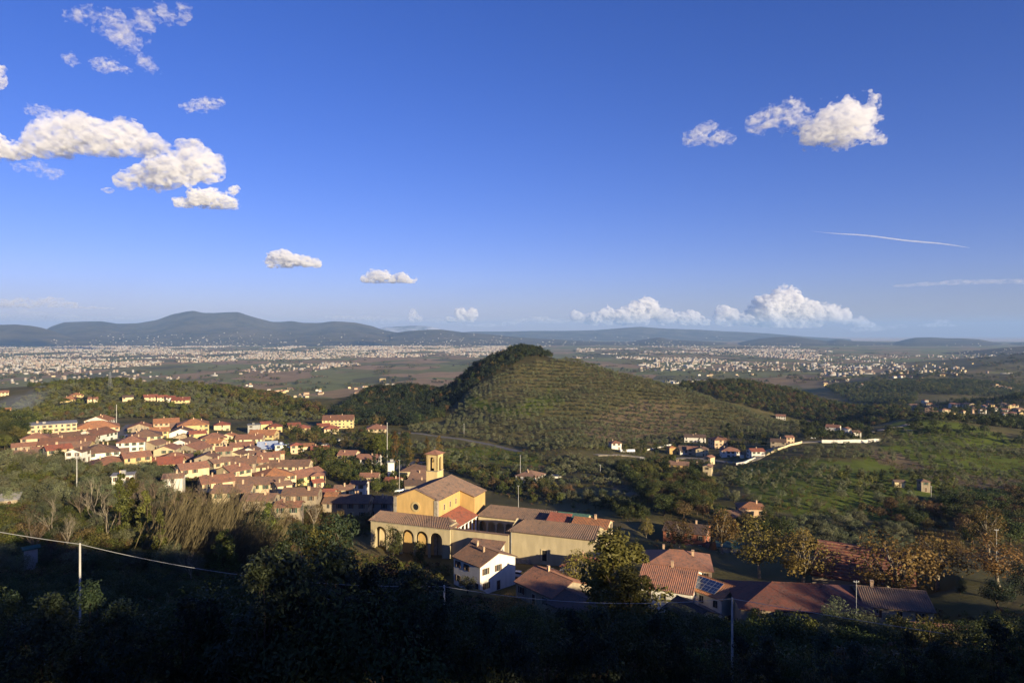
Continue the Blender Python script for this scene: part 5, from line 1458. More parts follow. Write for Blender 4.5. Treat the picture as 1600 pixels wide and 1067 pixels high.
# trees and hedges out on the plain, low and far
rgp = np.random.default_rng(77)
pl = []
for x0, x1, y0, y1, n in ((-60,760,556,612,1100),(900,1700,552,600,1500),(-60,560,545,560,900),(900,1300,545,556,700)):
    c = 0
    while c < n:
        px, py = rgp.uniform(x0, x1), rgp.uniform(y0, y1)
        X, Y = ground_at(px, py, 0, 1300)
        if Y > 9500: continue
        L_ = rgp.integers(1, 9); a = rgp.choice([0.42, 0.42+1.57, rgp.uniform(0, 3.1)])
        for k in range(L_):
            xx, yy = X+math.cos(a)*k*9*(1+Y/9000), Y+math.sin(a)*k*9*(1+Y/9000)
            pl.append((xx, yy, 0, rgp.uniform(0.7, 1.5)*(1+Y/14000), ['oak','green_tree','autumn_tree'][rgp.integers(0, 3)])); c += 1
zz = terrain([p[0] for p in pl], [p[1] for p in pl])
stuff_scatter('plain_trees', [(p[0], p[1], z, p[3], p[4]) for p, z in zip(pl, zz)], ['autumn_tree','green_tree','oak'], 'hedges and tree lines across the wide plain', 'trees')
# ------------------------------------------------------------------ single trees in the town and on the slopes
def plant(key, px, py_top, Y=None, label='', cat='tree', group=None, name=None, i=0, wide=1.0, nominal=None, hgt=None):
    """a tree whose top shows at px, py_top"""
    nom = nominal or NOM[key]
    if Y is None: X, Y = ground_at(px, py_top, hgt, 60)
    X = (px-800)/FPX*Y
    zt = ZC-(py_top-HOR)/FPX*Y; zg = tz(X, Y)-0.2
    s = max(0.15, (zt-zg)/nom)
    return tree_obj(key, X, Y, s*wide, label, cat, group, name=name, z=zg, i=i, sz=s)
NOM = dict(oak_fine=9.2, green_tree_fine=8.8, shrub_fine=2.7, olive=4.4, olive_fine=4.8, oak=9.2, green_tree=8.8, autumn_tree=8.4, cypress=12.4, poplar=16, pine=10.2, cedar=17.2, shrub=2.7, rust_bush=3.2)
species('laurel', 'round', 2.6, 3.6, 4.4, 34, 4200, 0.32, 'cyp_shade', 3, 1.5, 0.22, ntips=10, aspect=0.42); NOM['laurel'] = 8.2  # darkest leaf used to put shade into the tree colour
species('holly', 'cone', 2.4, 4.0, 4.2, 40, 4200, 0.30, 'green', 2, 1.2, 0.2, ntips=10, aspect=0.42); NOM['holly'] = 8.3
species('near_bush', 'round', 1.9, 1.5, 1.6, 22, 2600, 0.20, 'dark', 3, 0.5, 0.1, ntips=9, aspect=0.45); NOM['near_bush'] = 3.2
species('near_olive', 'round', 2.0, 1.8, 2.3, 26, 3400, 0.20, 'olive', 3, 0.9, 0.14, ntips=12, aspect=0.26); NOM['near_olive'] = 4.1
species('gold_bush', 'round', 1.9, 1.6, 1.8, 20, 1900, 0.21, 'gold', 2, 0.5, 0.08, ntips=9); NOM['gold_bush'] = 3.5
species('lime_tree', 'round', 3.0, 3.2, 4.2, 24, 1900, 0.42, 'lime', 2, 1.8, 0.2, ntips=8); NOM['lime_tree'] = 7.5
species('ivy_trunk', 'column', 1.3, 5.2, 5.4, 34, 2600, 0.34, 'green', 2, 4.0, 0.2, ntips=6, aspect=0.6); NOM['ivy_trunk'] = 10.7
species('feather', 'airy', 3.5, 5.0, 5.4, 84, 8200, 0.36, 'green', 1, 2.6, 0.22, ntips=30, aspect=0.38); NOM['feather'] = 10.6
species('plane', 'round', 4.4, 4.2, 7.0, 44, 2000, 0.42, 'gold', 4, 3.2, 0.36, bark=M_pale, ntips=22, aspect=0.7); NOM['plane'] = 11.3
species('brown_shrub', 'round', 1.9, 1.6, 1.7, 18, 1300, 0.26, 'brown', 2, 0.5, 0.1, ntips=14); NOM['brown_shrub'] = 3.4
species('heath', 'round', 1.9, 1.6, 1.7, 18, 1500, 0.24, 'green', 2, 0.5, 0.1, ntips=8); NOM['heath'] = 3.4

for i, (px, py, h, lab) in enumerate(((447,688,10,'dark cedar nearest the blue metal roof'),(470,697,12,'broad dark cedar in the middle of the town'),(493,700,12,'tallest dark cedar with level branches in the town'),(512,704,11,'dark cedar at the far end of the group in the town'))):
    plant('cedar', px, py, None, lab, 'cedar', 'cedars in the town', 'cedar_tree', i, 0.8, hgt=h)
plant('green_tree_fine', 361, 684, None, 'small round green tree among the roofs beside the cream gable', name='green_tree', hgt=6)
plant('oak_fine', 92, 700, None, 'dark round tree between the yellow gable and the bright red roof', name='dark_tree', hgt=7)
plant('rust_bush', 478, 711, None, 'rust brown tree in front of the dark cedars', 'tree', name='autumn_tree', hgt=6, wide=2.0)
for i, (px, py, lab) in enumerate(((617,676,'golden poplar behind the lamp mast'),(640,684,'orange poplar in front of the others'),(667,684,'greenish poplar behind the bell tower'),(685,679,'golden brown poplar standing right of the bell tower'))):
    plant('poplar', px, py, 440+i*12, lab, 'poplar', 'poplars behind the bell tower', 'poplar_tree', i, 1.25)
for i, px in enumerate((583, 590, 597)):
    plant('lime_tree', px, 676+i, 470, ('yellow green tree at the left of the willow row','yellow green tree in the middle of the willow row','yellow green tree at the right of the willow row')[i], 'tree', 'yellow green trees under the lamp mast', 'willow_tree', i, 0.9)
for i in range(9):
    plant('cypress', 585+i*6.5, 703+rng.uniform(-2, 3), 400+rng.uniform(-10, 10), 'small dark cypress in the row below the lamp mast', 'cypress', 'cypresses in the row below the lamp mast', 'cypress_tree', i, 0.8)
for i, (px, py, Y, lab) in enumerate(((1138,659,590,'tall cypress behind the big pink house'),(1128,664,600,'shorter cypress beside the tall one behind the pink house'),(948,684,555,'dark cypress left of the white house at the bend'),(862,652,690,'lone dark cypress on the olive slope'),
        (1481,776,330,'dark conical tree standing in the green meadow'),(1578,768,330,'dark round topped tree near the edge of the meadow'),(1598,795,280,'dark cypress at the very edge of the meadow'),(168,604,840,'dark cypress pair member beside the pylon'),(175,606,840,'second dark cypress beside the pylon'),(835,742,372,'dark cypress before the lone white house'),(822,748,366,'second dark cypress before the lone white house'),
        (260,630,700,'dark cypress below the red roofed row'),(1305,655,760,'cypress beside the long red roof in the dip'))):
    plant('cypress', px, py, Y, lab, 'cypress', None, 'cypress_tree', i, 1.1)
for i, (px, py, lab) in enumerate(((136,609,'umbrella pine right of the yellow villa'),(146,612,'second umbrella pine beside the yellow villa'),(100,622,'dark pine in front of the yellow villa'))):
    plant('pine', px, py, 760-40*(i == 2), lab, 'pine', None, 'umbrella_pine', i, 1.0)
for i, (px, py, Y, lab, w) in enumerate(((1060,808,205,'golden plane tree in front of the red gable end',1.0),(1128,800,205,'golden plane tree between the two roofs',1.05),(1187,817,178,'round golden plane tree with pale forked trunk',1.0),(1258,830,170,'fan shaped plane tree with white limbs beside the ribbed roof',1.15),
        (1398,838,160,'brown plane tree behind the brown tiled house',1.2),(1465,838,168,'wide golden plane tree below the vineyard',1.35),(1560,845,160,'golden plane tree at the right end of the row',1.4),(1545,796,215,'thin golden tree with bare pole behind the row',0.85),(905,858,160,'small bare golden tree behind the feathery tree',0.8),(1010,812,235,'brown plane tree next to the brown roof',0.9))):
    plant('plane', px, py, Y, lab, 'plane tree', 'golden plane trees above the red roofs', 'plane_tree', i, w)
plant('oak_fine', 614, 819, 190, 'round dark green bush before the porch arches', name='round_bush', wide=0.5)
plant('shrub_fine', 657, 846, 190, 'grey green shrub before the last porch arches', 'shrub', name='porch_shrub', wide=0.55)
plant('olive_fine', 730, 897, 150, 'small olive tree below the white gabled house', 'olive tree', name='olive_tree')
plant('oak_fine', 1210, 840, 205, 'dark evergreen between the golden plane trees', name='dark_tree')
plant('oak_fine', 1225, 806, 225, 'tall dark tree behind the round golden plane tree', name='dark_tree')
plant('rust_bush', 1372, 823, 250, 'small orange bush in the olive grove', 'bush', name='orange_bush', wide=1.4)
plant('rust_bush', 1318, 716, 480, 'reddish bush in the green meadow', 'bush', name='orange_bush', wide=1.5)
plant('rust_bush', 1017, 606, 870, 'reddish brown bush on the skyline of the olive slope', 'bush', name='orange_bush', wide=2.4)
plant('gold_bush', 890, 693, 570, 'pale bush by the road under the hill', 'bush', name='pale_bush')

# ------------------------------------------------------------------ the slope in front
# bare trees and leaning stalks
def bare_tree_mesh(seed, h, spread, mat, lean=0.0, levels=4):
    rg = random.Random(seed); v = MB()
    def br(p, d, L_, r, lev):
        q = p; P = [p]; n = 3
        for k in range(n):
            d = (d+V_((rg.uniform(-.22,.22), rg.uniform(-.22,.22), rg.uniform(-.08,.16)))).normalized()
            q = q+d*L_/n; P.append(q)
        v.tube(P, [r, r*0.8, r*0.6, r*0.35], 5 if lev < 2 else 3, cap=False)
        if lev < levels:
            for k in range(rg.randint(3, 4) if lev else rg.randint(4, 6)):
                t = rg.uniform(0.35, 1.0); i = min(int(t*n), n-1); s = P[i].lerp(P[i+1], t*n-i)
                nd = (d+V_((rg.uniform(-1,1), rg.uniform(-1,1), rg.uniform(-.2,.8)))*spread).normalized()
                br(s, nd, L_*rg.uniform(0.5, 0.72), r*0.5, lev+1)
    br(V_((0,0,-0.5)), V_((lean, 0, 1)).normalized(), h*0.5, h*0.017, 0)
    return v.mesh('branches', mat)
BARE = [bare_tree_mesh(s, 9, 0.75, M_pale if s % 2 else M_twig) for s in (1, 2, 3)]
BARE_S = [bare_tree_mesh(s, 4.5, 0.9, M_twig, levels=4) for s in (11, 12)]
def stalk_mesh(seed, n, h, lean):
    rg = random.Random(seed); v = MB()
    for k in range(n):
        p = V_((rg.gauss(0, 1.6), rg.gauss(0, 1.2), -0.4)); L_ = h*rg.uniform(0.55, 1.05)
        d = V_((lean+rg.gauss(0, 0.16), rg.gauss(0, 0.16), 1)).normalized(); c = V_((lean*0.6+rg.gauss(0, .1), rg.gauss(0, .1), -0.1))
        P = [p]
        for i in range(1, 4): P.append(p+d*L_*i/3+c*(i/3)**2*L_*0.25)
        v.tube(P, [0.05, 0.042, 0.03, 0.012], 3, cap=False)
        for j in range(4):
            t = rg.uniform(0.5, 0.98); i = min(int(t*3), 2); s = P[i].lerp(P[i+1], t*3-i)
            e = s+(d+V_((rg.gauss(0, .3), rg.gauss(0, .3), rg.uniform(0, .3)))).normalized()*L_*0.22
            v.tube([s, e], [0.022, 0.008], 3, cap=False)
    return v.mesh('stalks', M_reed)
STALK = [stalk_mesh(5, 130, 6.5, 0.6), stalk_mesh(6, 130, 6.0, 0.7)]
def put_mesh_tree(me, part, px, py_top, Y, nominal, label, cat, group, name, rz=None, wide=1.0):
    X = (px-800)/FPX*Y; zt = ZC-(py_top-HOR)/FPX*Y; zg = tz(X, Y)-0.2; s = max(0.3, (zt-zg)/nominal)
    t = empty(name, (X, Y, zg), rng.uniform(0, 6.28) if rz is None else rz); t.scale = (s*wide, s*wide, s)
    tag(t, label, cat, group); link(part, me, t); return t
for i, (px, py, Y, lab) in enumerate(((152,742,165,'bare pale limbed tree standing tallest in the thicket'),(128,752,170,'bare tree with forked white trunk in the thicket'),(103,790,140,'leafless tree low in the left thicket'),(170,770,150,'bare tree between the ivy clad trunks'),(60,800,135,'leafless sapling beside the green bush'),
        (270,720,230,'bare twiggy tree in front of the hidden white house'),(330,705,330,'bare tree before the old stone house'),(455,760,205,'leafless tree before the shaded stone wall'),(490,770,200,'leafless tree under the narrow orange roof strip'),(80,775,150,'thin bare tree at the thicket edge'),(215,735,185,'bare tree behind the ivy columns'),(300,850,110,'bare sapling above the shadow edge'))):
    put_mesh_tree(BARE[i % 3], 'branches', px, py, Y, 8.6, lab, 'bare tree', 'bare trees of the thicket', 'bare_tree')
for i in range(26):
    px = 225+(i % 13)*17+rng.uniform(-8, 8); Y = 205-(i//13)*25+rng.uniform(-10, 10)
    py = 728+(px-225)*0.14+rng.uniform(-6, 14)+(i//13)*22
    put_mesh_tree(BARE_S[i % 2], 'twigs', px, py, Y, 4.4, 'red brown leafless bush on the bank below the town', 'bare bush', 'leafless bushes below the town', 'bare_bush', wide=1.3)
for i, (px, py, Y) in enumerate(((290,752,150),(312,748,152),(335,752,148),(357,757,150),(378,765,148),(398,776,145),(300,786,132),(325,785,130),(350,790,130),(374,800,128),(268,775,140),(405,800,128))):
    put_mesh_tree(STALK[i % 2], 'stalks', px-14, py, Y, 6.4, 'clump of tall dry stalks leaning to one side on the bank', 'reeds', 'leaning dry stalks on the bank', 'dry_reeds', rz=rng.uniform(-0.25, 0.25), wide=0.8)
for i, (px, py, Y, lab) in enumerate(((190,742,150,'trunk wrapped in ivy, first of the green columns'),(208,748,152,'tall ivy clad trunk in the middle of the thicket'),(226,768,145,'ivy clad trunk beside the leaning stalks'),(250,800,132,'short ivy covered stump under the stalks'),(420,788,140,'ivy green tree at the end of the leaning stalks'))):
    plant('ivy_trunk', px, py, Y, lab, 'ivy tree', 'ivy clad trunks', 'ivy_clad_tree', i, 1.0)
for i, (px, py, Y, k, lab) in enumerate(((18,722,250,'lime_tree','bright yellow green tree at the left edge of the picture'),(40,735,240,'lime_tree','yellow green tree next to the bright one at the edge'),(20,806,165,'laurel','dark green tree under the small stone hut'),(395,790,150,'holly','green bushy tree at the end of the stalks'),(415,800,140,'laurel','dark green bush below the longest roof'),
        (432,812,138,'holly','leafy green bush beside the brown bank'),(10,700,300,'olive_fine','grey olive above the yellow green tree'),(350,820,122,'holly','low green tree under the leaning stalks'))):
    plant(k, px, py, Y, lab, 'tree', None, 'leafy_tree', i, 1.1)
BW = dict(olive_fine='silvery grey', near_olive='silver leaved', heath='dull green', brown_shrub='brown leaved', near_bush='dark green')
def belt(poly, y0, y1, spacing, seed, keys, smin, smax, lab, cat, grp, name, thin=0.0):
    x, y, z, rg = scatter_in(poly, y0, y1, spacing, seed, None, 0.4, 0.6)
    for i in range(len(x)):
        if rg.random() < thin: continue
        k_ = keys[rg.integers(0, len(keys))]
        w_ = BW[k_]; lb = lab if name in ('shade_bush', 'low_shrub') else w_+' '+lab.split(' ', 2)[2] if lab.startswith('grey green') or lab.startswith('brown green') else w_+' '+lab
        tree_obj(k_, x[i], y[i], rg.uniform(smin, smax), lb, cat, grp, name=name, z=z[i]-0.15, i=int(rg.integers(0, 3)))
belt([(-40,690),(120,715),(260,735),(300,770),(260,800),(-40,790)], 150, 330, 5.5, 201, ['olive_fine','near_olive','heath'], 0.7, 1.25, 'grey green scrub tree on the bank below the town', 'tree', 'scrub on the bank below the town', 'scrub_tree')
belt([(-40,790),(260,800),(420,810),(470,850),(300,905),(-40,905)], 95, 185, 4.0, 202, ['brown_shrub','heath','near_olive','heath','near_bush','heath'], 0.6, 1.3, 'brown green shrub in the sunlit thicket', 'shrub', 'shrubs of the sunlit thicket', 'thicket_shrub')
belt([(420,770),(600,790),(600,830),(440,850)], 150, 230, 5.0, 203, ['brown_shrub','heath','near_bush'], 0.8, 1.4, 'shrub on the bank under the shaded stone wall', 'shrub', 'shrubs under the shaded stone wall', 'bank_shrub')
# trees in the hill's shade; dark leaf colour stands in for part of it
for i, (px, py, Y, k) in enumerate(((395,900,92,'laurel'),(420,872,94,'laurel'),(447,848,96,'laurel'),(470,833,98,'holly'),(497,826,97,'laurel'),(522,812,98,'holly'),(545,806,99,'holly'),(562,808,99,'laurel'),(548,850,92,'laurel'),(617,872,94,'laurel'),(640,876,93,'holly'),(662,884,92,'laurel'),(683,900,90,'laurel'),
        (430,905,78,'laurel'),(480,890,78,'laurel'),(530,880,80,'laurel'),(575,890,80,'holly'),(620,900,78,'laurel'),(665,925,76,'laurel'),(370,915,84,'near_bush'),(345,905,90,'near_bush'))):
    plant(k, px-(28 if i < 9 else 0), py, Y, 'evergreen in the shaded clump below the church' if i > 7 else 'evergreen with sunlit tip below the stone wall', 'tree', 'evergreens in the shade below the church', 'shaded_evergreen', i, 0.78 if i < 9 else 1.0)
plant('feather', 962, 822, 66, 'tall feathery tree with yellow green tips in front of the red roofs', 'tree', None, 'feathery_tree', 0, 1.35)
plant('feather', 985, 880, 60, 'lower branchy tree leaning against the feathery one', 'tree', None, 'feathery_tree', 0, 1.35)
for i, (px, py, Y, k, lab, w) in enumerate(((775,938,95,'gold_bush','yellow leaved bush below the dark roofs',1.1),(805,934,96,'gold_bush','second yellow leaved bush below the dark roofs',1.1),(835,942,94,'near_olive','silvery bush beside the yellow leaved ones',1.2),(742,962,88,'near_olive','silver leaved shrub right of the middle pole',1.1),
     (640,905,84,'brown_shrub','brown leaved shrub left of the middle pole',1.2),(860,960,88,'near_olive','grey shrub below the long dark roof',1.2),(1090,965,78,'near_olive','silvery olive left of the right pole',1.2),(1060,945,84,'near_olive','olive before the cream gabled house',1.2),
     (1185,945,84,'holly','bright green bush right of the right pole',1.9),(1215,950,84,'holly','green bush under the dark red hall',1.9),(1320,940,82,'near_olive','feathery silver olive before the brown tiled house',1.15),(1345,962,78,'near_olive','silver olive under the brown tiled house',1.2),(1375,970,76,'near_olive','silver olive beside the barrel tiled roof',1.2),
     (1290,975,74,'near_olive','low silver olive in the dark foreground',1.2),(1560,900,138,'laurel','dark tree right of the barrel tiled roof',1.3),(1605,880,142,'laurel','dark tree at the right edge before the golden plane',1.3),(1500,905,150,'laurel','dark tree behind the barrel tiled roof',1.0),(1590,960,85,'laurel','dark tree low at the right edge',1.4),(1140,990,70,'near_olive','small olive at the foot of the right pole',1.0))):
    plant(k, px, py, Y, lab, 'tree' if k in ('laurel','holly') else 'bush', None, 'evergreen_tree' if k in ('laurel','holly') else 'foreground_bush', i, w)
belt([(-30,905),(330,905),(420,930),(700,950),(880,985),(1050,985),(1640,1000),(1640,1150),(-30,1150)], 50, 104, 4.6, 205, ['near_bush','near_bush','near_bush','heath','near_bush'], 0.6, 1.15, 'low bush in the deep shade of the hillside', 'bush', 'bushes in the shade of the hillside', 'shade_bush')
belt([(-30,905),(330,905),(420,930),(700,950),(880,985),(1050,985),(1640,1000),(1640,1150),(-30,1150)], 27, 50, 3.0, 206, ['near_bush','near_bush','near_bush','heath','near_bush'], 0.28, 0.5, 'small dark bush low in the foreground shade', 'bush', 'small bushes of the foreground', 'low_shrub')
# tall dark shrubs close to the view point, their tops an uneven black edge against the lit slope
species('dark_shrub', 'airy', 2.1, 2.5, 2.4, 60, 6500, 0.15, 'cyp_shade', 3, 1.2, 0.07, ntips=16, aspect=0.4); NOM['dark_shrub'] = 4.9  # near-black leaf stands in for the foreground shade
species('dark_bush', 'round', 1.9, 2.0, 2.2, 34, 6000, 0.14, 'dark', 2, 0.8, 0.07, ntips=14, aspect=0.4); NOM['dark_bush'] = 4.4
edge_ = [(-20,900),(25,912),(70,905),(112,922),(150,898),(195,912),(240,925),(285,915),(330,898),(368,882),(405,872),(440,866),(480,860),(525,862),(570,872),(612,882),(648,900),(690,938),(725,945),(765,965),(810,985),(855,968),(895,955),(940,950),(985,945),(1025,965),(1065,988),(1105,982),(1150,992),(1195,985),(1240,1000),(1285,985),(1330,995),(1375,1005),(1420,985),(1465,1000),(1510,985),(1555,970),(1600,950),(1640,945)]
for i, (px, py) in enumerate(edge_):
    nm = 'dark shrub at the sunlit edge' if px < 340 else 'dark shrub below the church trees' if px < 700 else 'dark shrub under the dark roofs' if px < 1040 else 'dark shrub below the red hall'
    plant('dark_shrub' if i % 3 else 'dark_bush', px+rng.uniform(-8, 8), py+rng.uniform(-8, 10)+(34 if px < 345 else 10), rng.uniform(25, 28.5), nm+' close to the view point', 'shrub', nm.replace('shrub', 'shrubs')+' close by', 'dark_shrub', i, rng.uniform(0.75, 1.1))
# unseen hilltop trees and bushes, added to cast shade on slope and roofs
for i, (x, y, s) in enumerate(((17,-9,0.64),(20.5,-8,0.68),(24,-9,0.66),(27.5,-8,0.62),(59,-9,0.75),(63,-13,0.85),(68,-10,0.8),(73,-14,0.7))):
    tree_obj('oak', x, y, s, 'added evergreen out of view, casting shade on the slope', 'tree', 'added shade trees behind the view', name='shade_caster_tree', i=i)
for i, (x, y, s) in enumerate(((176,-8,1.7),(183,-14,1.8),(190,-6,1.75),(198,-12,1.8),(206,-7,1.7),(214,-12,1.6))):  # added out of view to shade the lower right roofs
    tree_obj('oak', x, y, s, 'added evergreen out of view, casting shade on the hall roofs', 'tree', 'added shade trees beside the view', name='shade_caster_tree', i=i)
for i in range(48):  # added hedge, keeps the low sun off the foreground
    tree_obj('near_bush', -22+i*1.65, -8+rng.uniform(-0.8, 0.8), rng.uniform(1.1, 1.3), 'added bush out of view, casting shade on the near slope', 'bush', 'added shade bushes behind the view', name='shade_caster_bush', i=i)
# ground cover on the near slope
species('tuft', 'round', 0.75, 0.5, 0.45, 7, 110, 0.22, 'green', 3, 0.2, 0.02, ntips=2)
species('dry_tuft', 'round', 0.75, 0.5, 0.45, 7, 110, 0.24, 'brown', 2, 0.2, 0.02, ntips=2)
tx, ty, tzv, rg = scatter_in([(-60,690),(300,700),(470,770),(600,800),(700,880),(700,930),(1050,960),(1660,960),(1660,1300),(-60,1300)], 22, 330, 1.55, 210, None, 0.5, 0.3)
stuff_scatter('undergrowth', [(a, b, c-0.05, float(rg.uniform(0.6, 1.7)), ('tuft', 'tuft', 'dry_tuft')[int(rg.integers(0, 3))]) for a, b, c in zip(tx, ty, tzv)], ['dry_tuft', 'tuft'], 'tangled undergrowth covering the near slope', 'undergrowth')
tx, ty, tzv, rg = scatter_in([(640,690),(1010,700),(1110,720),(1700,690),(1700,880),(1300,890),(1000,860),(880,800),(640,740)], 200, 620, 3.6, 211, None, 0.5, 0.3)
pn = fbm(tx/30, ty/30, 8, 3)
stuff_scatter('meadow_scrub', [(a, b, c-0.05, float(rg.uniform(0.6, 1.6)), ('tuft', 'tuft', 'dry_tuft')[int(rg.integers(0, 3))]) for a, b, c, q in zip(tx, ty, tzv, pn) if q > 0.47], ['dry_tuft', 'tuft'], 'rough grass and low scrub between the olives', 'undergrowth')

# ------------------------------------------------------------------ poles, wires
M_pole = mat_plain('pole_concrete', (0.42,0.40,0.36), 0.8, var=0.25)
M_wire = mat_plain('cable_grey', (0.32,0.32,0.31), 0.6, var=0.05)
def pole(px, py_top, Y, r, label, group=None, arms=1, foot=None):
    X = (px-800)/FPX*Y; zt = ZC-(py_top-HOR)/FPX*Y; zg = tz(X, Y)-0.5
    t = empty('utility_pole', (X, Y, zg)); tag(t, label, 'pole', group)
    H = zt-zg
    MB().tube([V_((0,0,0)), V_((0,0,H*0.5)), V_((0,0,H))], [r*1.3, r*1.1, r*0.9], 8).build('shaft', M_pole, t)
    for k in range(arms):
        z = H-0.35-k*0.6
        MB().box(-0.5,-0.05,z,0.5,0.05,z+0.1).build('crossarm', M_metal, t)
        for s in (-0.42, 0.42): MB().tube([V_((s,0,z+0.1)), V_((s,0,z+0.25))], [0.05,0.03], 6).build('insulator', M_white, t)
    return V_((X, Y, zt))
pA = pole(125, 848, 30, 0.045, 'slim white pole at the edge of the sunlit thicket', 'poles carrying the white cable', 0)
pB = pole(694, 914, 30, 0.045, 'short white pole in the middle of the dark slope', 'poles carrying the white cable', 0)
pC = pole(1144, 933, 30.5, 0.048, 'tall white pole in front of the dark red hall', 'poles carrying the white cable', 0)
def cable(a, b, sag, r, label, n=24, group=None):
    P = [a.lerp(b, i/n)-V_((0,0,sag*4*(i/n)*(1-i/n))) for i in range(n+1)]
    o = MB().tube(P, r, 5).build('cable', M_wire); tag(o, label, 'cable', group); return o
cable(pt(-140,803,29.5), pA-V_((0,0,0.05)), 0.09, 0.012, 'white cable running from the left edge to the first pole')
cable(pA-V_((0,0,0.05)), pB-V_((0,0,0.05)), 0.54, 0.012, 'white cable sagging across the dark trees between first and middle pole', 40)
cable(pB-V_((0,0,0.05)), pC-V_((0,0,0.05)), 0.44, 0.012, 'white cable between the middle and the tall pole', 40)
cable(pC-V_((0,0,0.05)), pt(1480,990,31), 0.04, 0.012, 'white cable dropping from the tall pole past the brown tiled house')
for px, pt_, Y, r, lab in ((120,708,235,0.14,'pale pole rising from the scrub below the town'),(182,632,560,0.22,'pole above the town on the way to the yellow villa'),(605,660,440,0.2,'tall pale lamp mast beside the poplars'),(813,711,420,0.14,'pole standing in the hollow behind the church'),(938,726,400,0.13,'thin pole on the slope behind the convent'),
    (810,758,300,0.09,'short lamp post before the lone white house'),(1175,733,420,0.13,'pole at the upper edge of the green meadow'),(1290,727,440,0.13,'second pole in the green meadow'),(1455,759,340,0.11,'pole beside the square stone farmhouse'),(1242,725,440,0.12,'first pole in the green meadow'),(1185,713,520,0.12,'pole below the bright red roof of the hamlet'),
    (1557,826,180,0.07,'thin pole among the golden plane trees'),(1338,906,125,0.05,'metal mast on the brown tiled roof end'),(725,662,620,0.14,'pole on the lower olive slope'),(624,718,330,0.1,'white lamp post in the car park'),(1084,738,420,0.1,'pole beside the orange walled barn'),(1518,662,900,0.2,'pole on the meadow under the ridge village')):
    pole(px, pt_, Y, r, lab, None, 1)
# pylon on the wooded rise
pyb = ground_at(172, 608, 0, 600); px_z = tz(*pyb)
py_ = empty('pylon', (pyb[0], pyb[1], px_z)); tag(py_, 'thin lattice pylon on the wooded rise', 'pylon')
v = MB()
for sx_ in (-1, 1):
    for sy_ in (-1, 1): v.tube([V_((sx_*2.2, sy_*2.2, -1)), V_((sx_*0.4, sy_*0.4, 22))], 0.1, 4)
v.build('legs', M_metal, py_)
v = MB()
for k in range(7):
    z0, z1 = k*3.1, (k+1)*3.1; w0, w1 = 2.2-1.8*z0/22, 2.2-1.8*z1/22
    for sy_ in (-1, 1): v.tube([V_((-w0, sy_*w0, z0)), V_((w1, sy_*w1, z1))], 0.06, 3); v.tube([V_((w0, sy_*w0, z0)), V_((-w1, sy_*w1, z1))], 0.06, 3)
v.build('lattice', M_metal, py_)
for k in range(3): MB().box(-3.2+k*0.4,-0.1,15+k*2.6,3.2-k*0.4,0.1,15.2+k*2.6).build('crossarm', M_metal, py_)

# ------------------------------------------------------------------ cars
M_tyre = mat_plain('tyre', (0.02,0.02,0.02), 0.9)
CARP = dict(w=mat_plain('car_white', (0.75,0.75,0.73), 0.25, 0.5, 0.03), s=mat_plain('car_silver', (0.4,0.42,0.44), 0.25, 0.5, 0.05, metallic=0.4), d=mat_plain('car_dark', (0.03,0.04,0.06), 0.25, 0.5, 0.05))
def loft(v, secs):
    b = len(v.v); n = len(secs[0])
    for s in secs: v.v += s
    for i in range(len(secs)-1):
        for k in range(n-1): v.f.append((b+i*n+k, b+i*n+k+1, b+(i+1)*n+k+1, b+(i+1)*n+k))
    v.f.append(tuple(b+k for k in range(n))); v.f.append(tuple(b+(len(secs)-1)*n+k for k in reversed(range(n))))
def car_proto():
    body = MB(); pr = [(-2.05,.35),(-2.1,.6),(-2.0,.88),(-1.2,.95),(1.0,.95),(1.95,.8),(2.1,.6),(2.05,.35)]
    loft(body, [[(x, y, z-(0.06 if abs(y) > .8 else 0)) for x, z in pr] for y in (-.86,-.78,.78,.86)])
    cab = MB(); pc = [(-1.75,.95),(-1.3,1.42),(-.2,1.47),(.45,1.38),(1.1,.95)]
    loft(cab, [[(x*(0.94 if abs(y) < .7 and z > 1.2 else 1), y*(1 if z < 1.2 else .84), z) for x, z in pc] for y in (-.76,.76)])
    roof = MB(); loft(roof, [[(x, y, z) for x, z in ((-1.25,1.43),(-.2,1.49),(.4,1.4))] for y in (-.62,.62)])
    wh = MB().tube([V_((0,-0.11,0)), V_((0,0.11,0))], 0.32, 14)
    hub = MB().tube([V_((0,-0.125,0)), V_((0,0.125,0))], 0.18, 10)
    return body, cab, roof, wh, hub
_cb = car_proto(); CARM = {}
def car(px, py, Y, yaw, col, label, group='parked cars'):
    X = (px-800)/FPX*Y
    if not CARM:
        CARM.update(cab=_cb[1].mesh('windows', M_glass), wh=_cb[3].mesh('wheel', M_tyre), hub=_cb[4].mesh('hub', M_metal))
    if col not in CARM:
        CARM[col] = (_cb[0].mesh('body', CARP[col]), _cb[2].mesh('roof', CARP[col]))
    z = max(tz(X+a, Y+b_) for a in (-1.5, 0, 1.5) for b_ in (-1, 1))+0.1
    t = empty('parked_car', (X, Y, z), R(yaw)); tag(t, label, 'car', group)
    link('body', CARM[col][0], t); link('roof', CARM[col][1], t); link('windows', CARM['cab'], t)
    for sx_ in (-1.3, 1.3):
        for sy_ in (-.78, .78):
            w = link('wheel', CARM['wh'], t); w.location = (sx_, sy_, 0.32); link('hub', CARM['hub'], w)
    FOOT.append((X, Y, 2))
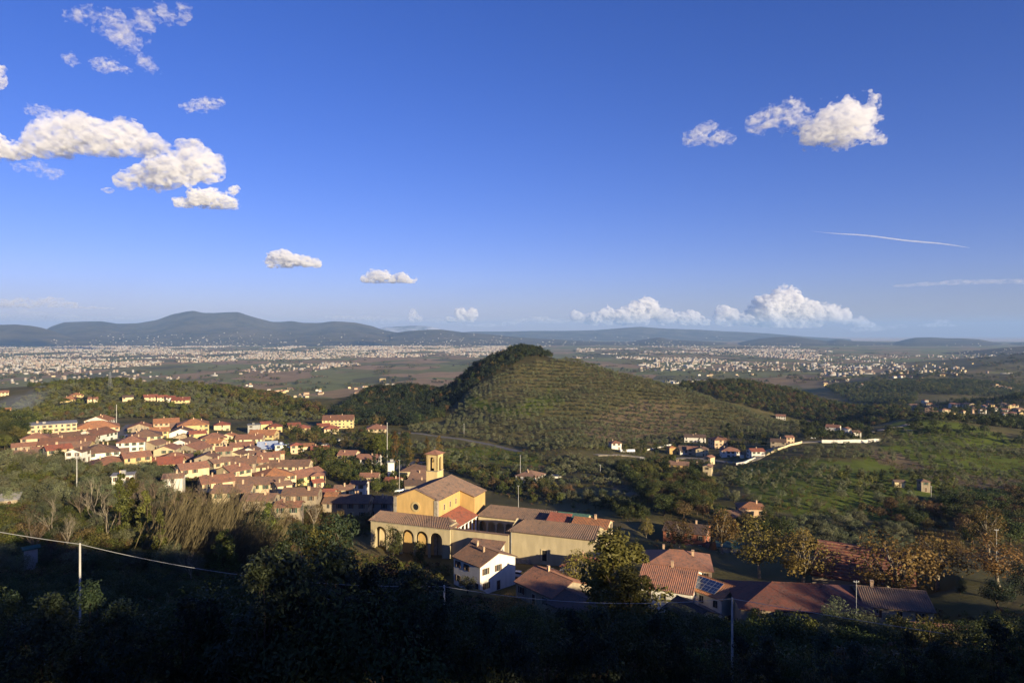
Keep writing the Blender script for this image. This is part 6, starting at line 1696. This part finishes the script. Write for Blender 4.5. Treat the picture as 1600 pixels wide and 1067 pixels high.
for px, Y, yaw, col, lab in ((812,176,-20,'w','white car parked nearest the white gable in the shade'),(832,177,-18,'d','dark car parked between two pale cars under the wing'),(862,178,-20,'s','silver car parked before the red roofed house'),(882,177,-20,'w','pale car at the end of the shaded row'),
     (190,440,10,'w','white car in the shaded town square'),(197,452,20,'s','silver car at the far side of the square'),(203,436,0,'d','dark car in the town square'),(622,330,30,'w','white car next to the narrow white block'),(632,332,25,'s','silver car in the car park'),(640,328,30,'d','dark car in the car park beside the cream house'),(690,262,-30,'w','white car behind the bell tower'),(696,268,-30,'s','silver car behind the bell tower'),
     (432,460,0,'w','white car by the metal sheds'),(447,462,10,'w','white van like car among the parked ones'),(455,458,0,'s','silver car by the green bank'),(470,455,10,'w','white car below the twin villas'),(1270,600,8,'w','white car on the meadow road'),(985,545,20,'d','dark car on the road by the white canopy')):
    car(px, 0, Y, yaw, col, lab)

# ------------------------------------------------------------------ small built things
def wall_line(pts, h, th, name, label, mat, Yh=None, cat='wall', ymin=100):
    P = [ground_at(px, py, 0, ymin) for px, py in pts]
    Q = []
    for a, b in zip(P[:-1], P[1:]):
        n = max(1, int(math.hypot(b[0]-a[0], b[1]-a[1])/4))
        Q += [(a[0]+(b[0]-a[0])*i/n, a[1]+(b[1]-a[1])*i/n) for i in range(n)]
    Q.append(P[-1]); V = []; F = []
    for i, q in enumerate(Q):
        d = V_((Q[min(i+1, len(Q)-1)][0]-Q[max(i-1, 0)][0], Q[min(i+1, len(Q)-1)][1]-Q[max(i-1, 0)][1], 0)).normalized(); nn = V_((-d.y, d.x, 0))*th/2
        z = tz(*q)
        for s, zz in ((-1, -1), (-1, h), (1, h), (1, -1)): V.append((q[0]+nn.x*s, q[1]+nn.y*s, z+zz))
    for i in range(len(Q)-1):
        for k in range(4): F.append((4*i+k, 4*i+(k+1) % 4, 4*i+4+(k+1) % 4, 4*i+4+k))
    F += [(0,1,2,3), (4*len(Q)-1, 4*len(Q)-2, 4*len(Q)-3, 4*len(Q)-4)]
    o = link(name, mesh(name, V, F, mat)); tag(o, label, cat); return o
wall_line([(1284,692),(1320,692),(1352,692),(1376,690)], 2.6, 0.5, 'retaining_wall', 'long white retaining wall along the meadow road', WALL['w'])
wall_line([(1197,712),(1215,704),(1235,697),(1253,693)], 1.6, 0.4, 'roadside_wall', 'pale wall beside the road below the brick house', WALL['c'])
wall_line([(1000,717),(1020,721),(1042,727)], 1.4, 0.35, 'roadside_wall', 'low white wall along the hamlet road', WALL['w'])
wall_line([(1010,705),(1030,700),(1050,696)], 1.2, 0.3, 'roadside_wall', 'white wall edging the lane above the hamlet', WALL['w'])
wall_line([(500,698),(520,692),(545,684)], 1.2, 0.35, 'roadside_wall', 'white wall edging the lane below the tall yellow villa', WALL['w'])
wall_line([(1150,727),(1165,724),(1180,718)], 1.6, 0.4, 'roadside_wall', 'white wall under the bright red roof of the hamlet', WALL['w'])
# long white canopy at the road bend
cx_, cy_ = ground_at(980, 708, 0, 300); cn = empty('white_canopy', (cx_, cy_, tz(cx_, cy_)), R(6)); tag(cn, 'long white rounded canopy beside the road bend under the hill', 'canopy')
v = MB(); n = 8; sec = []
for xx in np.linspace(-6, 6, 9): sec.append([(xx, -1.6*math.cos(math.pi*k/n), 1.2+1.7*math.sin(math.pi*k/n)) for k in range(n+1)])
loft(v, sec); v.build('cover', M_white, cn)
for xx in (-5.5, 0, 5.5):
    for yy in (-1.5, 1.5): MB().tube([V_((xx, yy, -1)), V_((xx, yy, 1.3))], 0.07, 6).build('post', M_metal, cn)
# small stone hut and things at the left edge
put_house(16, 772, 26, .8, -10, 1, 's', 't', 'g', 'small pale stone hut with tin roof among bushes at the left edge', name='stone_hut', cat='hut', Y=205, wins=True, chim=0, seed=501)
put_house(48, 852, 18, .7, 10, 1, 'g', 'g', 'n', 'green sheeted shed half hidden in the thicket', name='garden_shed', cat='shed', Y=122, fl_h=1.6, wins=False, chim=0, seed=502)
put_house(870, 741, 14, .6, 0, 1, 'g', 'w', 'g', 'tiny white roofed shed in the olives behind the convent', name='field_shed', cat='shed', Y=400, wins=False, chim=0, seed=503)
put_house(926, 637, 8, .7, 0, 1, 's', 'w', 'g', 'tiny white hut on the olive slope', name='field_hut', cat='hut', Y=735, wins=False, chim=0, seed=504)
put_house(251, 643, 12, .5, 0, 1, 's', 'w', 'g', 'low white shed roof in the olives above the town', name='field_shed', cat='shed', Y=690, wins=False, chim=0, seed=505)
# vineyard rows
M_post = mat_plain('vine_post', (0.22,0.17,0.11), 0.9)
VR = [crown('vine_foliage', 'round', 0.4, 0.45, 1.2, 3, 40, 0.22, LEAF['gold'], 900+i)[0] for i in range(1)]
def vine_row(a, b, i):
    L_ = (b-a).length; rg = np.random.default_rng(700+i); n = int(L_*26)
    t = rg.uniform(0, 1, n); P = np.stack([t*L_, rg.normal(0, 0.22, n), rg.uniform(0.45, 1.7, n)], 1)
    zz = np.array([tz(*(a.lerp(b, q/20)).xy) for q in range(21)])
    P[:, 2] += np.interp(t*20, np.arange(21), zz)-zz[0]
    me = leaf_mesh('foliage', P, np.tile([[0, -0.6, 0.5]], (n, 1)), 0.24, 0.7*fbm(P[:, 0]/2, P[:, 0]*0+i, 5)+0.3*rg.uniform(0, 1, n), LEAF['gold' if i % 3 else 'brown'], rg, 0.8)
    t_ = empty('vine_row', (a.x, a.y, zz[0]), math.atan2(b.y-a.y, b.x-a.x)); tag(t_, 'row of golden autumn vines in the small vineyard', 'vine row', 'vine rows of the small vineyard')
    link('foliage', me, t_)
    for k in range(int(L_/5)+1):
        x = k*5.0; zq = float(np.interp(x/L_*20, np.arange(21), zz))-zz[0]
        o = link('post', VP, t_); o.location = (x, 0, zq)
VP = MB().tube([V_((0,0,-0.4)), V_((0,0,1.8))], 0.06, 5).mesh('post', M_post)
v0 = V_((*ground_at(1426, 829, 0, 120), 0)); v1 = V_((*ground_at(1490, 838, 0, 120), 0)); d_ = V_((*ground_at(1452, 868, 0, 120), 0))-v0
for i in range(13):
    a = v0.lerp(v1, i/12); vine_row(a, a+d_*(0.95-0.02*i), i)
# smoke at the left edge
sx0, sy0 = ground_at(30, 645, 0, 400)
bmS = bmesh.new(); bmesh.ops.create_icosphere(bmS, subdivisions=4, radius=1)
for v_ in bmS.verts:
    n_ = mnoise.noise(v_.co*1.6)*0.35+mnoise.noise(v_.co*4)*0.15
    v_.co = v_.co*(1+n_); v_.co.x *= 22; v_.co.y *= 11; v_.co.z *= 15; v_.co.x += v_.co.z*1.3
meS = bpy.data.meshes.new('smoke'); bmS.to_mesh(meS); bmS.free()
mS, N, L = new_mat('smoke'); vv = N.new('ShaderNodeVolumePrincipled'); oo = N.new('ShaderNodeOutputMaterial'); vv.inputs['Color'].default_value = (0.72,0.8,1,1); vv.inputs['Density'].default_value = 0.006
L.new(vv.outputs[0], oo.inputs['Volume'])
so = link('smoke', meS, None, mS); so.location = (sx0, sy0, tz(sx0, sy0)+8); tag(so, 'drifting blue smoke of a garden fire', kind='stuff')
# ------------------------------------------------------------------ clouds, well above and beyond the haze
def mat_cloud(name, dens, size=None, cut=0.42, soft=0.2, off=0.0):
    """cloud droplets: density broken up by two scales of noise in the cloud's own space"""
    m, N, L = new_mat(name); v = N.new('ShaderNodeVolumePrincipled'); o = N.new('ShaderNodeOutputMaterial')
    v.inputs['Color'].default_value = (0.935, 0.94, 0.96, 1); v.inputs['Density'].default_value = dens; v.inputs['Anisotropy'].default_value = 0.0
    L.new(v.outputs[0], o.inputs['Volume'])
    if size:
        tc = N.new('ShaderNodeTexCoord'); mp = N.new('ShaderNodeMapping'); mp.inputs['Location'].default_value = (off, off*1.7, off*0.6)
        mp.inputs['Scale'].default_value = (1/size, 1/size, 1.5/size)
        n = N.new('ShaderNodeTexNoise'); n.inputs['Scale'].default_value = 1.5; n.inputs['Detail'].default_value = 4; n.inputs['Roughness'].default_value = 0.55; n.inputs['Distortion'].default_value = 0.5
        mr = N.new('ShaderNodeMapRange'); mr.interpolation_type = 'SMOOTHSTEP'
        mr.inputs[1].default_value = cut; mr.inputs[2].default_value = cut+soft; mr.inputs[3].default_value = 0.0; mr.inputs[4].default_value = dens
        L.new(tc.outputs['Object'], mp.inputs[0]); L.new(mp.outputs[0], n.inputs['Vector']); L.new(n.outputs[0], mr.inputs[0]); L.new(mr.outputs[0], v.inputs['Density'])
    return m
def _h3(ix, iy, iz, seed):
    h = (ix*374761393+iy*668265263+iz*2147483647+seed*974634777) & 0xFFFFFFFF
    h = ((h ^ (h >> 13))*1274126177) & 0xFFFFFFFF
    return ((h ^ (h >> 16)) & 0xFFFF)/65535.0
def noise3(x, y, z, seed):
    ix, iy, iz = np.floor(x).astype(np.int64), np.floor(y).astype(np.int64), np.floor(z).astype(np.int64)
    fx, fy, fz = x-ix, y-iy, z-iz
    fx, fy, fz = fx*fx*(3-2*fx), fy*fy*(3-2*fy), fz*fz*(3-2*fz)
    r = 0
    for dx in (0, 1):
        for dy in (0, 1):
            for dz in (0, 1):
                r = r+_h3(ix+dx, iy+dy, iz+dz, seed)*(fx if dx else 1-fx)*(fy if dy else 1-fy)*(fz if dz else 1-fz)
    return r
def surface(Fd, h):
    """closed surface of the field above zero (surface nets): points in cells, quads"""
    nx, ny, nz = Fd.shape
    S = Fd > 0
    cnt = np.zeros((nx-1, ny-1, nz-1), np.int8); acc = np.zeros((nx-1, ny-1, nz-1, 3)); num = np.zeros((nx-1, ny-1, nz-1))
    gi, gj, gk = np.meshgrid(np.arange(nx-1), np.arange(ny-1), np.arange(nz-1), indexing='ij')
    cor = [(a, b, c) for a in (0,1) for b in (0,1) for c in (0,1)]
    sl = lambda a, b, c: (slice(a, nx-1+a), slice(b, ny-1+b), slice(c, nz-1+c))
    for p in cor:
        for ax in range(3):
            if p[ax]: continue
            q = list(p); q[ax] = 1
            f0, f1 = Fd[sl(*p)], Fd[sl(*q)]
            x = (f0 > 0) != (f1 > 0)
            t = np.where(x, f0/np.where(np.abs(f0-f1) < 1e-9, 1e-9, f0-f1), 0)
            for d in range(3): acc[..., d] += np.where(x, p[d]+(t if d == ax else 0), 0)
            num += x
    act = num > 0
    idx = -np.ones(act.shape, np.int64); idx[act] = np.arange(act.sum())
    P = (np.stack([gi, gj, gk], -1)[act]+acc[act]/num[act][:, None])*np.array(h)
    Q = []
    for ax in range(3):
        o = [a for a in range(3) if a != ax]
        s0 = [slice(1, n-1) for n in Fd.shape]; s1 = list(s0)
        s0[ax] = slice(0, Fd.shape[ax]-1); s1[ax] = slice(1, Fd.shape[ax])
        a, b = S[tuple(s0)], S[tuple(s1)]
        e = np.argwhere(a != b); up = a[a != b]
        base = e.copy(); base[:, o[0]] += 1; base[:, o[1]] += 1
        def at(da, db):
            k = base.copy(); k[:, o[0]] -= da; k[:, o[1]] -= db; return idx[k[:, 0], k[:, 1], k[:, 2]]
        q = np.stack([at(1,1), at(0,1), at(0,0), at(1,0)], -1)
        fl = up if ax != 1 else ~up
        q[~fl] = q[~fl][:, ::-1]
        Q.append(q)
    return P, np.concatenate(Q)
def cloud(label, D, blobs, dens, base=None, rough=0.45, seed=0, name='cloud', group=None, depth=1.0):
    """blobs: (px, py, radius in px[, vertical factor]); base: row of the flat underside"""
    rg = random.Random(seed*31+5); k = D/FPX
    E = []
    for b in blobs:
        px, py, r = b[:3]; vf = b[3] if len(b) > 3 else 1.0
        for j in range(4):
            f = 1.0 if j == 0 else rg.uniform(0.4, 0.65)
            a = rg.uniform(0, 6.28); o = (0, 0, 0) if j == 0 else (math.cos(a)*0.75*r, rg.uniform(-0.8, 0.3)*r, (abs(math.sin(a))*0.7-0.15)*r*vf)
            E.append((px+o[0], o[1]*depth, -(py-HOR)+o[2], r*f, r*f*1.1*depth, r*f*vf))
    E = np.array(E)                           # in pixels at the cloud's own distance
    E[:, 3:] *= 1.32
    lo = (E[:, :3]-E[:, 3:]*1.5).min(0)-2; hi = (E[:, :3]+E[:, 3:]*1.5).max(0)+2
    big = float(np.median([b[2]*(0.5+0.5*(b[3] if len(b) > 3 else 1)) for b in blobs]))
    ext = hi-lo
    hv = np.array([1.15, 1.9, min(1.0, ext[2]/14)])*max(1.0, (ext[0]*ext[1]*ext[2]/(1.15*1.9)/650000)**(1/3))
    n = np.ceil(ext/hv).astype(int)+1
    ax = [lo[d]+np.arange(n[d])*hv[d] for d in range(3)]
    Fd = np.full(n, -1.5)
    for e in E:
        s = [slice(max(0, int((e[d]-e[3+d]*2.6-lo[d])/hv[d])), min(n[d], int((e[d]+e[3+d]*2.6-lo[d])/hv[d])+2)) for d in range(3)]
        X, Y, Z = np.meshgrid(ax[0][s[0]], ax[1][s[1]], ax[2][s[2]], indexing='ij')
        v = 1-np.sqrt(((X-e[0])/e[3])**2+((Y-e[1])/e[4])**2+((Z-e[2])/e[5])**2)
        sub = Fd[s[0], s[1], s[2]]
        m = np.maximum(sub, v); d_ = np.abs(sub-v)
        Fd[s[0], s[1], s[2]] = m+0.12*np.exp(-d_/0.12*1.2)*(m > -1)
    X, Y, Z = np.meshgrid(*ax, indexing='ij')
    near = Fd > -1.0
    x, y, z = X[near]/big, Y[near]/big, Z[near]/big
    nz = 0
    for f, a in ((0.9, 1.0), (2.0, 0.55), (4.3, 0.32), (9.0, 0.17)): nz = nz+(noise3(x*f+seed*7.1, y*f+3.3, z*f*1.25+seed, seed+int(f*10))-0.52)*a
    Fd[near] += nz*rough*2.0
    if base is not None:
        zb = -(base-HOR); under = np.maximum(0, zb+1.2*(noise3(X/big/1.6, Y/big/1.6, Z*0, seed+5)-0.5)*0.25*big-Z)
        Fd -= under/(0.28*big)
    for d in range(3):
        q = [slice(None)]*3
        for e_ in (0, -1): q[d] = e_; Fd[tuple(q)] = -1
    P, F = surface(Fd, hv)
    P = P+lo
    W = np.stack([(P[:, 0]-800)*k, D+P[:, 1]*k, ZC+P[:, 2]*k], -1)
    c = W.mean(0)
    me = np_mesh(name, W-c, F, mat_cloud(name, dens/(big*k)*0.72, big*k*(1.0 if dens > 2 else 1.5), 0.38 if dens > 2 else 0.44, 0.36, seed*3.3))
    ob = link(name, me); ob.location = c
    tag(ob, label, 'cloud', group)
    return ob
cloud('long white cumulus bank highest of the pair at the upper left', 5600, [(70,222,20),(100,215,24),(135,216,24),(170,218,24),(205,222,22),(235,228,16),(262,236,11),(285,232,9),(303,230,9)], 4.5, 243, seed=1)
cloud('white cloud cut by the left picture edge beside the long bank', 5600, [(-8,232,17),(20,236,13),(36,240,8)], 4.5, 247, seed=2)
cloud('slanting white cumulus with grey underside below the long bank', 5200, [(200,286,13,.7),(228,276,18,.8),(260,270,22,.8),(290,264,24,.8),(318,258,20,.9),(170,300,8,.6),(330,278,9)], 4.5, 299, seed=3)
cloud('small flat white cumulus lowest in the upper left group', 5300, [(285,318,9,.7),(308,312,15,.7),(332,312,16,.7),(355,318,12,.7),(365,297,7,.8)], 4.5, 325, seed=4)
cloud('thin grey ragged wisp under the left end of the long bank', 5600, [(35,262,9,.5),(58,258,9,.6),(80,270,14,.4)], 0.7, None, seed=5, rough=0.7)
cloud('ragged white fractus cloud at the top left', 5000, [(120,24,10,.7),(140,22,9,.8),(170,35,13),(190,50,18),(205,68,11),(212,84,7),(230,30,14,.7),(262,24,14,.6),(288,22,10,.8),(232,102,11)], 1.3, None, seed=6, rough=0.75)
cloud('small torn white wisp under the ragged cloud', 5000, [(160,102,10,.7),(178,102,9,.7),(195,110,7,.5)], 1.4, None, seed=7, rough=0.7)
cloud('little white wisp drifting alone left of the ragged cloud', 5000, [(110,93,7)], 1.2, None, seed=8, rough=0.7)
cloud('small slanting white wisp between the two cloud groups', 5400, [(295,168,10,.5),(316,164,13,.5),(338,159,9,.5)], 1.6, None, seed=9, rough=0.6)
cloud('faint thin white streak of cloud above the long bank', 5600, [(48,175,10,.35),(66,172,12,.35),(88,176,9,.35)], 1.0, None, seed=10, rough=0.6)
cloud('sliver of white cloud at the left picture edge', 5400, [(-4,120,10,1.4)], 3.0, None, seed=11)
cloud('larger of the two small cumulus clouds low over the mountain', 14000, [(425,409,9,.7),(440,404,13,.75),(458,408,13,.6),(478,410,11,.6),(493,412,8,.6)], 5, 418, seed=12)
cloud('flatter of the two small cumulus clouds low over the plain', 16500, [(575,437,9,.6),(593,433,12,.65),(612,436,11,.55),(630,436,11,.6),(642,439,6,.6)], 5, 442, seed=13)
cloud('big white cumulus alone in the right half of the sky', 5600, [(1312,198,30,.9),(1290,210,24,.8),(1335,190,24),(1265,200,14,.8),(1350,208,16,.8),(1375,217,11,.7),(1325,172,14)], 2.6, 224, seed=14, rough=0.55)
cloud('torn white tail of the big cumulus on the right', 5600, [(1180,190,11),(1205,187,14,.8),(1230,178,17,.9),(1250,188,10,.8),(1188,205,7)], 1.7, None, seed=15, rough=0.65)
cloud('small grey white cloud at the tail end of the right group', 5600, [(1085,218,13,.7),(1103,206,12,.8),(1125,217,15,.6),(1142,215,8,.6)], 1.8, 226, seed=16, rough=0.6)
cloud('towering bright cumulus on the horizon', 60000, [(1205,488,22),(1222,474,17),(1215,466,10),(1236,470,13),(1195,480,10),(1250,490,17),(1275,494,14),(1298,494,12),(1318,498,10),(1340,503,8,.8),(1360,507,6,.6)], 6, 512, seed=17)
cloud('bright cumulus heads left of the towering one', 60000, [(1125,500,9),(1138,494,12),(1160,500,13,.8),(1178,500,12)], 6, 510, seed=18)
cloud('cumulus bank low over the far ridge', 60000, [(900,496,9,.8),(925,498,12,.7),(945,494,10),(970,496,13,.8),(1000,487,14),(1018,486,12),(1035,496,11),(985,498,12,.7),(1052,499,9,.8)], 6, 508, seed=19)
cloud('single bright cloud head between the bank and the towers', 60000, [(1072,497,9),(1086,500,9),(1100,505,7,.7)], 6, 508, seed=20)
cloud('small round cloud head low over the plain', 55000, [(722,493,9),(735,492,8),(705,500,9,.5)], 6, 503, seed=21)
cloud('pale little cloud head touching the mountains', 55000, [(645,493,7,1.2),(650,500,8,.7)], 3, 503, seed=22)
cloud('long flat grey cloud streak above the left mountains', 55000, [(5,476,16,.3),(40,474,18,.35),(75,472,16,.4),(105,477,14,.3),(140,481,14,.15),(170,482,10,.12)], 1.8, 481, seed=23)
cloud('low pale layer cloud hugging the left horizon', 60000, [(0,495,20,.25),(50,493,20,.3),(100,497,20,.25),(150,500,18,.2),(200,498,14,.15)], 0.9, 502, seed=24)
cloud('thin grey layer cloud over the gap in the mountains', 60000, [(530,496,16,.15),(570,497,18,.18),(610,499,18,.15),(600,503,18,.15),(690,502,18,.12),(760,508,20,.1)], 0.9, None, seed=25)
cloud('thin grey layer cloud left of the cumulus bank', 60000, [(815,501,12,.2),(840,499,14,.25),(870,502,14,.2),(800,505,12,.2)], 1.2, None, seed=26)
cloud('flat grey cloud shreds right of the towering cumulus', 60000, [(1370,513,16,.2),(1400,510,12,.2),(1345,515,16,.2)], 1.0, None, seed=27)
cloud('small grey cloud shred over the right ridge', 60000, [(1458,508,12,.2),(1470,504,8,.4),(1485,509,8,.2)], 1.2, None, seed=28)
cloud('faint white streak low in the right sky', 30000, [(1415,446,14,.12),(1450,444,18,.13),(1490,442,20,.14),(1530,441,20,.14),(1570,440,20,.14),(1605,440,20,.14)], 0.5, None, seed=29, rough=0.25)
# vapour trail
P_ = [pt(1265+i*25, 361+i*2.0+0.06*i*i+0.8*math.sin(i*1.3), 16000) for i in range(11)]
vt = MB().tube(P_, [2,8,14,17,18,19,20,19,17,14,6], 8).build('vapour_trail', mat_cloud('vapour_trail', 0.022), smooth=True)
tag(vt, 'thin white vapour trail high in the right sky', 'vapour trail')
# ------------------------------------------------------------------ air
mh, N, L = new_mat('haze')
vol = N.new('ShaderNodeVolumePrincipled'); ou = N.new('ShaderNodeOutputMaterial')
vol.inputs['Color'].default_value = (0.36, 0.60, 1.0, 1)
vol.inputs['Density'].default_value = HAZE
vol.inputs['Anisotropy'].default_value = 0.0
L.new(vol.outputs[0], ou.inputs['Volume'])
hz = MB().box(-38000, -9500, PLAIN-12, 38000, 44500, 940).build('haze', mh)
tag(hz, kind='stuff')
